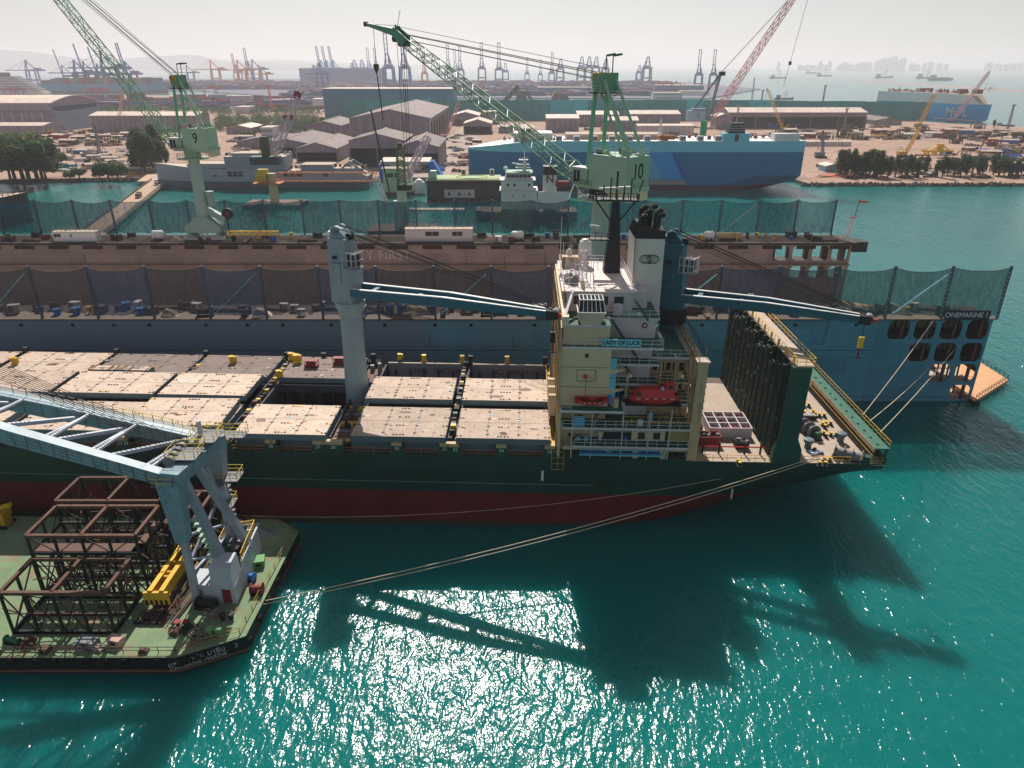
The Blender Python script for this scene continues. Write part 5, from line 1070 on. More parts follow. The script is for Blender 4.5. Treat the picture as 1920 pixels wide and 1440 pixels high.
for k in range(34): x, y = r_.uniform(-39, -35), r_.uniform(70.5, 79.5); MB().box(*[v for v in (bl((x, 0, 0)).x, bl((x + r_.uniform(.3, 1), 0, 0)).x, bl((0, y, 0)).y, bl((0, y + r_.uniform(.3, 1.4), 0)).y)], 5.6 if y < 74 else 6.2, (5.6 if y < 74 else 6.2) + r_.uniform(.3, 1.3), r_.choice([M['dark'], M['brown'], M['dgrey'], M['rustf'], M['deckg'], M['lav']])).build('winch_gear', dh)
# ---- sheerlegs ----
sl = thing('sheerleg_crane', 'pale blue and white sheerleg crane with a twin girder boom on the green barge', 'crane', (-39.1, 73.7, BZ))
def q(x, y, z): return Vector((x + 39.1, y - 73.7, z - BZ))
SB, SW = M['skyblue'], mat('sheerleg_white_paint', C(165, 172, 185), .5, rust=.35, var=.25)
nh = atY(320, 897, 69.6); fh = atY(404, 838, 77.8); HZ = nh.z
mb = MB(); mb.beam(q(-39.1, 69.6, BZ), q(-39.1, 69.6, 12.5), .75, .75, SW); mb.beam(q(-39.1, 69.6, 12.5), q(-39.1, 69.6, HZ), 1.5, 1.3, SB, 2.6, 2.0); mb.build('near_leg', sl)
mb = MB(); mb.beam(q(-37.4, 77.8, BZ), q(-37.4, 77.8, 13.5), .75, .75, SW); mb.beam(q(-37.4, 77.8, 13.5), q(-37.2, 77.8, HZ), 1.3, 1.3, SW, 2.4, 2.0)
for k in range(14): mb.box(*[v for v in (q(-36.7, 0, 0).x, q(-36.1, 0, 0).x, q(0, 77.2, 0).y, q(0, 78, 0).y)], 2 + k * .75, 2.3 + k * .75, M['dgrey'])
mb.build('far_leg', sl)
for (a, b, w0) in (((-38.3, 70.6, HZ), (-36.2, 72.9, 5.6), .85), ((-37.6, 73.0, HZ), (-34.6, 76.8, 6.2), .85), ((-37.8, 75.5, HZ - 2), (-36.2, 79, 6.2), .6)):
    mb = MB(); mb.beam(q(*a), q(*b), w0, w0, SW); mb.build('back_stay', sl)
mb = MB(); mb.beam(q(-39.1, 69.6, 9.5), q(-36.9, 72.4, 8.2), .25, .25, SW); mb.beam(q(-39.1, 69.6, 7.5), q(-37.4, 77.8, 7.5), .3, .3, SW); mb.beam(q(-39.1, 69.6, 9), q(-37.4, 77.8, 14), .3, .3, SW); mb.beam(q(-37.4, 77.8, 9), q(-39.1, 69.6, 13), .3, .3, SW); mb.build('leg_brace', sl)
for k in range(8): MB().box(.5 + k * .16, 1.5 + k * .16, -2.9 + k * .1, -2.0 + k * .1, 13.2 - k * .85 - BZ + 1, 13.34 - k * .85 - BZ + 1, M['mint']).build('step', sl)
mb = MB(); mb.beam(q(-38.8, 68.9, HZ + .2), q(-37.0, 78.6, HZ + .2), 2.4, 1.6, SB); mb.build('head_beam', sl)
# boom girders
nl = atY(0, 803, 69.6); fl = atY(0, 750, 77.8)
def ext(a, b, k): return a + (b - a) * k
N0 = Vector((-39.4, 69.6, HZ)); F0 = Vector((-37.4, 77.8, HZ)); N2 = ext(N0, nl, 2.1); F2 = ext(F0, fl, 1.75); N1 = ext(N0, nl, .95) + Vector((0, 0, -.5)); F1 = ext(F0, fl, .75) + Vector((0, 0, .1))
for P in ((N0, N1, N2), (F0, F1, F2)):
    mb = MB(); mb.beam(q(*P[0]), q(*P[1]), 1.1, 1.5, SB, 1.2, 1.8); mb.beam(q(*P[1]), q(*P[2]), 1.2, 1.8, SB, 1.1, 1.7)
    for a, b, h0, h1 in ((P[0], P[1], .78, .93), (P[1], P[2], .93, .88)): mb.beam(q(*(a + Vector((0, 0, h0)))), q(*(b + Vector((0, 0, h1)))), 1.25, .06, SB)
    for a, b in ((P[0], P[1]), (P[1], P[2])):
        for zz in (-.45, 0, .45): mb.beam(q(*(a + Vector((0, -.57, zz)))), q(*(b + Vector((0, -.61, zz)))), .05, .06, M['dgrey'])
        for k in range(12): c_ = a.lerp(b, (k + .5) / 12); mb.box(q(*c_).x - .06, q(*c_).x + .06, q(*c_).y - .66, q(*c_).y - .55, q(*c_).z - .8, q(*c_).z + .8, M['dgrey'])
    mb.build('boom_girder', sl)
def gp(P, t): return P[0].lerp(P[1], t / .5) if t < .5 else P[1].lerp(P[2], (t - .5) / .5)
NP, FP = (N0, N1, N2), (F0, F1, F2)
for k, t in enumerate((.09, .27, .42, .6, .8, .97)):
    a, b, c = gp(NP, t), gp(FP, t - .02), gp(NP, min(t + .14, 1))
    mb = MB(); mb.tube(q(*a), q(*b), .32, SW, n=8); mb.tube(q(*b), q(*c), .3, SW, n=8); mb.tube(q(*(a + Vector((.8, 0, 0)))), q(*(b + Vector((.8, 0, .6)))), .22, SW, n=8); mb.build('boom_brace', sl)
yr = mat('yellow_handrail', C(215, 190, 40), .6)
mb = MB()
for k in range(16): a, b = gp(FP, k / 16), gp(FP, (k + 1) / 16); mb.rail([q(*(a + Vector((0, .5, 1.0)))), q(*(b + Vector((0, .5, 1.0))))], yr if k < 5 else M['dgrey'], 1.0, 1.4, .06); mb.beam(q(*(a + Vector((0, 1.1, .8)))), q(*(b + Vector((0, 1.1, .8)))), 1.2, .06, M['dgrey'])
mb.build('boom_walkway', sl)
for (x, y, z, w_, d_) in ((-41, 68.6, HZ - .6, 2.6, 2.2), (-40, 71.2, HZ + 1.4, 3.4, 3.0), (-39, 75.0, HZ + 1.6, 3.2, 3.4), (-37.2, 78.8, HZ + .2, 3.4, 1.8), (-37.0, 76.2, HZ - 4.6, 2.6, 2.4), (-37.8, 75.5, HZ - 8, 2.4, 2.2)):
    mb = MB(); mb.box(q(x, 0, 0).x, q(x + w_, 0, 0).x, q(0, y, 0).y, q(0, y + d_, 0).y, z - BZ, z - BZ + .08, M['dgrey'])
    P = [q(x, y, z), q(x + w_, y, z), q(x + w_, y + d_, z), q(x, y + d_, z), q(x, y, z)]; mb.rail(P, yr, 1.1, 1.0, .05, (1, .5)); mb.build('head_platform', sl)
mb = MB()
for y in (71.3, 72.4, 73.5, 74.6, 75.7): mb.tube(q(-39.6, y - .25, HZ + 1.2), q(-39.6, y + .25, HZ + 1.2), .7, M['dgrey'], n=12)
mb.tube(q(-38.2, 77, HZ + 1.6), q(-38.2, 77, HZ + 3.6), .3, W, n=8); mb.tube(q(-37, 75.2, HZ - 6), q(-35.6, 75.6, HZ - 5.6), .9, SW, n=12); mb.build('sheave_block', sl)
mb = MB(); rl_ = atY(0, 694, 75.5)
for k in range(9): o = Vector((0, -1.6 + k * .36, 0)); mb.path([q(*(Vector((-39.8, 74.2, HZ + 1.9)) + o)), q(*(ext(Vector((-39.8, 74.2, HZ + 1.9)), rl_, 1.8) + o))], .045, mat('greasy_rope', C(105, 85, 70), .8), 4)
mb.build('boom_ropes', sl)
# ---- rusty frames on the deck ----
def frame(x0, x1, y0, y1, z1, zm, label, light=False, diag=True):
    t = thing('open_steel_tower', label, 'steel frame', ((x0 + x1) / 2, (y0 + y1) / 2, BZ + .06), 0, 'rusty steel frames on the barge deck')
    X, Y = (x1 - x0) / 2, (y1 - y0) / 2; H = z1 - BZ; Hm = zm - BZ; m = M['rustf']; k = .42
    mb = MB()
    for a, b in (((-X, -Y), (X, -Y)), ((X, -Y), (X, Y)), ((X, Y), (-X, Y)), ((-X, Y), (-X, -Y)), ((0, -Y), (0, Y))): mb.beam((*a, H), (*b, H), k, k, m)
    mb.build('top_chord', t)
    mb = MB()
    for a, b in (((-X, -Y), (X, -Y)), ((X, -Y), (X, Y)), ((X, Y), (-X, Y)), ((-X, Y), (-X, -Y)), ((-X, 0), (X, 0))):
        mb.beam((*a, Hm), (*b, Hm), .32, .36, M['dark']); mb.beam((*a, .2), (*b, .2), .32, .32, M['dark'])  # most steel below the lit top chords is coloured dark for its shade
    if Hm > 3: mb.box(-X, X, -Y, -Y + 1.6, Hm + .17, Hm + .25, M['brown']); mb.box(X - 1.0, X, -Y, Y, Hm + .17, Hm + .25, M['brown'])
    mb.build('lower_chord', t)
    n = 4
    for i in range(n + 1):
        for y in (-Y, Y):
            x = -X + 2 * X * i / n; m2 = MB(); m2.beam((x, y, 0), (x, y, H), .26, .26, M['dark']); m2.build('upright', t)
    for y in (0,): 
        for x in (-X, X): m2 = MB(); m2.beam((x, y, 0), (x, y, H), .26, .26, M['dark']); m2.build('upright', t)
    mb = MB(); r2 = random.Random(int(x0 * 3 + y0))
    for i in range(n):
        for y in (-Y, Y):
            xa, xb = -X + 2 * X * i / n, -X + 2 * X * (i + 1) / n
            if Hm > 3: mb.beam((xa, y, Hm) if i % 2 else (xb, y, Hm), (xb, y, H) if i % 2 else (xa, y, H), .12, .12, M['dark'])
            mb.beam((xa, y, 0), (xb, y, Hm if Hm > 3 else H), .12, .12, M['dark']); mb.beam((xb, y, 0), (xa, y, Hm if Hm > 3 else H), .12, .12, M['dark']); mb.beam((xa, y, H * .5), (xb, y, H * .5), .12, .12, m)
    for x in (-X, X): mb.beam((x, -Y, 0), (x, Y, H), .14, .14, m); mb.beam((x, Y, 0), (x, -Y, H), .14, .14, m)
    for k_ in range(26):
        a = Vector((r2.uniform(-X, X), r2.uniform(-Y, Y), r2.uniform(.3, H * .8))); mb.beam(a, a + Vector((r2.uniform(-3, 3), r2.uniform(-1, 1), r2.uniform(-1.5, 1.5))), .1, .1, r2.choice([m, M['dark'], M['brown']]))
    mb.build('bracing', t)
    m2 = MB(); 
    for dx in (0, .5): m2.beam((X * .1 + dx - 4.5, -Y * .6, 0), (X * .1 + dx - 4.8, -Y * .6, H * .75), .07, .07, m)
    for k_ in range(12): m2.beam((X * .1 - 4.5, -Y * .6, .3 + k_ * .4), (X * .1 - 4.0, -Y * .6, .3 + k_ * .4), .06, .06, m)
    m2.build('ladder', t)
frame(-58.6, -46.7, 64.3, 70.4, 9.0, 3.3, 'nearest open rusty frame tower on the barge with cross bracing')
frame(-58.9, -45.7, 71.0, 77.3, 12.0, 9.5, 'middle rusty frame on the barge with a deep double rim')
frame(-59.5, -46.0, 78.2, 83.9, 12.2, 5.0, 'farthest dark frame on the barge against the red ship side')
frame(-45.2, -41.8, 77.0, 84.5, 9.6, 5.0, 'small dark frame squeezed between the farthest frame and the sheerleg')
# yellow spreader beam
t = thing('spreader_beam', 'long yellow spreader beam with striped ends lying on the barge', 'beam', (-43.2, 72.8, BZ + .1))
for x in (-.7, .7): mb = MB(); mb.box(x - .16, x + .16, -4.6, 4.6, 1.3, 2.9, M['yellow']); mb.box(x - .3, x + .3, -4.6, 4.6, 2.9, 3.0, M['yellow']); mb.build('girder', t)
mb = MB()
for y in (-4.4, -1.5, -.6, 1.4, 4.2): mb.box(-.6, .6, y - .12, y + .12, 1.6, 2.7, M['yellow'])
for y in (-4.8, 4.5): mb.box(-1.5, 1.5, y, y + .3, 1.0, 2.8, M['yellow'])
mb.build('cross_plates', t); mb = MB()
for k in range(5): mb.box(-1.4 + k * .6, -1.1 + k * .6, -4.84, -4.8, 1.0, 1.7, M['black'])
for y in (-4, 3.8): mb.box(-1, 1, y, y + .4, 0, 1.3, M['brown'])
mb.build('end_stripes', t)
# small gear on the deck
def coil(x, y, r, n, label, m=M['rope'], mess=0):
    mb = MB(); rr = random.Random(int(x * 10)); pts = []
    for i in range(n * 16): a = i * .3927; rad = r * (.55 + .45 * math.sin(i * .13)) + rr.uniform(-mess, mess); pts.append((math.cos(a) * rad + rr.uniform(-mess, mess), math.sin(a) * rad + rr.uniform(-mess, mess), .1 + i * .35 / (n * 16)))
    mb.path(pts, .07, m, 4); return tag(mb.build('rope_coil', None, (x, y, BZ + .08)), label, 'rope coil')
wr = mat('old_grey_rope', C(135, 125, 115), .9); p = at(282, 1158, 3.1); coil(p.x, p.y, 1.15, 9, 'brown wire coil in a low tray below the yellow spreader beam', M['rustf'])
mb = MB(); mb.box(-1.5, 1.5, -1.1, 1.1, 0, .12, M['dark']); mb.box(-1.5, 1.5, -1.15, -1.05, .02, .5, M['dark']); mb.box(1.4, 1.5, -1.05, 1.1, .02, .5, M['dark']); tag(mb.build('steel_tray', None, (p.x, p.y, BZ + .05)), 'low dark steel tray holding the brown wire coil', 'tray')
p = at(376, 1190, 3.1); coil(p.x, p.y, 1.3, 10, 'tangled pale rope heap near the barge bow', wr, .35)
p = at(318, 1150, 3.1); coil(p.x - .8, p.y + 1, 1.5, 8, 'tangled dark wire heap beside the vertical white leg', M['rustf'], .5)
for i_, (u_, v_, rr_) in enumerate(((352, 1178, .9), (402, 1150, 1.0), (330, 1185, .7), (300, 1105, .8), (430, 1118, .6), (300, 1075, .9), (455, 975, .8))): p = at(u_, v_, 3.1); coil(p.x, p.y, rr_, 6, 'dark tangled hose heap on the barge deck, %s from the left' % nth([3, 4, 2, 0, 5, 1, 6][i_]), [M['dark'], wr, M['rustf']][i_ % 3], .3)
mb = MB(); r_ = random.Random(9)
for k in range(16): x = r_.uniform(-1.4, 1.4); mb.beam((x, -6, .15 + k * .02), (x + r_.uniform(-.8, .8), 6, .2 + k * .02), .13, .13, r_.choice([M['rustf'], M['dark'], M['brown']]))
tag(mb.build('bar_bundle', None, (-41.3, 71.5, BZ + .05), R(-4)), 'bundle of rusty bars between spreader beam and white leg', 'steel bars')
def gearbox(u, v, lx, ly, h, m, nm, lab, cat, shape=0):
    p = at(u, v, BZ + .1); mb = MB()
    if shape == 0: mb.box(-lx/2, lx/2, -ly/2, ly/2, 0, h, m); mb.box(-lx/2 - .05, lx/2 + .05, -ly/2 - .05, ly/2 + .05, h, h + .07, m); mb.box(-lx * .2, lx * .2, -ly/2 - .08, -ly/2, h * .3, h * .7, M['dark'])
    elif shape == 1: mb.tube((-lx/2, 0, h * .5), (lx/2, 0, h * .5), h * .35, m, n=12); mb.tube((-lx/2 - .1, 0, h * .5), (-lx/2, 0, h * .5), h * .55, m, n=12); mb.tube((lx/2, 0, h * .5), (lx/2 + .1, 0, h * .5), h * .55, m, n=12); mb.box(-lx * .6, lx * .6, -ly/2, ly/2, 0, .15, M['dark'])
    elif shape == 2: mb.lathe(0, 0, [(lx * .3, 0), (lx * .3, h * .7), (lx * .5, h * .75), (lx * .5, h)], m, 12); mb.lathe(lx * 1.1, 0, [(lx * .3, 0), (lx * .3, h * .7), (lx * .5, h * .75), (lx * .5, h)], m, 12)
    elif shape == 3:
        for k in range(5): mb.box(-lx/2, lx/2, -ly/2 + k * ly / 5, -ly/2 + k * ly / 5 + ly * .15, h * .5, h * .6, m)
        for k in range(3): mb.box(-lx/2 + k * lx * .45, -lx/2 + k * lx * .45 + .15, -ly/2, ly/2, 0, h * .5, m)
        mb.box(-lx * .3, lx * .2, -ly * .3, ly * .3, h * .6, h, m)
    tag(mb.build(nm, None, p, r_.uniform(-.3, .3)), lab, cat)
for a in ((486, 1058, 1.5, 1.5, .9, mat('box_green', C(90, 160, 90), .6, rust=.1), 'deck_box', 'square green box on the barge deck behind the blue pump', 'box', 0), (470, 1088, 1.0, .9, 1.2, M['blue'], 'pump', 'blue pump on the barge deck beside the white wall', 'pump', 1), (483, 1112, 1.3, 1.2, 1.4, M['redd'], 'pump', 'red pump near the barge side railing', 'pump', 1),
          (388, 1138, 2.2, 1.4, 1.3, M['dark'], 'anchor_winch', 'dark mooring winch at the foot of the white winch house', 'winch', 1), (395, 1192, .9, .9, 1.1, mat('box_green2', C(110, 165, 110), .6, rust=.2), 'bollard', 'twin green bollards by the barge corner rail', 'bollard', 2),
          (55, 1208, 1.3, 1.3, .9, M['rustf'], 'pallet', 'stack of wooden pallets on the barge edge, left one', 'pallets', 3), (167, 1210, 2.2, 1.2, .9, M['dgrey'], 'steel_blocks', 'grey riveted steel blocks on the barge edge', 'blocks', 0), (185, 1217, 1.4, .9, .5, M['cream'], 'pallet', 'pale planks on the barge edge beside the grey blocks', 'planks', 3), (219, 1207, 1.6, 1.0, .9, mat('cardboard', C(190, 160, 145), .8), 'box', 'light brown box on the barge edge right of the planks', 'box', 0),
          (334, 1172, .8, .8, .6, M['redd'], 'valve', 'small red valve on the deck beside the tangled rope', 'valve', 2), (25, 1205, 1.8, 1.0, .8, M['deckg'], 'pump', 'green pump cluster at the left end of the barge edge', 'pump', 1), (85, 1222, 1.0, .8, .6, M['rustf'], 'crate', 'low rusty crate on the barge edge near the pallets', 'crate', 0), (270, 1222, 1.0, .7, .5, M['brown'], 'plank_pile', 'low pile of boards on the barge edge below the wire coil', 'boards', 3), (418, 1162, .9, .7, .8, M['dark'], 'roller', 'upright dark fairlead roller on the bow deck', 'roller', 2)): gearbox(*a)
mb = MB(); r3 = random.Random(4)
def tarp(u, v, L, W_, h, m, lab):
    p = at(u, v, BZ + .1); mb = MB(); nx, ny = 9, 5; V = [[(-L/2 + L * i / nx, -W_/2 + W_ * j / ny, h * math.sin(math.pi * i / nx) * math.sin(math.pi * j / ny) * r3.uniform(.5, 1.2)) for i in range(nx + 1)] for j in range(ny + 1)]
    for j in range(ny):
        for i in range(nx): mb.face([V[j][i], V[j][i + 1], V[j + 1][i + 1], V[j + 1][i]], m)
    tag(mb.build('tarpaulin', None, p, -.3), lab, 'tarpaulin')
tarp(455, 985, 4.5, 2.2, .9, M['lav'], 'crumpled pale tarpaulin in the shade by the ship side, left one'); tarp(490, 998, 4.0, 2.0, .8, M['dgrey'], 'crumpled grey tarpaulin at the far corner of the barge')
p = at(8, 985, BZ); t = thing('yellow_machine', 'yellow steel machine at the left edge of the barge in shade', 'machine', p); mb = MB(); mb.box(-2.2, 1, -1, 1, 1.6, 2.4, M['yellow']); mb.box(-2, -1.4, -.8, .8, .4, 1.6, M['yellow']); mb.box(.2, .8, -.8, .8, .2, 1.6, M['yellow']); mb.beam((-2, 0, 2.4), (2.0, 0, 3.6), .5, .5, M['yellow']); mb.build('body', t)
mb = MB(); mb.box(-2.3, 1.1, -1.2, -.9, 0, .5, M['rubber']); mb.box(-2.3, 1.1, .9, 1.2, 0, .5, M['rubber']); mb.build('track', t)
# ================= SHIPS AND CRAFT BEHIND =================
def loft(mb, st, mats, closed_top=None):
    """st: list of (x, [(half_breadth, z), ...]) bottom to top; mats: one material per strip"""
    W = len(st[0][1])
    for sg in (-1, 1):
        b = len(mb.v)
        for x, row in st:
            for h, z in row: mb.v.append((x, sg * h, z))
        for i in range(len(st) - 1):
            for j in range(W - 1):
                a, c, d, e = b + i * W + j, b + (i + 1) * W + j, b + (i + 1) * W + j + 1, b + i * W + j + 1
                mb.f.append((a, c, d, e) if sg < 0 else (e, d, c, a)); mb.m.append(mb.mi(mats[j]))
    for x, row in (st[0], st[-1]): mb.face([(x, -h, z) for h, z in row] + [(x, h, z) for h, z in row[::-1]], mats[0])
    if closed_top:
        for (x0, r0), (x1, r1) in zip(st, st[1:]): mb.face([(x0, -r0[-1][0], r0[-1][1]), (x1, -r1[-1][0], r1[-1][1]), (x1, r1[-1][0], r1[-1][1]), (x0, r0[-1][0], r0[-1][1])], closed_top)
def small_gear(parent, name, n, X, Y, Z, pal, s=1, seed=1):
    r = random.Random(seed); n = min(n, 90)
    for i in range(n):
        x, y, a, b, c = r.uniform(*X), r.uniform(*Y), r.uniform(.5, 2) * s, r.uniform(.5, 2) * s, r.uniform(.5, 1.8) * s; mb = MB(); mb.box(0, a, 0, b, 0, c, r.choice(pal)); mb.box(a * .2, a * .6, b * .2, b * .7, c, c * 1.3, r.choice(pal)); mb.build(name, parent, (x, y, Z))
def car_carrier():
    X0, X1 = atY(875, 300, 412).x, atY(1507, 300, 412).x; L = X1 - X0; CYc = 412 + 15.8; HB = 15.8
    t = thing('car_carrier', 'huge navy and light blue car carrier moored at the quay in mid distance', 'ship', ((X0 + X1) / 2, CYc, 0))
    navy = mat('navy_hull_paint', C(0, 112, 160), .45, rust=.08, var=.12, scale=.05, streak=.2); low = mat('boot_top_maroon', C(80, 48, 70), .7, rust=.3); lb = mat('light_blue_band', C(125, 200, 220), .5, rust=.06, var=.08)
    st = []
    for x, f, fw in ((0, .02, -1), (1.5, .14, 0), (6, .42, 0), (14, .74, 0), (24, .95, 0), (36, 1, 0), (L - 45, 1, 1), (L - 25, 1, 1), (L - 10, .97, 1), (L, .93, 1)):
        lowf = f * (.8 if fw <= 0 else 1) if x < L - 40 else max(.15, 1 - (x - L + 40) / 42)
        top = 26.4 if x > 33 else 21.8 + 4.6 * max(0, (x - 1) / 32)
        bow = max(0, 1 - x / 16)
        zb = -1 if x < L - 12 else 1.5 + (x - L + 12) * .25
        st.append((x - L / 2 + (0), [(HB * lowf * (1 - .5 * bow), zb), (HB * (lowf + f) / 2, max(2.6, zb + .5)), (HB * f, 8), (HB * f, 14), (HB * f, 20.6), (HB * f, top)]))
    mb = MB(); loft(mb, st, [low, navy, navy, navy, lb], M['white']); mb.build('hull', t)
    def strip(x0, x1, y, c):
        m2 = MB(); m2.prism([(x0, 20.6), (x1, 20.6), (x1 + 9, 4.6), (x0 + 9, 4.6)], lambda x, z: (x - L/2, y, z), lambda x, z: (x - L/2, y - .05, z), c); m2.build('painted_stripe', t)
    sx = lambda u, v: atY(u, v, 412).x - X0
    a = sx(1213, 290); strip(sx(1200, 300) - 2, sx(1218, 300), -HB - .02, mat('stripe_pale', C(90, 175, 220), .5)); strip(sx(1218, 300) + .2, sx(1256, 300), -HB - .02, mat('stripe_blue', C(0, 150, 225), .5)); strip(sx(1256, 300) + .2, sx(1262, 300) + .8, -HB - .02, mat('stripe_blue2', C(0, 85, 180), .5))
    m2 = MB(); m2.box(sx(1205, 348) - L/2, sx(1280, 348) - L/2, -HB - .25, -HB - .02, 3.0, 5.6, M['rustf'])
    for k in range(30): m2.box(sx(1207, 348) - L/2 + k * .78, sx(1207, 348) - L/2 + k * .78 + .3, -HB - .3, -HB - .25, 3.2, 5.4, M['lav'])
    m2.build('side_grating', t)
    # top houses
    m2 = MB(); m2.box(40 - L/2 - 14, 40 - L/2 + 8, -9, 9, 26.4, 30, M['white']); m2.box(40 - L/2 - 10, 40 - L/2 - 4, -13, 13, 30, 32.6, M['white']); m2.box(40 - L/2 - 11, 40 - L/2 - 2, -14, 14, 32.6, 32.9, M['cream']); wh = m2.build('wheelhouse', t)
    m2 = MB(); m2.box(40 - L/2 - 10.1, 40 - L/2 - 10, -12.6, 12.6, 30.9, 32.2, M['glass']); m2.box(40 - L/2 - 9.8, 40 - L/2 - 4.2, -13.1, -13, 30.9, 32.2, M['glass']); m2.build('windows', wh)
    m2 = MB(); m2.box(56 - L/2, 110 - L/2, -6, 10, 26.4, 29.2, M['cream']); m2.build('deck_house', t)
    for k in range(12):
        x = 30 + k * (L - 70) / 12 - L/2; m2 = MB(); m2.box(x, x + 3.4, -13, -10, 26.4, 28.8, M['lav']); m2.box(x + .3, x + 3.1, -13.08, -13, 26.7, 28.4, M['dgrey']); m2.build('vent_house', t)
    fx = sx(1383, 250) - L/2
    m2 = MB(); m2.box(fx - 7.5, fx + 7, -HB + .1, -HB + 7, 26.4, 30.4, lb); m2.build('funnel_casing', t)
    m2 = MB(); m2.hexa([(fx - 5, -14.5, 30.4), (fx + 4.6, -14.5, 30.4), (fx + 4.6, -9, 30.4), (fx - 5, -9, 30.4)], [(fx - 3.4, -13.8, 35.6), (fx + 4.0, -13.8, 35.6), (fx + 4.0, -9.4, 35.6), (fx - 3.4, -9.4, 35.6)], M['black'])
    for z in (31.6, 32.8, 34): m2.box(fx - 4.8 + (z - 30.4) * .3, fx + 4.5, -14.55 + (z - 30.4) * .12, -9, z, z + .25, M['lav'])
    m2.build('funnel', t)
    m2 = MB(); m2.box(fx - 1.2, fx + 1.0, -HB + .04, -HB + .1, 21.5, 30, M['rustf']); m2.build('rust_streak', t)
    m2 = MB(); m2.box(L/2 - 17, L/2 - 3, -13, -6, 26.4, 30, M['white']); m2.build('aft_house', t)
    small_gear(t, 'deck_gear', 60, (20 - L/2, L/2 - 4), (-14, 12), 26.4, [M['dark'], M['cream'], M['redd'], M['dgrey'], M['lav'], M['yellow']], 1, 4)
    m2 = MB(); lx = sx(1252, 262) - L/2; m2.tube((lx - 4, -13, 28.2), (lx + 4, -13, 28.2), 1.3, M['orange'], n=10); m2.tube((lx - 5.4, -13, 28.4), (lx - 4, -13, 28.2), .5, M['orange'], 1.3, n=10); m2.tube((lx + 4, -13, 28.2), (lx + 5.4, -13, 28.4), 1.3, M['orange'], .5, n=10); tag(m2.build('lifeboat', t), 'orange lifeboat')
    m2 = MB(); px = lx - 3; m2.lattice((px, -8, 26.4), (px, -8, 37), 1.6, .8, 7, M['white'], .12, .08, side=(1, 0, 0)); m2.build('mast', t)
    m2 = MB(); m2.tube((L/2 - 28, -5, .3), (L/2 - 22, -5, .5), 1.2, M['lav'], .6, n=12); m2.box(L/2 - 21, L/2 - 16, -.6, .6, -1, 2.6, mat('rudder_paint', C(90, 60, 85), .7)); m2.build('stern_gear', t)
car_carrier()
def naval():
    X0, X1 = -202, -82; L = X1 - X0; g = mat('naval_grey', C(150, 158, 172), .6, rust=.12, var=.1, scale=.1, streak=.3); gd = mat('naval_grey_low', C(112, 122, 138), .6, rust=.12, var=.12, scale=.1, streak=.3)
    t = thing('naval_ship', 'light grey naval ship moored on the left side of the basin', 'ship', ((X0 + X1) / 2, 424, 0))
    st = []
    for x, f, z in ((0, .03, 13.5), (6, .35, 12.8), (16, .7, 12), (30, .95, 11), (50, 1, 10.4), (90, 1, 9.6), (L - 6, .95, 9), (L, .9, 7)):
        st.append((x - L/2 - (0 if x else -0), [(8.5 * f * .5 + (.1 if x else 0), -1), (8.5 * f * .85, 3.8), (8.5 * f, 4.1), (8.5 * f, z)]))
    st[0] = (-L/2 - 3, st[0][1]); mb = MB(); loft(mb, st, [gd, gd, g], M['cream']); mb.build('hull', t)
    for (a, b, z0, z1, y) in ((18, 40, 11.2, 13.5, 6), (40, 74, 10.2, 17.5, 8.0), (44, 64, 17.5, 19.2, 6), (82, 100, 9.6, 13, 6), (100, 116, 9.2, 11, 6)):
        mb = MB(); mb.box(a - L/2, b - L/2, -y, y, z0, z1, g); mb.box(a - L/2 - .3, b - L/2 + .3, -y - .2, y + .2, z1, z1 + .2, M['cream']); mb.build('superstructure', t)
    for (u, v, w_, h_) in ((441, 345, 9, 3), (550, 352, 12, 3.5), (610, 352, 3, 2), (400, 330, 2, 1)):
        p = atY(u, v - 20, 415); mb = MB(); x = p.x + 142
        for k in range(3):
            for j in range(2): mb.box(x - w_/2 + k * w_/3, x - w_/2 + (k + .8) * w_/3, -8.62, -8.5, 7 + j * h_/2, 7 + (j + .8) * h_/2 , M['opening'])
        mb.build('shutter', t)
    small_gear(t, 'deck_gear', 90, (-L/2 + 12, L/2 - 3), (-6, 5), 11, [M['lav'], g, M['dgrey'], M['white'], M['dark'], M['redd']], 1, 8)
    small_gear(t, 'deck_gear', 30, (-L/2 + 40, -L/2 + 76), (-6, 5), 18, [M['lav'], g, M['white'], M['dgrey']], 1, 18)
    mb = MB(); mb.lattice((5, 0, 10), (5, 0, 27), 3, 1, 8, g, .2, .1, side=(1, 0, 0)); mb.build('mast', t)
    mb = MB()
    for sgn in (-1, 1):
        mb.beam((L/2 - 18, sgn * 5, 9), (L/2 - 10, sgn * 5, 14.5), .9, .9, M['dgrey']); mb.beam((L/2 - 10, sgn * 5, 14.5), (L/2 - 1, sgn * 5, 8), .9, .9, M['dgrey'])
    mb.beam((L/2 - 10, -5, 14.5), (L/2 - 10, 5, 14.5), .8, .8, M['dgrey']); mb.build('stern_gantry', t)
naval()
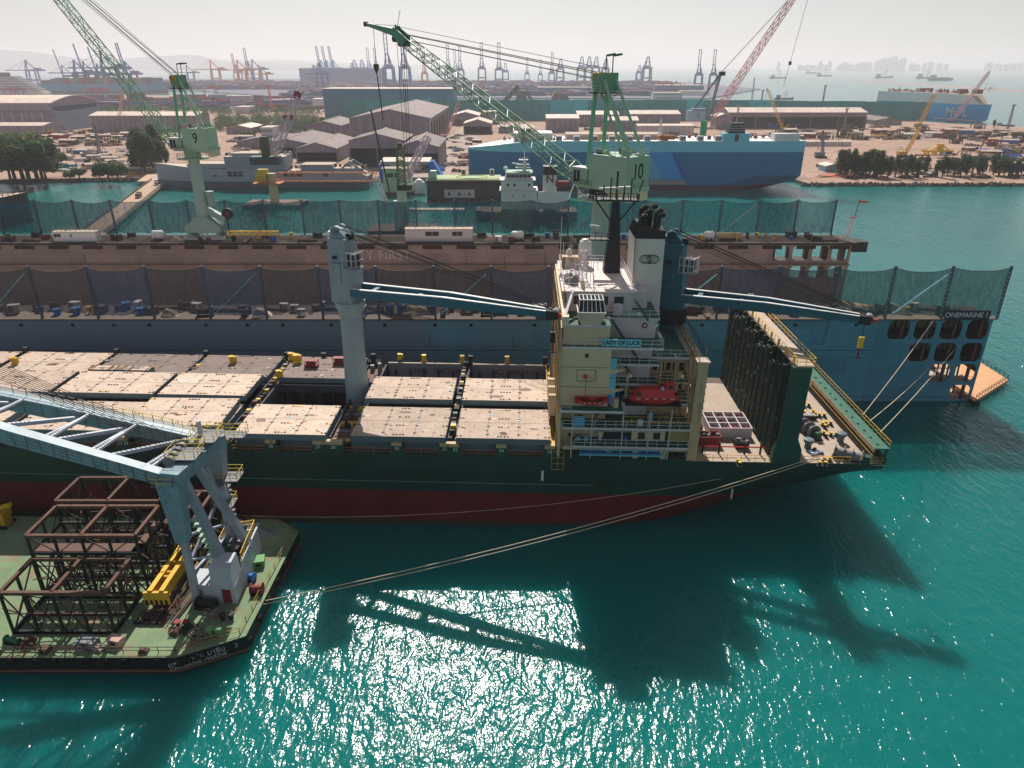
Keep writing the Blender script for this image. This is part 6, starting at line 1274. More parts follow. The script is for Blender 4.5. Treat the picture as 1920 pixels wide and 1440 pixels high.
def supply_ship():
    p = atY(975, 372, 325); t = thing('supply_ship', 'white supply ship with a letter N on its black funnel behind the far nets', 'ship', (p.x, 325 + 6, 0)); W = M['white']; z0 = p.z
    s = .245 # metres per pixel at this distance
    h = lambda v: atY(960, v, 325).z
    mb = MB(); st = [(-20, [(3, -1), (5, 2), (6, 4.5)]), (-14, [(5, -1), (6.2, 2), (6.5, 4)]), (22, [(5.5, -1), (6.5, 2), (6.5, 4)]), (26, [(5, -1), (6, 2), (6.2, 4)])]; loft(mb, st, [M['redd'], M['hull_dark']], M['brown']); mb.build('hull', t)
    mb = MB(); mb.box(-8.5, 7.5, -6, 6, 5, h(358), W); mb.box(-9.2, 8, -6.4, 6.4, h(358), h(357), W); mb.box(-8.5, 6, -5, 5, h(357), h(340), W); mb.box(-9, 7, -5.6, 5.6, h(340), h(338), M['lav']); mb.hexa([(-7, -4, h(338)), (5, -4, h(338)), (5, 4, h(338)), (-7, 4, h(338))], [(-6, -4.4, h(325)), (5, -4.4, h(325)), (5, 4.4, h(325)), (-6, 4.4, h(325))], W); mb.box(-6.6, 5.6, -5, 5, h(325), h(324), M['mint']); mb.build('superstructure', t)
    for b_ in [(-5.8 + k * 1.8, -4.3 + k * 1.8, -4.46, -4.38, h(334), h(328)) for k in range(6)] + [(x, x + 1.1, -5.06, -5, h(350), h(345)) for x in (-6, -3, 3.5)] + [(x, x + .5, -6.05, -6, h(369), h(365)) for x in (-3.5, 1.5)]: MB().box(*b_, M['glass']).build('window', t)
    mb = MB(); mb.beam((2, 0, h(325)), (2, 0, h(300)), 1.8, 1.6, W, .8, .8); mb.tube((2, 0, h(300)), (2, 0, h(285)), .18, W, n=6)
    for v, w_ in ((318, 4), (312, 3.4), (303, 2.6)): mb.box(2 - w_, 2 + w_ * .6, -1.5, 1.5, h(v), h(v) + .2, W); mb.rail([(2 - w_, -1.5, h(v)), (2 + w_ * .6, -1.5, h(v))], W, 1, 1, .1)
    mb.beam((-3.5, 0, h(309)), (-.5, 0, h(311)), .9, .5, W); mb.lathe(-6.5, 0, [(.2, h(325)), (.2, h(322)), (1, h(321)), (1, h(317)), (.1, h(314))], W, 12); mb.build('mast', t)
    mb = MB(); mb.box(10.5, 16.5, -3, 3, 5, h(330), W); mb.box(10.4, 16.6, -3.1, 3.1, h(330), h(314), M['black']); fn = mb.build('funnel', t)
    sign('N', 4.6, M['redd'], fn, (13.4, -3.06, h(338)), bold=.12)
    mb = MB(); mb.box(8, 22, -5.5, -4.9, 5, h(360), M['white']); mb.tube((16, -3, h(346)), (22, -3, h(346)), 1.3, M['redd'], n=10); mb.build('aft_house', t)
    mb = MB(); mb.beam((22, -3, h(375)), (24.5, -3, h(345)), .7, .7, W); mb.beam((24.5, -3, h(345)), (30, -3, h(378)), .6, .6, W); mb.beam((27, -3, h(380)), (26, -3, h(352)), .6, .6, W); mb.build('stern_crane', t)
    mb = MB(); mb.rail([(-9, -6.3, h(357)), (8, -6.3, h(357))], W, 1, 1.3, .09); mb.rail([(-6.6, -5, h(324)), (5.6, -5, h(324))], M['mint'], 1, 1, .09); mb.build('railing', t)
supply_ship()
def accommodation_barge():
    Y = 372; a = atY(800, 360, Y).x; b = atY(938, 360, Y).x; L = b - a; t = thing('work_barge', 'work barge with a pale green helideck and dark open lower deck', 'barge', ((a + b) / 2, Y + 9, 0)); h = lambda v: atY(960, v, Y).z
    mb = MB(); mb.box(-L/2, L/2, -9, 9, -1, 2.2, M['hull_dark']); mb.build('hull', t)
    mb = MB(); mb.box(-L/2, L/2, -8, 9, 2.2, h(343), mat('brown_cabin_side', C(85, 75, 78), .8, rust=.3, plates=('xz', 3, 3))); mb.build('lower_house', t)
    mb = MB(); mb.box(-L/2 - .5, L/2 + .5, -9.3, 9.3, h(341), h(339), M['brown']); mb.hexa([(-L/2, -9, h(339)), (L/2, -9, h(339)), (L/2, 9, h(339)), (-L/2, 9, h(339))], [(-L/2 + 1, -8.6, h(337)), (L/2, -8.6, h(337)), (L/2, 9, h(337)), (-L/2 + 1, 9, h(337))], mat('pale_green_deck', C(165, 185, 140), .8, rust=.35, streak=1)); mb.build('helideck', t)
    mb = MB(); n = 28; R_ = 6.5; ring = [(4 + math.cos(i * 6.283 / n) * R_ * 1.25, math.sin(i * 6.283 / n) * R_, h(337) + .06) for i in range(n + 1)]; mb.path(ring, .25, mat('faded_yellow_line', C(200, 190, 90), .8), 4); mb.build('landing_circle', t)
    mb = MB(); mb.rail([(-L/2, -9.2, h(339)), (L/2, -9.2, h(339))], M['brown'], 1.3, 1.5, .12); mb.build('railing', t)
    for k in range(3): mb = MB(); mb.box(-L/2 + 9 + k * 5.2, -L/2 + 14 + k * 5.2, -9, -8, 2.4, 6.4, M['lav']); mb.box(-L/2 + 11 + k * 5.2, -L/2 + 12 + k * 5.2, -9.06, -9, 3.4, 5.2, M['glass']); mb.build('cabin', t)
    mb = MB(); mb.hexa([(-L/2 + .5, -8.5, h(337)), (-L/2 + 5, -8.5, h(337)), (-L/2 + 5, -2, h(337)), (-L/2 + .5, -2, h(337))], [(-L/2 + 2, -7, h(337) + 4), (-L/2 + 5, -7, h(337) + 4), (-L/2 + 5, -3, h(337) + 4), (-L/2 + 2, -3, h(337) + 4)], M['mint']); mb.build('deck_cabin', t)
    for x in (-2, 13): mb = MB(); mb.box(x, x + 2.4, 8, 9, h(337), h(337) + 3, M['white']); mb.box(x + .5, x + 1.9, 7.9, 8, h(337) + .5, h(337) + 2.5, M['glass']); mb.build('equipment_frame', t)
accommodation_barge()
# green site cabin with cream roof, blue tarpaulin and white dome on the quay
t = thing('site_cabin', 'pale green two window cabin standing at the water edge left of the work barge', 'cabin', (atY(748, 340, 395).x, 395, 0)); h = lambda v: atY(960, v, 395).z
mb = MB(); mb.box(-9, 7, 0, 8, -1, 1.5, M['brown']); mb.build('float', t); mb = MB(); mb.box(-8.5, 6.5, .4, 8, 1.5, h(318), mat('pale_cabin_green', C(165, 200, 165), .6, rust=.15)); mb.build('body', t); mb = MB(); mb.box(-9.2, 7.2, 0, 8.6, h(318), h(316), M['cream']); mb.build('roof', t)
for x in (-6.3, -2.2): mb = MB(); mb.box(x, x + 3.2, .3, .4, h(333), h(325), M['glass']); mb.box(x + 1.5, x + 1.7, .25, .3, h(333), h(325), M['lav']); mb.build('window', t)
mb = MB(); mb.rail([(-9, .2, h(316)), (7, .2, h(316))], M['lav'], 1, 1.6, .1); mb.build('railing', t)
t = thing('open_shelter', 'shelter with a cream roof and blue end curtains behind the green cabin', 'shelter', (atY(750, 340, 430).x, 447, 1.5)); h2 = lambda v: atY(960, v, 447).z - 1.5
mb = MB(); mb.prism([(-14, h2(309)), (16, h2(309)), (16, h2(303)), (-14, h2(303))], lambda x, z: (x, 0, z), lambda x, z: (x, 14, z + 1), M['roofw']); mb.build('roof', t)
mb = MB(); mb.box(-15, -10, 0, 10, 0, h2(308), M['blue']); mb.hexa([(15, -2, 0), (24, -2, 0), (24, 10, 0), (15, 10, 0)], [(15, 0, h2(306)), (18, 0, h2(302)), (18, 10, h2(302)), (15, 10, h2(306))], M['blue']); mb.build('curtain', t)
mb = MB(); mb.lathe(0, 0, [(3.4, 0), (3.6, 3), (3.1, 5.6), (1.6, 7.2), (.1, 7.8)], M['white'], 18); tag(mb.build('white_dome', None, (atY(785, 335, 398).x, 399, .5)), 'white rounded dome beside the pale green cabin', 'dome')
# hull at the left edge of the frame
t = thing('moored_ship', 'dark ship bow with a rusty rail reaching in at the left edge', 'ship', (-232, 322, 0)); mb = MB(); st = [(-40, [(9, -1), (10, 5), (10, 10)]), (0, [(7, -1), (9, 5), (9.5, 11)]), (10, [(3, -1), (5, 5), (6.5, 12)]), (16, [(.3, -1), (1, 5), (1.5, 13)])]; loft(mb, st, [M['hull_dark'], M['hull_dark']], M['cream']); mb.build('hull', t)
mb = MB(); mb.rail([(-38, -9.6, 10.2), (0, -9.2, 11), (10, -6.2, 12), (16, 0, 13), (10, 6, 12)], M['rustf'], 1.4, 2, .2); mb.build('railing', t); mb = MB(); mb.tube((13, -1.8, 9), (15, -3, 6), .5, M['hull_dark'], n=8); mb.box(-14, -2, -5, 5, 11, 14, M['beige2']); mb.build('anchor', t)
# jetty
def jetty():
    A = at(30, 548, 2.2); B = at(300, 337, 2.2); w_ = 4.8; d = (B - A).normalized(); n = Vector((-d.y, d.x, 0)); jm = mat('jetty_concrete', C(190, 160, 138), .9, var=.2, scale=.1, rust=.15, streak=1, fine=.15)
    A = A - d * 60; t = thing('jetty', 'long concrete jetty on piles running from the left shore down to the dock', 'jetty', A); L = (Vector((B.x, B.y, 0)) - Vector((A.x, A.y, 0))).length; P = lambda s, o, z: tuple(d * s + n * o + Vector((0, 0, z)))
    mb = MB(); mb.hexa([P(0, -w_, -1.1), P(L, -w_, -1.1), P(L, w_, -1.1), P(0, w_, -1.1)], [P(0, -w_, 0), P(L, -w_, 0), P(L, w_, 0), P(0, w_, 0)], jm); mb.build('deck', t)
    mb = MB(); mb.rail([P(0, -w_ + .2, 0), P(L, -w_ + .2, 0)], M['cream'], 1.0, 3.4, .3, (.9,)); mb.rail([P(0, w_ - .2, 0), P(L, w_ - .2, 0)], M['brown'], 1.0, 3.4, .3, (.9,)); mb.build('parapet', t)
    for k in range(int(L / 8)): mb = MB(); mb.tube(P(4 + k * 8, -w_ + 1, -4), P(4 + k * 8, -w_ + 1, -1), .5, M['dgrey'], n=6); mb.tube(P(4 + k * 8, w_ - 1, -4), P(4 + k * 8, w_ - 1, -1), .5, M['dgrey'], n=6); mb.box(0, .01, 0, .01, -1, -.99, M['dgrey']); mb.build('pile_pair', t)
    mb = MB(); mb.hexa([P(L - 4, -9, -1), P(L + 26, -9, -1), P(L + 26, 12, -1), P(L - 4, 12, -1)], [P(L - 4, -9, .02), P(L + 26, -9, .02), P(L + 26, 12, .02), P(L - 4, 12, .02)], jm); mb.build('landing', t)
    for k, (s_, lab, c) in enumerate(((L - 66, 'brown', M['brown']), (L - 14, 'white', M['white']))):
        q = A + Vector(P(s_, -1, 0)); tt = thing('parked_truck', 'small %s truck parked on the jetty %s' % (lab, 'halfway along' if k == 0 else 'near the landing'), 'truck', q, math.atan2(d.y, d.x)); mb = MB(); mb.box(-2.6, 1, -1.1, 1.1, .8, 2.2, c); mb.build('body', tt); mb = MB(); mb.box(1.1, 2.6, -1.1, 1.1, .6, 2.6, c); mb.box(2.6, 2.65, -.9, .9, 1.6, 2.4, M['glass']); mb.build('cab', tt)
        for x in (-1.8, 1.8):
            for y in (-1.1, 1.1): mb = MB(); mb.tube((x, y - .15, .45), (x, y + .15, .45), .45, M['rubber'], n=10); mb.build('wheel', tt)
jetty()
# ================= SHEDS =================
def shed(u0, u1, vb, ve, depth, ridge, label, roof='roofg', wall='wallg', front='wall', axis='y', Yb=None, name='shed', bays=6, skylights=0, side_open=False):
    """u0,u1: near face left/right px; vb: base row; ve: eave row; ridge: extra ridge height (m)"""
    Y = Yb or at(960, vb, 1.5).y; x0, x1 = atY(u0, (vb + ve) / 2, Y).x, atY(u1, (vb + ve) / 2, Y).x; H = atY(960, ve, Y).z - 1.5; L = x1 - x0
    t = thing(name, label, 'shed', ((x0 + x1) / 2, Y, 1.5)); Rm, Wm = M[roof], M[wall]; X = L / 2
    mb = MB()
    if front == 'wall':
        mb.box(-X, X, 0, .3, 0, H, Wm)
        for k in range(bays + 1): mb.box(-X + L * k / bays - .25, -X + L * k / bays + .25, -.25, -.001, 0, H, M['cream'])
    else:
        mb.box(-X, X, 0, .3, H * .72, H, Wm)
        for k in range(bays + 1): mb.box(-X + L * k / bays - .5, -X + L * k / bays + .5, -.1, .5, 0, H * .72, M['dgrey'])
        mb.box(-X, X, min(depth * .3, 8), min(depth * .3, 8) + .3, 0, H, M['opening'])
    mb.box(-X, X, depth - .3, depth, 0, H, Wm)
    for sx in (-1, 1):
        if side_open and sx > 0:
            for k in range(9): mb.box(sx * X - .8, sx * X, depth * k / 8 - .4, depth * k / 8 + .4, 0.01, H, M['lav'])
            mb.box(sx * X - 5, sx * X - 4.6, 1, depth - 1, 0, H - 1, M['opening']); mb.box(sx * X - .4, sx * X, 0.31, depth - .31, H * .82, H, Wm)
        else: mb.box(min(sx * X, sx * (X - .3)), max(sx * X, sx * (X - .3)), .31, depth - .31, 0, H, Wm)
    if axis == 'y': mb.face([(-X, 0, H), (X, 0, H), (0, 0, H + ridge)], Wm); mb.face([(X, depth, H), (-X, depth, H), (0, depth, H + ridge)], Wm)
    else: mb.face([(-X, 0, H), (-X, depth / 2, H + ridge), (-X, depth, H)], Wm); mb.face([(X, 0, H), (X, depth, H), (X, depth / 2, H + ridge)], Wm)
    mb.build('walls', t)
    mb = MB(); o = .7
    if axis == 'y':
        for s in (-1, 1): mb.hexa([(s * (X + o), -o, H - .1), (0, -o, H + ridge), (0, depth + o, H + ridge), (s * (X + o), depth + o, H - .1)][::s], [(s * (X + o), -o, H + .2), (0, -o, H + ridge + .3), (0, depth + o, H + ridge + .3), (s * (X + o), depth + o, H + .2)][::s], Rm)
        mb.box(-.5, .5, -o, depth + o, H + ridge + .25, H + ridge + .6, M['cream'])
        r = random.Random(int(u0))
        for k in range(skylights):
            s = r.choice((-1, 1)); f = (k % 5 + .5) / 5.5; y = depth * ((k // 5) + .5) / max(1, skylights / 5); xx = s * X * f; zz = H + ridge * (1 - f) + .36; mb.hexa([(xx - L * .035, y, zz + s * L * .035 * ridge / X), (xx + L * .035, y, zz - s * L * .035 * ridge / X), (xx + L * .035, y + 1.4, zz - s * L * .035 * ridge / X), (xx - L * .035, y + 1.4, zz + s * L * .035 * ridge / X)], [(xx - L * .035, y, zz + .1 + s * L * .035 * ridge / X), (xx + L * .035, y, zz + .1 - s * L * .035 * ridge / X), (xx + L * .035, y + 1.4, zz + .1 - s * L * .035 * ridge / X), (xx - L * .035, y + 1.4, zz + .1 + s * L * .035 * ridge / X)], M['cream'])
    else:
        for y0_, y1_ in ((0 - o, depth / 2), (depth + o, depth / 2)): mb.hexa([(-X - o, y0_, H - .1), (X + o, y0_, H - .1), (X + o, y1_, H + ridge), (-X - o, y1_, H + ridge)], [(-X - o, y0_, H + .2), (X + o, y0_, H + .2), (X + o, y1_, H + ridge + .3), (-X - o, y1_, H + ridge + .3)], Rm)
    mb.build('roof', t); return t
shed(658, 808, 282, 222, 190, 7, 'biggest grey shed with a ridge strip and open right side', bays=8, side_open=True, Yb=640, name='fabrication_shed', wall='wallg')
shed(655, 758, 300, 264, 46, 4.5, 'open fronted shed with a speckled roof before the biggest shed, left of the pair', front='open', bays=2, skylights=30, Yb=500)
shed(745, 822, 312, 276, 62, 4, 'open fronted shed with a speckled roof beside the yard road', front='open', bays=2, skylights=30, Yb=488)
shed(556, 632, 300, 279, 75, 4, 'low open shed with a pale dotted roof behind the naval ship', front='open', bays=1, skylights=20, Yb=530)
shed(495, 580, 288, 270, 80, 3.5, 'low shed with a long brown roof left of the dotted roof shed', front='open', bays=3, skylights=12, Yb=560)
shed(445, 520, 275, 266, 60, 3, 'small brown roofed shed partly behind trees on the left', roof='roofg', Yb=620)
shed(575, 640, 250, 236, 70, 4, 'grey walled shed with a tan roof beside the dark clump of trees', Yb=690, skylights=10)
shed(425, 470, 250, 240, 40, 2.5, 'small tan roofed shed behind the number nine crane', roof='roofw', Yb=760)
shed(170, 370, 238, 217, 34, 3, 'long low white roofed warehouse left of crane nine', roof='roofw', axis='x', Yb=790, bays=20)
shed(870, 921, 252, 232, 40, 4, 'small gabled shed with a dark open front by the road end', roof='roofw', front='open', bays=1, Yb=760)
shed(1025, 1085, 243, 222, 30, 3, 'plain shed with a pale roof left of crane ten', roof='roofw', axis='x', Yb=780)
shed(1083, 1160, 238, 215, 36, 3, 'pale striped roof shed just left of the crane ten legs', roof='roofw', axis='x', Yb=860)
shed(1134, 1196, 247, 226, 24, 3, 'curved roof shed behind the legs of crane ten', roof='roofw', axis='x', Yb=760)
shed(1180, 1275, 238, 214, 40, 3, 'wide pale roofed shed right of crane ten', roof='roofw', axis='x', Yb=860, bays=8)
shed(1196, 1300, 256, 236, 22, 1, 'long low white office block behind the car carrier', roof='roofw', wall='lav', axis='x', Yb=740, bays=12)
shed(848, 898, 232, 217, 50, 4, 'grey rounded shed in front of the teal screen', roof='roofw', Yb=880)
shed(905, 935, 232, 210, 22, 1, 'small white topped shed in front of the teal screen', roof='roofw', axis='x', Yb=900)
shed(935, 985, 250, 238, 20, 2, 'low sloping white roof hut left of the plain shed', roof='roofw', axis='x', Yb=770)
shed(1366, 1624, 240, 211, 42, 4, 'very long open shed with a tan roof on the right', roof='roofw', front='open', axis='x', Yb=830, bays=5, name='long_open_shed')
shed(1640, 1690, 236, 226, 60, 3, 'low grey shed right of the very long open shed', roof='roofg', Yb=880)
shed(1343, 1372, 236, 219, 24, 3, 'small gabled house left of the very long open shed', roof='roofw', Yb=820)
shed(1470, 1530, 273, 266, 8, .5, 'row of white site huts on the right yard behind the car carrier stern', roof='roofw', wall='lav', axis='x', Yb=640, bays=8)
shed(1530, 1595, 275, 266, 8, .5, 'long white and blue site hut right of the white site huts', roof='roofw', wall='lav', axis='x', Yb=640, bays=4)
shed(1548, 1578, 322, 312, 12, 1.5, 'light blue hut with a tan roof near the shore trees', roof='roofw', wall='cyan', Yb=478)
shed(-40, 22, 300, 292, 14, 1, 'low green roofed hut at the left edge', roof='deckg', Yb=540); shed(12, 60, 318, 312, 12, 1, 'bright green roofed hut near the big left tree', roof='deckg', Yb=500)
# arch hangar
def hangar():
    t = thing('arch_hangar', 'huge arch roofed hangar with a dark open end at the far left', 'hangar', (-483, 795, 1.5)); L = 420; D = 92; H = atY(960, 194, 801).z - 1.5; n = 12; rise = 6
    mb = MB(); mb.hexa([(-L, 0, 0), (12, 0, 0), (12, .5, 0), (-L, .5, 0)], [(-L, 0, H), (0, 0, H), (0, .5, H), (-L, .5, H)], M['wallg'])
    for k in range(40): mb.box(-L + k * 10.5, -L + k * 10.5 + .8, -.4, -.001, 0, H * .68, M['lav'])
    mb.box(-L, 8, -1.5, -.001, H * .7, H * .72, M['dgrey']); mb.box(-L, -L + .5, .51, D, 0, H, M['wallg']); mb.box(-L, 0, D - .5, D, 0, H, M['wallg']); mb.build('walls', t)
    mb = MB(); pts = [(D * i / n, H + rise * math.sin(math.pi * i / n)) for i in range(n + 1)]
    for (y0, z0), (y1, z1) in zip(pts, pts[1:]): mb.hexa([(-L - 2, y0, z0), (2, y0, z0), (2, y1, z1), (-L - 2, y1, z1)], [(-L - 2, y0, z0 + .8), (2, y0, z0 + .8), (2, y1, z1 + .8), (-L - 2, y1, z1 + .8)], M['roofw'])
    mb.build('roof', t)
    mb = MB(); mb.face([(1, y, z) for y, z in pts] + [(1, D, H - 3), (1, 0, H - 3)], M['wallg']); mb.build('gable', t)
    mb = MB(); mb.hexa([(-2, 1, 0), (12, 1, 0), (12, D - 1, 0), (-2, D - 1, 0)], [(-2, 1, H - 3), (1, 1, H - 3), (1, D - 1, H - 3), (-2, D - 1, H - 3)], mat('dark_end_curtain', C(45, 62, 85), .8, var=.2)); mb.build('end_curtain', t)
hangar()
shed(-60, 82, 257, 236, 30, 2, 'low grey lean-to in front of the arch hangar', roof='roofw', axis='x', Yb=740, bays=14)
# white wall by the hangar
t = tag(MB().hexa([(-640, 700, 1.5), (-455, 770, 1.5), (-455, 771, 1.5), (-640, 701, 1.5)], [(-640, 700, 4), (-455, 770, 4), (-455, 771, 4), (-640, 701, 4)], M['lav']).build('boundary_wall'), 'pale boundary wall slanting in front of the arch hangar', 'wall')
# teal screen
def screen():
    t = thing('screen_fence', 'very long teal cloth screen standing across the yard behind the sheds', 'screen fence', (0, 960, 1.5)); x = atY(640, 200, 960).x; xe = atY(1745, 200, 960).x; H = atY(960, 187, 960).z - 1.5
    i = 0; r = random.Random(6); 
    while x < xe:
        w_ = min(r.uniform(14, 34), xe - x); H_ = H - (atY(960, 187, 960).z - atY(960, 191, 960).z) * max(0, (x - 200) / (xe - 200)) + r.uniform(-.4, .4)
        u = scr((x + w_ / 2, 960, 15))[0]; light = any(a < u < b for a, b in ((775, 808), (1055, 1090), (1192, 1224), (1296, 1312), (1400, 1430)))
        mb = MB(); n = 6
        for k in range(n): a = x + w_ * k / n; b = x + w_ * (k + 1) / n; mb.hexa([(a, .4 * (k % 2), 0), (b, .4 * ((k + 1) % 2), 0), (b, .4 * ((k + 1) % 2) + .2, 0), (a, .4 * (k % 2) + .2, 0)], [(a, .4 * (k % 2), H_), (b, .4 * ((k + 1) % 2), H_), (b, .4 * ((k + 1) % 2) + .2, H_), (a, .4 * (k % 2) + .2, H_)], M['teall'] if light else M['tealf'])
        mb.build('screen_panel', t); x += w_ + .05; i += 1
screen()
def block(u0, u1, vb, vt, Y, depth, label, m, name='building', win=0, cat='building'):
    x0, x1 = atY(u0, vt, Y).x, atY(u1, vt, Y).x; zt = atY(960, vt, Y).z; zb = 1.5; t = thing(name, label, cat, ((x0 + x1) / 2, Y, zb)); H = zt - zb; X = (x1 - x0) / 2
    mb = MB(); mb.box(-X, X, 0, depth, 0, H, m); mb.box(-X - .3, X + .3, -.3, depth + .3, H, H + .6, M['roofw']); mb.build('walls', t)
    if win:
        for f in range(win): mb = MB(); [mb.box(-X + 2 * X * k / 12 + X / 24, -X + 2 * X * k / 12 + X / 9, -.1, 0, H * (f + .35) / win, H * (f + .75) / win, M['glass']) for k in range(12)]; mb.build('window_row', t)
    return t
bgm = mat('blue_grey_cladding', C(60, 130, 160), .8, var=.1, scale=.02)
block(604, 850, 232, 167, 985, 60, 'big windowless blue grey warehouse behind the teal screen', bgm, 'warehouse')
block(1226, 1280, 190, 174, 1420, 30, 'white office building seen above the teal screen', M['white'], win=3); block(488, 510, 265, 240, 640, 20, 'small white three storey office beside crane nine', M['white'], win=3)
block(430, 468, 206, 180, 1330, 20, 'pale four storey office in front of the container yard', M['lav'], win=4); block(505, 560, 203, 187, 1330, 30, 'long light blue roofed hall before the container yard', M['cyan']); block(585, 605, 205, 186, 1250, 30, 'white gabled hall beside the blue grey warehouse', M['white'])
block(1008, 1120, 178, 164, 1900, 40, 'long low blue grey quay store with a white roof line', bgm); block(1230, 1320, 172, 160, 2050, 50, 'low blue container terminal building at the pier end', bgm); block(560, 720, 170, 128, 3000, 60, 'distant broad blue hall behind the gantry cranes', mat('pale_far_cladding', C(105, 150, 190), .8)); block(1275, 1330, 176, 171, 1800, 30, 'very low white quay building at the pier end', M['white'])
block(148, 170, 200, 190, 1290, 30, 'low white shed in front of the dark red containers, left one', M['lav']); block(190, 220, 202, 191, 1290, 30, 'low white shed in front of the dark red containers, right one', M['lav']); block(440, 466, 208, 201, 1100, 30, 'white flat roofed hall among the trees', M['lav'])
# bulk sheds and conveyor behind the screen
for u0, u1, v0, lab in ((1018, 1078, 172, 'tent shaped bulk store behind the teal screen, left one'), (1096, 1150, 174, 'tent shaped bulk store behind crane ten legs')):
    Y = 1150; a, b = atY(u0, 188, Y).x, atY(u1, 188, Y).x; h_ = atY(960, v0, Y).z; mb = MB(); X = (b - a) / 2; mb.hexa([(-X, -30, 0), (X, -30, 0), (X, 30, 0), (-X, 30, 0)], [(-X * .3, -8, h_), (X * .45, -8, h_ - 3), (X * .45, 8, h_ - 3), (-X * .3, 8, h_)], M['roofg']); tag(mb.build('bulk_store', None, ((a + b) / 2, Y, 0)), lab, 'store')
t = thing('conveyor', 'steep enclosed conveyor gallery rising above the teal screen', 'conveyor', (atY(965, 180, 1150).x, 1150, 1.5)); mb = MB(); mb.beam((-22, 0, 8), (6, 0, 36), 8, 7, M['roofg']); mb.build('gallery', t); mb = MB(); mb.box(2, 18, -6, 6, 0, 30, M['dgrey']); mb.beam((16, 0, 30), (34, 0, 4), 5, 5, M['dgrey']); mb.build('tower', t)
# ================= CONTAINERS =================
def containers():
    cols = {'dark red': C(140, 42, 66), 'navy blue': C(30, 60, 120), 'teal': C(20, 120, 140), 'orange brown': C(185, 85, 70), 'pale grey': C(175, 180, 195), 'violet blue': C(80, 75, 140)}
    pr = {}
    for n, c in cols.items():
        m = mat('container_' + n.replace(' ', '_'), c, .6, var=.15); mb = MB(); mb.box(-6.1, 6.1, -1.2, 1.2, 0, 2.55, m); mb.box(-6.15, 6.15, -1.25, 1.25, 2.55, 2.65, M['lav'] if n in ('pale grey', 'navy blue', 'dark red') else m)
        pr[n] = mb
    first = {}; r = random.Random(11); names = list(cols); w = [6, 6, 4, .5, 2, 4]; cnt = 0; bulk = MB(); objs = []
    rows = []
    for Y in range(1215, 1330, 22): rows.append((Y, [(150, 425), (470, 600)]))
    for Y in (1350, 1378, 1410, 1450, 1500, 1550, 1610): rows.append((Y, [(145, 235), (245, 430), (440, 600)]))
    for Y, spans in rows:
        for ua, ub in spans:
            x = atY(ua, 190, Y).x; xe = atY(ub, 190, Y).x
            while x < xe:
                n_ = r.choices(names, w)[0]; run = r.randint(2, 6); hgt = r.randint(1, 4)
                if r.random() < .12: x += r.uniform(12, 40); continue
                for k in range(run):
                    for h in range(hgt): rows_item = (n_ if r.random() < .75 else r.choices(names, w)[0], x, Y, 1.52 + h * 2.7); objs.append(rows_item)
                    x += 12.7
                    if x > xe: break
                x += r.uniform(0, 9)
    objs.sort(key=lambda o: o[2] - o[3] * .01); top = objs[:290]; rest = objs[290:]
    cntr = {}
    for n_, x, Y, z in top:
        if n_ in first: o = first[n_].copy(); COL.objects.link(o)
        else: o = pr[n_].build('shipping_container'); first[n_] = o; 
        o.location = (x, Y, z); tag(o, '%s shipping container stacked in the yard behind the sheds' % n_, 'container', '%s containers in the port yard' % n_)
    for n_, x, Y, z in rest: bulk.box(x - 6.1, x + 6.1, Y - 1.2, Y + 1.2, z, z + 2.6, mat('container_' + n_.replace(' ', '_'), cols[n_]))
    for i in range(4200):                            # terminal far behind
        Y = 1760 + 1500 * r.random() ** 1.3; u = r.choice((r.uniform(90, 640), r.uniform(300, 700), r.uniform(620, 1260)))
        x = atY(u, 165, Y).x
        if Y < 2250 and -2000 < x < -520: continue
        if x > 420 + (Y - 1640) * .4: continue
        n_ = r.choices(names, w)[0]; L_ = r.choice((1, 2, 4)) * 6.1; h = r.choice((2.6, 5.2, 7.8, 10.4)); bulk.box(x - L_, x + L_, Y - 1.2, Y + r.choice((1.2, 8)), 1.9, 1.9 + h, mat('container_' + n_.replace(' ', '_'), cols[n_]))
    tag(bulk.build('container_stacks'), 'hundreds of coloured containers massed in the far terminal', 'containers', kind='stuff')
containers()
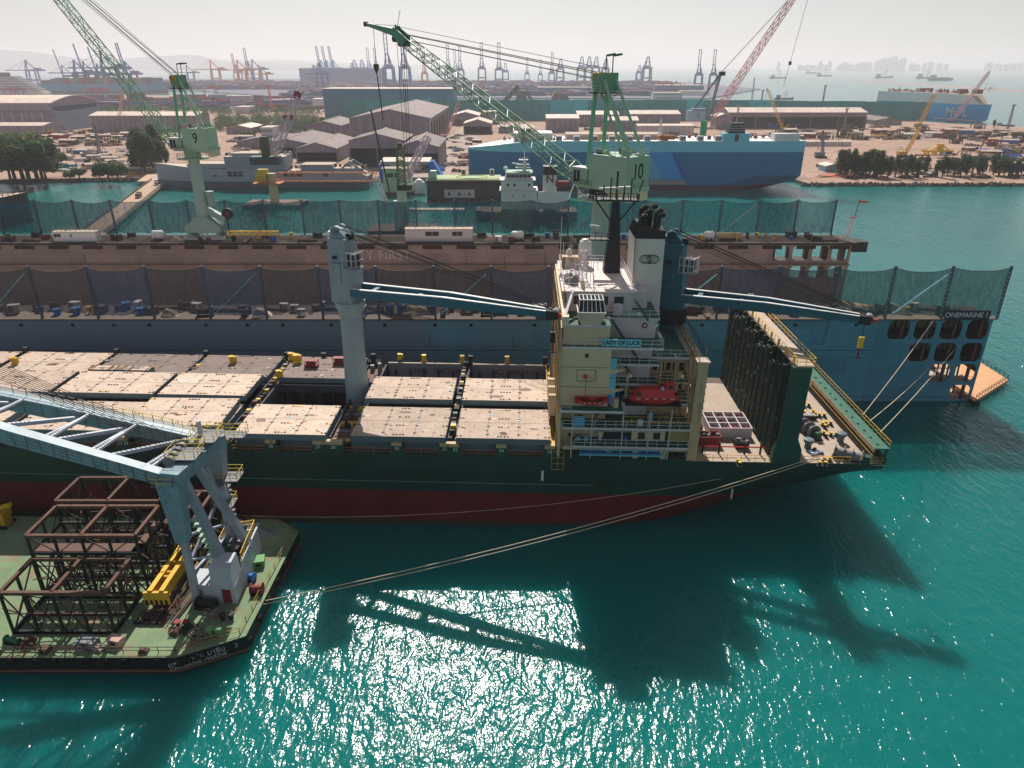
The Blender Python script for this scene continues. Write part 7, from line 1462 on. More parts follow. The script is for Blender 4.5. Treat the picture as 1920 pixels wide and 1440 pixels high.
# ================= GANTRY CRANES =================
def sts(up, c, nm):
    t = thing('gantry_crane', 'x', 'gantry crane'); g = mat('gantry_' + nm, c, .6, var=.1); W = 13; D = 15
    mb = MB()
    for x in (-W, W):
        for y in (-D, D): mb.beam((x, y, 0), (x * .82, y * .9, 46), 4, 4, g)
        mb.beam((x, -D, 16), (x, D, 16), 3, 3.4, g); mb.beam((x * .82, -D * .9, 46), (x * .82, D * .9, 46), 4, 5, g)
    for y in (-D, D): mb.beam((-W, y, 18), (W, y, 18), 3, 3.6, g); mb.beam((-W * .82, y * .9, 46), (W * .82, y * .9, 46), 4, 6, g)
    mb.build('legs', t)
    mb = MB()
    for x in (-4, 4): mb.beam((x, -D, 46), (x, D + 26, 46), 3, 5, g)
    mb.box(-7, 7, D - 4, D + 14, 47, 53, g); mb.build('machinery_girder', t)
    mb = MB()
    for x in (-8, 8): mb.beam((x, -D, 46), (x * .35, -D + 4, 76), 2.6, 2.6, g); mb.beam((x, D, 47), (x * .4, -D + 4, 75), 1.7, 1.7, g)
    mb.box(-4, 4, -D + 2, -D + 6, 75, 77.5, g); mb.beam((-6, -D + 2, 60), (6, -D + 2, 60), 1.2, 1.2, g); mb.build('apex_frame', t)
    mb = MB()
    if up: P = [(0, -D, 47), (0, -D - 10, 121)]
    else: P = [(0, -D, 46), (0, -D - 62, 46)]
    a, b = Vector(P[0]), Vector(P[1])
    for x in (-3.6, 3.6): mb.beam(a + Vector((x, 0, 0)), b + Vector((x, 0, 0)), 2, 2.4, g)
    for k in range(7): q = a.lerp(b, (k + .6) / 6.7); mb.beam(q + Vector((-3.6, 0, 0)), q + Vector((3.6, 0, 0)), .8, .8, g)
    if not up:
        for k in (.45, .95): mb.beam(Vector((0, -D + 4, 76)), a.lerp(b, k), .6, .6, g)
    else: mb.beam(Vector((0, -D + 4, 76)), a.lerp(b, .62), .6, .6, g); mb.box(-4.4, 4.4, b.y - .8, b.y + .8, b.z - 2, b.z + 1.5, M['white'])
    mb.build('boom', t); return t
GC = {'blue': C(0, 105, 175), 'orange': C(235, 140, 75), 'violet': C(100, 112, 160), 'pale': C(85, 160, 205)}
protoG = {}; rowsG = {}
def put(u, vt, vb, yaw, up, col):
    k = (up, col); Y = max(min(at(960, vb, 1.8).y, 3100), 1750); x = atY(u, vb, Y).x; zt = atY(960, vt, Y).z; s = (zt - 1.8) / (122 if up else 77.5)
    s = max(.45, min(s, 1.7))
    if k not in protoG: o = sts(up, GC[col], col); protoG[k] = o
    else: o = copy_tree(protoG[k])
    o.location = (x, Y, 1.8); o.rotation_euler = (0, 0, R(yaw)); o.scale = (s, s, s); o['group'] = 'container gantry cranes on the far quays'
    rowsG.setdefault(k, []).append(o)
for a in ((66, 112, 160, -80, 0, 'blue'), (135, 92, 172, -62, 1, 'blue'), (160, 112, 172, -75, 0, 'blue'), (176, 82, 172, -70, 1, 'blue'), (200, 88, 172, -72, 1, 'blue'), (215, 96, 172, -72, 0, 'blue'), (250, 81, 172, -20, 1, 'blue'),
          (359, 122, 150, -80, 0, 'violet'), (407, 112, 155, -80, 0, 'orange'), (448, 100, 155, -12, 1, 'orange'), (458, 112, 160, -80, 0, 'orange'), (470, 90, 152, 0, 1, 'blue'), (484, 111, 152, -60, 0, 'pale'), (496, 122, 162, -80, 0, 'orange'),
          (606, 118, 167, -25, 0, 'blue'), (595, 122, 160, -25, 0, 'violet'), (607, 87, 140, -30, 1, 'pale'), (618, 87, 140, -30, 1, 'pale'), (630, 87, 140, -30, 1, 'pale'), (664, 118, 157, 0, 0, 'violet'), (668, 112, 150, 0, 0, 'pale'), (682, 112, 150, 0, 0, 'pale'), (695, 90, 150, 0, 1, 'pale'), (708, 90, 150, 0, 1, 'pale'),
          (731, 62, 165, 0, 1, 'blue'), (761, 62, 165, 0, 1, 'blue'), (797, 100, 160, 0, 1, 'orange'), (842, 84, 158, 0, 1, 'violet'), (855, 92, 156, 0, 1, 'pale'), (864, 86, 158, 0, 1, 'violet'), (904, 80, 157, 0, 1, 'violet'), (936, 80, 160, 0, 1, 'violet'), (948, 118, 158, 0, 0, 'blue'), (988, 108, 152, 0, 1, 'pale'), (1013, 112, 152, 0, 1, 'pale'), (1034, 98, 160, 0, 1, 'violet'),
          (1050, 110, 152, 0, 0, 'blue'), (1089, 106, 154, 0, 0, 'pale'), (1103, 106, 154, 0, 0, 'blue'), (1116, 106, 154, 0, 0, 'pale'), (1134, 110, 154, 0, 0, 'blue'), (1197, 122, 156, 0, 0, 'blue'), (1211, 106, 158, 0, 0, 'blue'), (1308, 93, 168, -20, 1, 'blue'), (1335, 93, 168, -20, 1, 'blue')): put(*a)
for (up, col), L_ in rowsG.items():
    L_.sort(key=lambda o: scr(o.location)[0])
    for i, o in enumerate(L_): o['label'] = '%s gantry crane with its boom %s, %s such crane from the left' % ({'pale': 'pale blue grey', 'violet': 'violet grey'}.get(col, col), 'raised' if up else 'lowered', nth(i))
# low yard gantries in the yard: dull red
pg = None; yg = []
for u, Y in ((20, 1500), (35, 1500), (175, 1480), (190, 1480), (395, 1560), (1235, 2050), (1250, 2050), (1266, 2050)):
    if pg is None:
        pg = o = thing('yard_gantry', 'x', 'gantry'); mb = MB(); m = mat('yard_gantry_red', C(200, 90, 105), .6)
        for x in (-12, 12):
            for y in (-4, 4): mb.beam((x, y, 0), (x, y, 21), 1, 1, m)
            mb.beam((x, -4, 2), (x, 4, 2), 1.2, 1.2, m)
        mb.build('legs', o); mb = MB(); mb.beam((-14, -3, 22), (14, -3, 22), 1.6, 2.2, m); mb.beam((-14, 3, 22), (14, 3, 22), 1.6, 2.2, m); mb.box(-3, 3, -3, 3, 23, 26, m); mb.build('girder', o)
    else: o = copy_tree(pg)
    o.location = (atY(u, 175, Y).x, Y, 1.6); o['group'] = 'low red gantries in the container yards'; yg.append(o)
label_row(yg, 'low dull red yard gantry straddling containers, %s from the left')
# container ship far left, cruise ship
def far_ship():
    t = thing('container_ship', 'long teal blue container ship loaded with boxes at the far left quay', 'ship', (-1180, 2050, 0)); tq = mat('far_turquoise_hull', C(0, 165, 200), .6, var=.05); mb = MB()
    L = 1070; t.location = ((atY(85, 170, 2050).x + atY(315, 170, 2050).x) / 2, 2050, 0); L = atY(315, 170, 2050).x - atY(85, 170, 2050).x
    loft(mb, [(-L/2, [(14, -1), (22, 4), (24, 24)]), (-L/2 + 20, [(22, -1), (24, 4), (25, 21)]), (L/2 - 40, [(24, -1), (25, 4), (25, 21)]), (L/2, [(1, -1), (3, 4), (10, 26)])], [M['redd'], tq], M['brown']); mb.build('hull', t)
    mb = MB(); r = random.Random(2); x = -L/2 + 10
    while x < L/2 - 30:
        mb.box(x, x + 11.5, -23, 23, 21, 21 + r.choice((10, 14, 16, 17)), r.choice([M['brown'], bgm, bgm, M['wallg'], _mc['container_dark_red'], bgm])); x += 12.5
    mb.build('container_load', t)
    t2 = thing('cruise_ship', 'white cruise ship with stepped stern decks at the far left', 'ship', (atY(-30, 170, 1700).x, 1700, 0)); mb = MB(); X = atY(88, 172, 1700).x - t2.location.x
    loft(mb, [(-190, [(12, -1), (15, 14)]), (X - 10, [(14, -1), (15, 14)]), (X, [(12, -1), (14, 12)])], [M['white']], M['cream']); mb.build('hull', t2)
    for k in range(9): mb = MB(); mb.box(-190, X - 6 - k * 6.2, -14.5, 14.5, 14 + k * 3.4, 16.2 + k * 3.4, M['white']); mb.box(-190, X - 10 - k * 6.2, -14, 14, 16.2 + k * 3.4, 17.4 + k * 3.4, M['dgrey']); mb.build('deck_tier', t2)
    mb = MB(); mb.box(X - 95, X - 75, -6, 6, 44, 52, M['dgrey']); mb.build('funnel', t2)
far_ship()
sheet('quay', [(-3000, 1795), (atY(95, 172, 1800).x, 1795), (atY(95, 172, 1800).x, 1830), (-3000, 1830)], 1.9, portg)
# ================= CITY SKYLINE =================
def skyline():
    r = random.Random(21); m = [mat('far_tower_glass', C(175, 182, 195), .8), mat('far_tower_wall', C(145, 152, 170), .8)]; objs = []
    sp = [(1461, 116, 5), (1539, 115, 5), (1557, 114, 5)] + [(1572 + k * 4.5, 124 - 6 * math.sin(k * .5) ** 2 - r.random() * 3, 4) for k in range(12)] + [(1622, 117, 8), (1632, 117, 6), (1646, 113, 6), (1655, 110, 6), (1660, 108, 5), (1666, 110, 5), (1671, 107, 5), (1677, 105, 4), (1681, 104, 4), (1687, 112, 6), (1693, 109, 5), (1698, 108, 4), (1712, 119, 7), (1722, 121, 6), (1735, 118, 5), (1744, 116, 4), (1750, 117, 4), (1762, 119, 8), (1775, 120, 6)] + [(1500 + k * 7, 123 - r.random() * 2, 6) for k in range(8)] + [(1856, 117, 9), (1872, 120, 8), (1886, 121, 8), (1900, 119, 10), (1914, 118, 8)]
    for i, (u, v, w_) in enumerate(sp):
        Y = 12600 + r.uniform(-200, 300); p = atY(u, v, Y); W = w_ * 9.4 / 2; H = p.z; mb = MB(); k = r.random()
        mb.box(-W, W, -W, W, 0, H * .86, m[i % 2]); mb.box(-W * .7, W * .7, -W * .7, W * .7, H * .86, H, m[i % 2])
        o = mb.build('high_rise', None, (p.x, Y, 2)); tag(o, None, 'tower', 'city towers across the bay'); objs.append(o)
    label_row(objs, 'hazy pale tower of the city across the bay, %s from the left')
skyline()
# ================= VESSELS IN THE BAY =================
def bay_boat(u, v, L, kind, label):
    p = at(u, v, 0); t = thing('work_vessel', label, 'boat', p); m = mat('far_vessel_grey', C(70, 90, 120), .7); H = L * .07
    mb = MB(); loft(mb, [(-L/2, [(L * .07, -1), (L * .09, H)]), (L * .3, [(L * .09, -1), (L * .1, H)]), (L/2, [(L * .01, -1), (L * .03, H * 1.6)])], [m], m); mb.build('hull', t)
    mb = MB(); mb.box(-L * .42, -L * .22, -L * .06, L * .06, H, H * 3, M['wallg']); mb.build('deckhouse', t)
    mb = MB()
    if kind: mb.beam((0, 0, H), (L * .12, 0, H + L * .36), L * .02, L * .02, m); mb.beam((-L * .2, 0, H * 3), (L * .12, 0, H + L * .34), L * .012, L * .012, m); mb.beam((L * .25, 0, H), (L * .12, 0, H + L * .2), L * .015, L * .015, m)
    else: mb.box(-L * .15, L * .35, -L * .06, L * .06, H, H * 1.7, m)
    mb.build('derrick' if kind else 'cargo', t)
for a in ((1458, 147, 95, 1, 'crane barge anchored in the bay, leftmost vessel on the open water'), (1545, 143, 110, 1, 'small work vessel anchored in the bay second from the left'), (1522, 138, 120, 0, 'flat distant barge on the bay left of the second vessel'), (1657, 146, 110, 1, 'dredger with a tall derrick anchored below the city towers'), (1736, 147, 115, 1, 'crane vessel anchored right of the dredger'), (1763, 151, 120, 0, 'low grey cargo vessel anchored nearest on the right'), (1862, 168, 30, 1, 'small buoy tender on the water at the far right'), (1470, 186, 40, 1, 'small vessel just beyond the teal screen'), (1884, 238, 22, 0, 'tiny motor boat off the right hand shore'), (1290, 161, 40, 1, 'small tug beside the tall gantry pair at the pier end')): bay_boat(*a)
# floating boom line
mb = MB(); pts = [at(1560 + k * 12, 147 + k * .85, .2) for k in range(31)]; mb.path(pts, 1.6, mat('boom_pink', C(200, 130, 130), .8), 4); tag(mb.build('floating_boom'), 'thin reddish floating boom line curving across the bay', 'boom')
def ro_ship():
    A = at(1657, 212, 0); B = at(1852, 226, 0); A.y = 1080; A.x = atY(1658, 190, 1080).x; B = Vector((atY(1853, 200, 945).x, 945, 0)); d = (B - A); L = d.length; t = thing('vehicle_carrier', 'bright blue and white vehicle carrier lettered MOL beyond the right hand yard', 'ship', (A + B) / 2, math.atan2(d.y, d.x)); bl_ = mat('vivid_blue_hull', C(0, 175, 240), .5, var=.05); wh = mat('pinkish_white_top', C(242, 232, 236), .6)
    Ht = atY(960, 172, 1040).z; Hb = Ht - 12; st = [(-L/2, [(13, 4), (15, 10), (15.5, Hb), (15.5, Ht)]), (-L/2 + 30, [(14, -1), (15.5, 8), (16, Hb), (16, Ht)]), (L/2 - 50, [(14, -1), (15.5, 8), (16, Hb), (16, Ht)]), (L/2 - 22, [(8, -1), (11, 8), (14, Hb), (14.5, Ht - 1)]), (L/2 - 6, [(1, -1), (3, 8), (8, Hb), (8, Hb + 1)]), (L/2 + 3, [(.2, 3), (.6, 10), (2, Hb), (2, Hb + .5)])]
    mb = MB(); loft(mb, st, [bl_, bl_, wh], M['cream']); mb.build('hull', t)
    mb = MB(); mb.prism([(-L/2 + 34, Hb - 8), (-L/2 + 44, Hb - 8), (-L/2 + 56, Hb), (-L/2 + 46, Hb)], lambda x, z: (x, -16.02, z), lambda x, z: (x, -16.1, z), wh); mb.build('painted_stripe', t)
    sign('MOL', 14.5, M['white'], t, (-L/2 + 121, -16.1, Hb - 9.5), bold=.1); mb = MB(); mb.box(-L/2 + 92, -L/2 + 150, -16.15, -16.05, Hb - 19, Hb - 18, M['white']); mb.build('underline', t)
    small_gear(t, 'deck_gear', 50, (-L/2 + 5, L/2 - 30), (-12, 10), Ht, [M['white'], M['cream'], M['redd'], M['dgrey']], 2.2, 5)
    for x in (-L/2 + 60, -L/2 + 108, -L/2 + 128): mb = MB(); mb.box(x, x + 8, -6, 4, Ht, Ht + 5, M['redd']); mb.build('red_vent_house', t)
ro_ship()
# ================= YARD CRANES =================
def lattice_crane(u, vb, Y, ue, ve, c, label, w_=2.2, base='crawler', bh=3.5, tower=0):
    p = atY(u, vb, Y); p.z = 1.5 if base == 'crawler' else .8; e = atY(ue, ve, Y + 5); t = thing('crawler_crane' if base == 'crawler' else 'floating_crane', label, 'crane', p); E_ = e - p; m = mat('boom_' + c[0], c[1], .6, rust=.15)
    mb = MB()
    if base == 'crawler':
        for y in (-2.2, 2.2): m2 = MB(); m2.box(-3.6, 3.6, y - .6, y + .6, 0, 1.4, M['dark']); m2.build('track', t)
        mb.box(-4.5 if E_.x > 0 else -2, 2 if E_.x > 0 else 4.5, -2, 2, 1.5, 4.2, m); mb.build('body', t); f = Vector((1.2 if E_.x > 0 else -1.2, 0, 2.2))
    else: f = Vector((0, 0, tower))
    mb = MB(); d = (E_ - f); k = f + d * .12; k2 = f + d * .92; mb.lattice(f, k, .6, w_, 2, m, .16, .1); n = max(6, int(d.length / (w_ * 1.3))); mb.lattice(k, k2, w_, w_, n, m, .17, .1); mb.lattice(k2, E_, w_, .5, 2, m, .16, .1); mb.build('boom', t)
    mb = MB(); back = Vector((-3.5 if E_.x > 0 else 3.5, 0, f.z + (6 if base == 'crawler' else 9))); mb.beam(f, back, .35, .35, m); mb.beam(back, E_ - d * .03, .12, .12, M['wire']); mb.beam(back, (back.x, 0, f.z), .2, .2, m); mb.build('stay', t)
    mb = MB(); mb.tube(E_, E_ - Vector((0, 0, abs(E_.z - f.z) * .35)), .12, M['wire'], n=4); mb.box(E_.x - .5, E_.x + .5, E_.y - .4, E_.y + .4, E_.z - abs(E_.z - f.z) * .35 - 1.4, E_.z - abs(E_.z - f.z) * .35, M['dark']); mb.build('hook_block', t)
    return t
yl = ('yellow', C(215, 170, 70)); rw = ('redwhite', C(200, 140, 150)); dk = ('grey', C(120, 120, 135))
lattice_crane(1470, 248, 780, 1438, 165, yl, 'yellow crawler crane with its boom leaning left in front of the long open shed', 2.4)
lattice_crane(1722, 237, 850, 1752, 176, yl, 'thick yellow lattice boom crane in front of the blue vehicle carrier', 3.4)
lattice_crane(1692, 298, 560, 1726, 238, yl, 'yellow crawler crane close to the shore trees on the right', 1.8)
lattice_crane(1785, 226, 925, 1856, 133, rw, 'pale red boom crane reaching up right over the vehicle carrier bow', 2.8)
lattice_crane(1538, 300, 555, 1543, 245, dk, 'thin grey lattice mast crane beside the site huts', 1.3)
lattice_crane(190, 292, 560, 178, 235, dk, 'dark lattice mast crane among the low yard stores on the left', 1.5)
lattice_crane(222, 245, 800, 230, 160, ('faded_orange', C(225, 175, 150)), 'pale orange lattice crane standing before the long low warehouse', 2.4)
lattice_crane(512, 208, 1150, 503, 160, ('bright_orange', C(230, 120, 80)), 'orange mast crane in front of the container yard', 2.6)
lattice_crane(832, 238, 700, 862, 188, rw, 'red and white lattice boom rising right of the biggest shed', 2.6)
# light masts
fm = []
for u, vt, vb, Y in ((1889, 198, 243, 820), (1543, 162, 190, 960), (1428, 170, 190, 1000), (1380, 200, 240, 805), (1582, 205, 240, 805), (1410, 148, 185, 1400)):
    p = atY(u, vb, Y); z = atY(u, vt, Y).z; t = thing('light_mast', 'x', 'light mast', (p.x, Y, 1.5)); H = z - 1.5; mb = MB(); mb.lattice((0, 0, 0), (0, 0, H), 2.2, 1.0, 9, M['dgrey'], .16, .1, side=(1, 0, 0)); mb.build('pole', t); mb = MB(); mb.box(-2.2, 2.2, -.8, .8, H, H + .5, M['dgrey']); [mb.box(x - .4, x + .4, -.9, -.5, H + .5, H + 1.5, M['lav']) for x in (-1.6, -.5, .6, 1.7)]; mb.build('floodlights', t); fm.append(t)
label_row(fm, 'tall lattice floodlight mast in the right hand yard, %s from the left')
# crane six on the quay
def crane6():
    Y = 462; p = atY(1318, 252, Y); t = thing('quay_crane', 'grey quay crane numbered 6 on a green column with a red and white boom', 'crane', (p.x, Y, 1.5)); z = lambda v: atY(960, v, Y).z - 1.5; x = lambda u: atY(u, 200, Y).x - p.x; gm = mat('bright_green_column', C(40, 160, 110), .6); gy = mat('pale_grey_house', C(165, 170, 180), .6)
    mb = MB(); mb.lathe(0, 0, [(2.2, 0), (2.0, z(226))], gm, 14); mb.build('column', t)
    mb = MB(); mb.box(x(1290), x(1322), -3, 3, z(226), z(207), gy); mb.box(x(1297), x(1322), -2, 2, z(207), z(203), gy); mh = mb.build('machinery_house', t); sign('6', 4.4, M['green'], mh, (x(1309), -3.05, z(217)), bold=.1)
    mb = MB()
    for y in (-1.8, 1.8): mb.beam((x(1330), y, z(220)), (x(1345), y * .5, z(136)), .9, .9, M['dgrey']); mb.beam((x(1302), y, z(205)), (x(1344), y * .5, z(138)), .4, .4, M['wire'])
    mb.box(x(1342), x(1352), -1.5, 1.5, z(142), z(134), M['dark']); mb.build('a_frame', t)
    mb = MB(); wr_ = mat('boom_redwhite2', C(205, 130, 130), .6); f = Vector((x(1338), 0, z(222))); e = Vector((x(1480), 12, z(-25))); mb.lattice(f, f.lerp(e, .1), 1.2, 3.4, 2, wr_, .17, .1); mb.lattice(f.lerp(e, .1), e, 3.4, 2.6, 24, wr_, .17, .09); mb.build('boom', t)
    mb = MB()
    for y in (-1, 1): mb.tube((x(1346), y, z(135)), (e.x - 5, e.y + y, e.z - 5), .1, M['wire'], n=4)
    hx = x(1492); mb.tube((hx, 5, z(-20)), (x(1475), 5, z(118)), .12, M['wire'], n=4); mb.tube((x(1475), 5, z(118)), (x(1469), 5, z(162)), .12, M['wire'], n=4); mb.box(x(1473), x(1477), 4.3, 5.7, z(122), z(115), M['dark']); mb.build('hoist_rope', t)
crane6()
# floating cranes behind the dock
def floater(u, Y, vcol, label, col, cab, x2=None):
    p = atY(u, vcol[1], Y); z = lambda v: atY(960, v, Y).z; X = lambda q: atY(q, 320, Y).x - p.x
    t = thing('floating_crane', label, 'crane', (p.x, Y, 0)); mb = MB(); mb.box(-14, 14, -8, 8, -1, 2, M['dark']); mb.box(-14, 14, -8, 8, 2, 2.2, M['rustf']); mb.build('pontoon', t)
    mb = MB(); mb.lathe(0, 0, [(2.2, 2), (2.0, z(vcol[0]))], col, 14); mb.build('column', t); return t, z, X
t, z, X = floater(516, 360, (325, 380), 'floating crane with green and yellow cabs and a red and white boom', mat('tan_column', C(185, 180, 140), .6, rust=.2), 0)
mb = MB(); mb.box(X(475), X(527), -3, 3, z(308), z(293), M['green']); mb.box(X(478), X(522), -3.05, -3, z(303), z(297), M['glass']); mb.build('upper_cab', t)
mb = MB(); mb.box(X(481), X(500), -3, 3, z(340), z(318), M['yellow']); mb.box(X(474), X(527), -3.5, 3.5, z(344), z(342), M['orange']); mb.rail([(X(474), -3.5, z(342)), (X(527), -3.5, z(342))], M['orange'], 3, 2, .15); mb.build('lower_cab', t)
mb = MB(); mb.box(X(497), X(509), -2, 2, z(293), z(256), mat('dark_khaki', C(85, 85, 65), .8)); mb.build('mast_tower', t)
mb = MB(); pk = mat('red_white_lattice', C(215, 185, 195), .6); f = Vector((X(517), 0, z(290))); e = Vector((X(554), 20, z(180))); mb.lattice(f, f.lerp(e, .1), 1.2, 3.4, 2, pk, .2, .12); mb.lattice(f.lerp(e, .1), f.lerp(e, .93), 3.4, 3.0, 12, pk, .22, .13); mb.build('boom', t); mb = MB(); g = f.lerp(e, .93); mb.beam(g, e + Vector((0, 0, 1)), 2.6, 2.6, M['redd']); g = f.lerp(e, .62); mb.box(g.x - 2.6, g.x + 1.6, g.y - 1.6, g.y + 1.6, g.z - 1, g.z + 1, M['redd']); mb.build('boom_head', t)
t2 = thing('spare_boom', 'long orange lattice boom lying level above the water beside the naval ship', 'boom', (atY(600, 330, 366).x, 366, z(342))); mb = MB(); s_ = atY(705, 330, 366).x - atY(600, 330, 366).x; mb.lattice((-s_ - 2.5, 0, 1.5), (-s_ + 9, 0, 1.8), .5, 4.2, 3, M['orange'], .22, .12, side=(0, 1, 0)); mb.lattice((-s_ + 9, 0, 1.8), (s_, 0, 1.8), 4.2, 4.2, 14, M['orange'], .15, .07, side=(0, 1, 0)); mb.lattice((s_, 0, 1.8), (s_ + 5, 0, -14), 2, 1.5, 5, M['lav'], .2, .12, side=(0, 1, 0)); mb.build('truss', t2)
t, z, X = floater(757, 300, (352, 425), 'floating crane with a slim pale green column right of the orange lattice boom', mat('pale_green_column', C(175, 195, 180), .6, rust=.2), 0)
mb = MB(); mb.box(X(744), X(770), -3, 3, z(355), z(346), M['dark']); mb.build('turntable', t); mb = MB(); mb.lattice((X(752), 0, z(346)), (X(752), 0, z(275)), 3.2, 2.4, 8, mat('olive_tower', C(110, 120, 80), .7), .25, .14, side=(1, 0, 0)); mb.box(X(748), X(757), -1, 1, z(280), z(268), M['rustf']); mb.build('mast_tower', t)
mb = MB(); mb.lattice((X(757), 0, z(340)), (X(800), 10, z(262)), 2.4, 2.0, 10, pk, .18, .1); mb.build('boom', t); mb = MB(); mb.tube((X(730), -2, z(365)), (X(687), 20, z(212)), .35, M['dark'], n=6); mb.build('thin_post', t)
mb = MB(); mb.box(X(738), X(745), -6, -4, 2, z(372), M['white']); mb.box(X(765), X(870), -6, -2, z(392), z(388), M['roofw']); mb.build('deck_plank', t)
# ================= YARD CLUTTER =================
def yard():
    r = random.Random(31); pal = {'rusty': M['rustf'], 'pale': M['cream'], 'yellow': M['yellow'], 'brown': M['brown'], 'blue': M['blue'], 'grey': M['dgrey'], 'red': M['redd'], 'white': M['white'], 'dark': M['dark'], 'green': M['deckg']}
    def pile(c):
        mb = MB(); [mb.rbox(r.uniform(-3, 3), r.uniform(-1.5, 1.5), .3 * k, r.uniform(4, 12), r.uniform(.6, 1.8), .28, r.uniform(-.12, .12), c) for k in range(5)]; return mb
    def frame_(c):
        mb = MB(); 
        for x in (-4, 0, 4):
            for y in (-2, 2): mb.box(x - .3, x + .3, y - .3, y + .3, 0, 3, c)
        mb.box(-4.4, 4.4, -2.3, -1.7, 3, 3.6, c); mb.box(-4.4, 4.4, 1.7, 2.3, 3, 3.6, c); mb.box(-2, 3, -1.4, 1.4, .2, 2.2, c); return mb
    def hut(c):
        mb = MB(); mb.box(-5, 5, -2, 2, 0, 2.6, c); mb.hexa([(-5.3, -2.4, 2.6), (5.3, -2.4, 2.6), (5.3, 2.4, 2.6), (-5.3, 2.4, 2.6)], [(-5.3, -.2, 3.4), (5.3, -.2, 3.4), (5.3, .2, 3.4), (-5.3, .2, 3.4)], M['roofw']); return mb
    def heap(c):
        mb = MB(); [mb.rbox(r.uniform(-4, 4), r.uniform(-2, 2), 0, r.uniform(.8, 3), r.uniform(.8, 2), r.uniform(.4, 2.2), r.uniform(0, 3), r.choice([c, M['dark'], M['brown'], M['cream']])) for k in range(22)]; return mb
    kinds = {'plate_stack': (pile, 'stack of long steel plates', 'steel'), 'steel_structure': (frame_, 'boxy steel structure', 'structure'), 'site_hut': (hut, 'low roofed hut', 'hut'), 'scrap_heap': (heap, 'mixed scrap heap', 'scrap')}
    P = {}; done = {}
    def place(area, u0, u1, v0, v1, n, wk, wc, s0=.8, s1=1.5):
        for i in range(n):
            k = r.choices(list(kinds), wk)[0]; c = r.choices(list(pal), wc)[0]
            if (k, c) not in P: o = kinds[k][0](pal[c]).build(k); P[(k, c)] = o
            else: o = P[(k, c)].copy(); COL.objects.link(o)
            p = at(r.uniform(u0, u1), v0 + (v1 - v0) * r.random() ** .8, 1.52); s = r.uniform(s0, s1); o.location = p; o.rotation_euler = (0, 0, r.uniform(-.5, .5)); o.scale = (s, s, s)
            done.setdefault((area, k, c), []).append(o)
    wc = [8, 2.5, 1.2, 8, 1, 3, 3, 1.2, 7, .7]
    place('left yard', 75, 300, 243, 275, 80, [6, 2, 2, 3], wc); place('left shore', 90, 250, 282, 326, 46, [3, 1, 6, 3], [2, 5, 0, 2, 1, 4, 1, 5, 2, 1], .8, 1.2)
    place('left yard', 2, 60, 262, 320, 22, [4, 1, 2, 4], wc)
    place('right yard', 1480, 1840, 238, 262, 95, [6, 3, 1, 3], wc, .8, 1.6); place('far right corner', 1770, 1915, 246, 305, 80, [5, 4, 1, 5], [6, 4, 2, 5, 2, 2, 3, 1, 6, .5]); place('right shore', 1515, 1915, 296, 336, 60, [3, 1, 1, 6], [6, 4, 0, 4, 0, 2, 1, 1, 4, .5], .6, 1.1)
    place('road side', 845, 900, 250, 300, 45, [5, 1, 1, 4], wc, .5, .9); place('central quay', 640, 870, 305, 322, 34, [3, 2, 1, 5], [4, 3, 2, 3, 2, 3, 2, 3, 4, 1], .5, .9); place('central quay', 1100, 1500, 238, 262, 40, [3, 2, 2, 4], wc)
    place('central yard', 420, 560, 258, 300, 24, [3, 2, 2, 4], wc); place('jetty head', 235, 300, 300, 330, 10, [2, 1, 4, 3], wc, .6, 1)
    for (area, k, c), L_ in done.items():
        L_.sort(key=lambda o: scr(o.location)[0]); g = '%s items in the %s' % (c, area)
        for i, o in enumerate(L_): tag(o, '%s %s in the %s, %s from the left' % (c, kinds[k][1], area, nth(i)), kinds[k][2], g)
    p = at(1758, 290, 1.5); t = thing('yellow_steel_frame', 'bright yellow steel lifting frame standing alone on the right yard', 'frame', p); mb = MB(); y_ = M['yellow']
    for x in (-9, -3, 3, 9): mb.box(x - .7, x + .7, -3, 3, .2, 2.4, y_)
    mb.box(-14, 10, -3.4, -2.4, 2.4, 3.6, y_); mb.box(-12, 12, 2.4, 3.4, 2.4, 3.6, y_); mb.box(-2, 3, -1, 1, 2.4, 8, y_); mb.beam((-8, 0, 3), (0, 0, 7), .8, .8, y_); mb.beam((9, 0, 3), (2, 0, 7), .8, .8, y_); mb.build('frame', t)
    mb = MB(); [mb.rbox(r.uniform(-11, 11), r.uniform(-4, 4), 0, 2.4, 1.6, r.uniform(.3, 1), r.random() * 3, mat('orange_net_heap', C(235, 140, 110), .9)) for _ in range(90)]; tag(mb.build('orange_heap', None, at(1575, 331, 1.5)), 'long low heap of orange material on the quay edge by the shore trees', 'heap')
    mb = MB(); mb.lathe(0, 0, [(6, 0), (3.5, 2.4), (.5, 4.6)], M['brown'], 12); tag(mb.build('earth_mound', None, at(1601, 327, 1.5)), 'brown earth mound between the orange heap and the trees', 'mound')
    # parked cars beside the yard road and behind the office block
    cp = None; L_ = []
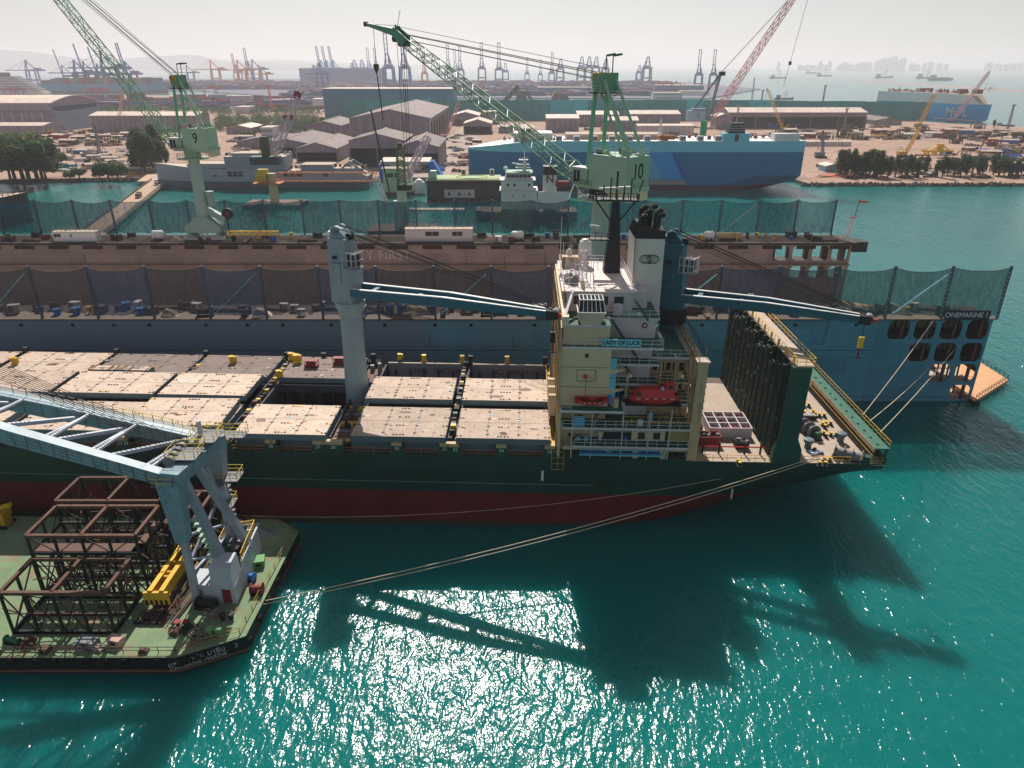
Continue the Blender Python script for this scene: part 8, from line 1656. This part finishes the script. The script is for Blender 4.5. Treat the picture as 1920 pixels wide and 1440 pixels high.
    for i in range(46):
        u, v = (r.uniform(650, 690) if i < 6 else r.uniform(560, 650), r.uniform(205, 212)) if i < 26 else (r.uniform(870, 920), r.uniform(252, 258))
        if i >= 26: u, v = r.uniform(795, 860), r.uniform(258, 312)
        col = ['white', 'dark', 'red', 'grey'][i % 4]
        if (col,) not in P:
            t = thing('parked_car', 'x', 'car'); m = M[{'white': 'white', 'dark': 'dark', 'red': 'redd', 'grey': 'dgrey'}[col]]; mb = MB(); mb.hexa([(-2.2, -.9, .35), (2.2, -.9, .35), (2.2, .9, .35), (-2.2, .9, .35)], [(-2.2, -.85, 1), (2.15, -.85, .95), (2.15, .85, .95), (-2.2, .85, 1)], m); mb.build('body', t)
            mb = MB(); mb.hexa([(-1.5, -.82, 1), (1.1, -.82, 1), (1.1, .82, 1), (-1.5, .82, 1)], [(-1, -.65, 1.5), (.5, -.65, 1.5), (.5, .65, 1.5), (-1, .65, 1.5)], M['glass']); mb.build('cabin', t)
            for x in (-1.4, 1.4):
                for y in (-.85, .85): mb = MB(); mb.tube((x, y - .12, .34), (x, y + .12, .34), .34, M['rubber'], n=8); mb.build('wheel', t)
            P[(col,)] = t; o = t
        else: o = copy_tree(P[(col,)])
        o.location = at(u, v, 1.52); o.rotation_euler = (0, 0, r.choice((0, 1.57, 1.4))); o['group'] = '%s cars parked around the yard' % col; done.setdefault(('car', col), []).append(o)
    for k, v in done.items():
        if k[0] == 'car': label_row(v, k[1] + ' car parked between the yard buildings, %s of its colour from the left')
yard()
# ================= TREES =================
def leafm(n, c, d):
    m = mat(n, c, .8, var=.5, scale=.35, detail=3); t = m.node_tree; b = t.nodes['Principled BSDF']; tr = t.nodes.new('ShaderNodeBsdfTranslucent'); ms = t.nodes.new('ShaderNodeMixShader'); ms.inputs[0].default_value = .38
    t.links.new(b.inputs['Base Color'].links[0].from_socket, tr.inputs[0]); t.links.new(b.outputs[0], ms.inputs[1]); t.links.new(tr.outputs[0], ms.inputs[2]); t.links.new(ms.outputs[0], t.nodes['Material Output'].inputs[0]); return m
LM = [leafm('leaf_dark', C(54, 80, 56), 0), leafm('leaf_mid', C(76, 104, 64), 0), leafm('leaf_olive', C(118, 122, 70), 0)]
bark = mat('tree_bark', C(80, 65, 55), .9)
def tree_proto(kind, seed, lab):
    r = random.Random(seed); t = thing('broadleaf_tree' if kind == 0 else 'casuarina_tree', lab, 'tree')
    mb = MB(); limbs = []
    if kind == 0: H, Rr = 10.0, 5.2; base = 3.0
    else: H, Rr = 13.0, 2.6; base = 1.5
    mb.tube((0, 0, -.3), (.1, 0, base), .42, bark, .32, 8); mb.tube((.1, 0, base), (0, .1, H * .8), .32, bark, .08, 7)
    clumps = []
    for i in range(11 if kind == 0 else 16):
        a = r.random() * 6.28; z0 = base + (H * .75 - base) * (i / 16 if kind else r.random() * .7)
        if kind == 0: rad = Rr * r.uniform(.35, .8); z1 = z0 + r.uniform(.8, 3)
        else: f = 1 - abs((z0 / H) - .35); rad = Rr * r.uniform(.4, .85) * f; z1 = z0 + r.uniform(1, 2.4)
        e = Vector((math.cos(a) * rad, math.sin(a) * rad, min(z1, H * .93))); mb.tube((0, 0, z0), e, .14, bark, .04, 5); clumps.append((e, r.uniform(1.3, 2.2) if kind == 0 else r.uniform(.7, 1.2)))
    for i in range(10 if kind == 0 else 8): a = r.random() * 6.28; q = r.random() ** .5 * Rr * (.6 if kind == 0 else .3); clumps.append((Vector((math.cos(a) * q, math.sin(a) * q, H * r.uniform(.45, .95))), r.uniform(1.3, 2.1) if kind == 0 else r.uniform(.6, 1.0)))
    mb.build('trunk', t)
    cr = MB(); mats = LM[:2] if kind else LM
    for m in mats: cr.mi(m)
    for c, s in clumps:
        mi = r.choice(range(len(mats))) if seed % 2 else r.choices(range(len(mats)), [3, 2] + [1] * (len(mats) - 2))[0]
        for k in range(int(190 * (1 if kind == 0 else .75))):
            v = Vector((r.gauss(0, 1), r.gauss(0, 1), r.gauss(0, 1))).normalized() * s * r.uniform(.55, 1.08)
            if kind: v.z *= 1.7
            p = c + v; 
            if p.z < base * .6: continue
            d = Vector((r.gauss(0, 1), r.gauss(0, 1), r.gauss(0, .6))).normalized(); n2 = Vector((r.gauss(0, 1), r.gauss(0, 1), r.gauss(0, 1))); b = d.cross(n2).normalized(); q = r.uniform(.22, .42) if kind == 0 else r.uniform(.18, .34)
            n0 = len(cr.v); cr.v += [tuple(p - d * q), tuple(p + b * q * .7), tuple(p + d * q), tuple(p - b * q * .7)]; cr.f.append((n0, n0 + 1, n0 + 2, n0 + 3)); cr.m.append(mi if r.random() < .8 else r.randrange(len(mats)))
    cr.build('crown', t); return t
TP = [tree_proto(0, 1, 'x'), tree_proto(0, 2, 'x'), tree_proto(1, 3, 'x'), tree_proto(1, 4, 'x')]
used_t = set(); groups_t = {}
def tree(u, v, hpx, k, grp, zb=1.5, sq=1.0):
    p = at(u, v, zb); s = (atY(u, v - hpx, p.y).z - zb) / (10.4 if k < 2 else 13.2)
    if k not in used_t: o = TP[k]; used_t.add(k)
    else: o = copy_tree(TP[k])
    o.location = p; o.rotation_euler = (0, 0, random.random() * 6.28); o.scale = (s * sq, s * sq, s); o['group'] = grp; groups_t.setdefault((grp, k < 2), []).append(o)
rt = random.Random(77); G1 = 'trees on the left shore'; G2 = 'casuarina trees along the right shore'; G3 = 'trees among the sheds'
for u, v, h in ((30, 342, 78), (56, 344, 92), (82, 342, 70), (44, 336, 84), (70, 334, 84), (88, 340, 50), (20, 338, 58)): tree(u, v, h, rt.randrange(2), G1, sq=1.25)
tree(117, 312, 26, 0, G1); tree(205, 340, 40, 1, G1, sq=1.4); tree(222, 342, 36, 0, G1, sq=1.2); tree(188, 340, 28, 1, G1); tree(150, 336, 22, 0, G1, sq=1.5); tree(165, 312, 14, 1, G1); tree(132, 338, 18, 1, G1, sq=1.5)
for u, v, h in ((258, 320, 66), (272, 322, 78), (288, 322, 74), (302, 318, 60), (266, 312, 74), (295, 312, 82), (312, 312, 40)): tree(u, v, h, 2 + rt.randrange(2), G1, sq=1.25)
for i in range(11): tree(1574 + i * 7, 332 + rt.uniform(-3, 1), rt.uniform(38, 54), 2 + i % 2, G2, sq=1.2)
for u in (1652, 1664, 1678, 1690, 1700, 1710, 1718): tree(u, 333 + rt.uniform(-3, 1), rt.uniform(26, 46), 2 + rt.randrange(2), G2, sq=1.3)
for u in (1733, 1755, 1766, 1776, 1788, 1800, 1810, 1822, 1834, 1841, 1862, 1872, 1882, 1893, 1903, 1914): tree(u, 332 + rt.uniform(-4, 1), rt.uniform(22, 44), rt.choice((1, 2, 3, 3)), G2, sq=1.2)
for u in (1900, 1912, 1880): tree(u, 262, 14, 1, G2)
for i in range(16): tree(rt.uniform(575, 642), rt.uniform(246, 257), rt.uniform(16, 32), 2 + i % 2, G3, sq=1.3)
for u, v, h in ((462, 262, 14), (474, 262, 14), (455, 268, 10), (500, 258, 16), (512, 257, 15), (605, 232, 12), (440, 300, 12), (430, 298, 12), (860, 236, 14), (1108, 228, 14), (1545, 262, 9), (1552, 262, 9), (1561, 262, 9), (1571, 262, 9), (1862, 240, 16)): tree(u, v, h, rt.randrange(4), G3, sq=1.2)
for (g, b), L_ in groups_t.items():
    L_.sort(key=lambda o: scr(o.location)[0]); kd = 'rounded broad crowned' if b else 'slender dark casuarina'
    pl = {G1: 'on the left shore', G2: 'along the right shore', G3: 'among the sheds'}[g]
    for i, o in enumerate(L_): o['label'] = '%s tree %s, %s of its kind from the left' % (kd, pl, nth(i))
# far woods that read as one mass
def wood(name, label, areas, seed):
    r = random.Random(seed); mb = MB(); mi = [mb.mi(m) for m in LM[:2]]
    for u0, u1, v0, v1, n, hp in areas:
        for i in range(n):
            p = at(r.uniform(u0, u1), r.uniform(v0, v1), 1.5); s = p.y / 1331 * hp * r.uniform(.5, 1.1); m_ = r.choice(mi); px = max(.5, p.y / 1331 * .55)
            for k in range(70):
                v = Vector((r.gauss(0, 1), r.gauss(0, 1), r.gauss(0, 1))).normalized(); c = p + Vector((v.x * s * .55, v.y * s * .55, s * .55 + v.z * s * .5)); d = Vector((r.gauss(0, 1), r.gauss(0, .6), r.gauss(0, 1))).normalized() * px * 1.3; b = Vector((r.gauss(0, 1), r.gauss(0, 1), r.gauss(0, 1))).normalized() * px
                n0 = len(mb.v); mb.v += [tuple(c - d), tuple(c + b), tuple(c + d), tuple(c - b)]; mb.f.append((n0, n0 + 1, n0 + 2, n0 + 3)); mb.m.append(m_)
    tag(mb.build(name), label, 'wood', kind='stuff')
wood('far_wood', 'far green wood in bands between the sheds and the container yard', [(150, 420, 206, 214, 150, 10), (400, 604, 206, 215, 150, 10), (150, 250, 214, 222, 30, 7), (405, 600, 222, 246, 330, 13), (470, 590, 243, 252, 60, 12)], 3)
# ================= A WORKER =================
def worker():
    bm_v = [(0, 0, .95), (0, -.03, 1.2), (0, -.10, 1.42), (0, -.16, 1.55), (0, -.2, 1.68), (.1, 0, .9), (.12, .02, .5), (.12, .05, .08), (.12, -.08, .04), (-.1, 0, .9), (-.12, -.08, .5), (-.12, .0, .08), (-.12, -.13, .04), (.2, -.1, 1.4), (.27, -.2, 1.15), (.22, -.42, 1.05), (-.2, -.1, 1.4), (-.27, -.2, 1.15), (-.22, -.42, 1.05)]
    e = [(0, 1), (1, 2), (2, 3), (3, 4), (0, 5), (5, 6), (6, 7), (7, 8), (0, 9), (9, 10), (10, 11), (11, 12), (2, 13), (13, 14), (14, 15), (2, 16), (16, 17), (17, 18)]
    rad = [.15, .14, .15, .06, .1, .1, .07, .05, .045, .1, .07, .05, .045, .07, .05, .04, .07, .05, .04]
    me = bpy.data.meshes.new('person'); me.from_pydata(bm_v, e, []); t = mobj('person', me, None, SM @ Vector((-23.9, 11.6, 13.42)), 1.2)
    md = t.modifiers.new('skin', 'SKIN'); 
    if not me.skin_vertices: bpy.context.view_layer.objects.active = t
    sv = me.skin_vertices[0].data if me.skin_vertices else me.attributes.get('skin') 
    for i, r in enumerate(rad): me.skin_vertices[0].data[i].radius = (r, r)
    me.skin_vertices[0].data[0].use_root = True
    t.modifiers.new('sub', 'SUBSURF').levels = 1; t.modifiers['sub'].render_levels = 1
    me.materials.append(mat('pale_blue_overall', C(120, 150, 180), .9)); tag(t, 'worker in pale blue overalls bending beside the foot of the grey crane post', 'person')
    MB().lathe(0, 0, [(.16, 1.72), (.15, 1.8), (.06, 1.86)], M['yellow'], 10).build('helmet', t, (0, -.2, 0))
try: worker()
except Exception as ex: print('worker', ex)
# ================= HAZE =================
def haze():
    m = bpy.data.materials.new('haze_air'); m.use_nodes = True; n = m.node_tree; N = n.nodes; N.remove(N['Principled BSDF'])
    v = N.new('ShaderNodeVolumePrincipled'); v.inputs['Color'].default_value = (.98, .93, .98, 1); v.inputs['Density'].default_value = 1.05e-4; v.inputs['Anisotropy'].default_value = .25
    n.links.new(v.outputs[0], N['Material Output'].inputs['Volume'])
    m.cycles.homogeneous_volume = True
    mb = MB(); mb.box(-21000, 21000, -390, 21000, -4.5, 330, m)
    o = mb.build('haze'); tag(o, 'pale haze filling the air over the harbour', 'haze', kind='stuff')
haze()
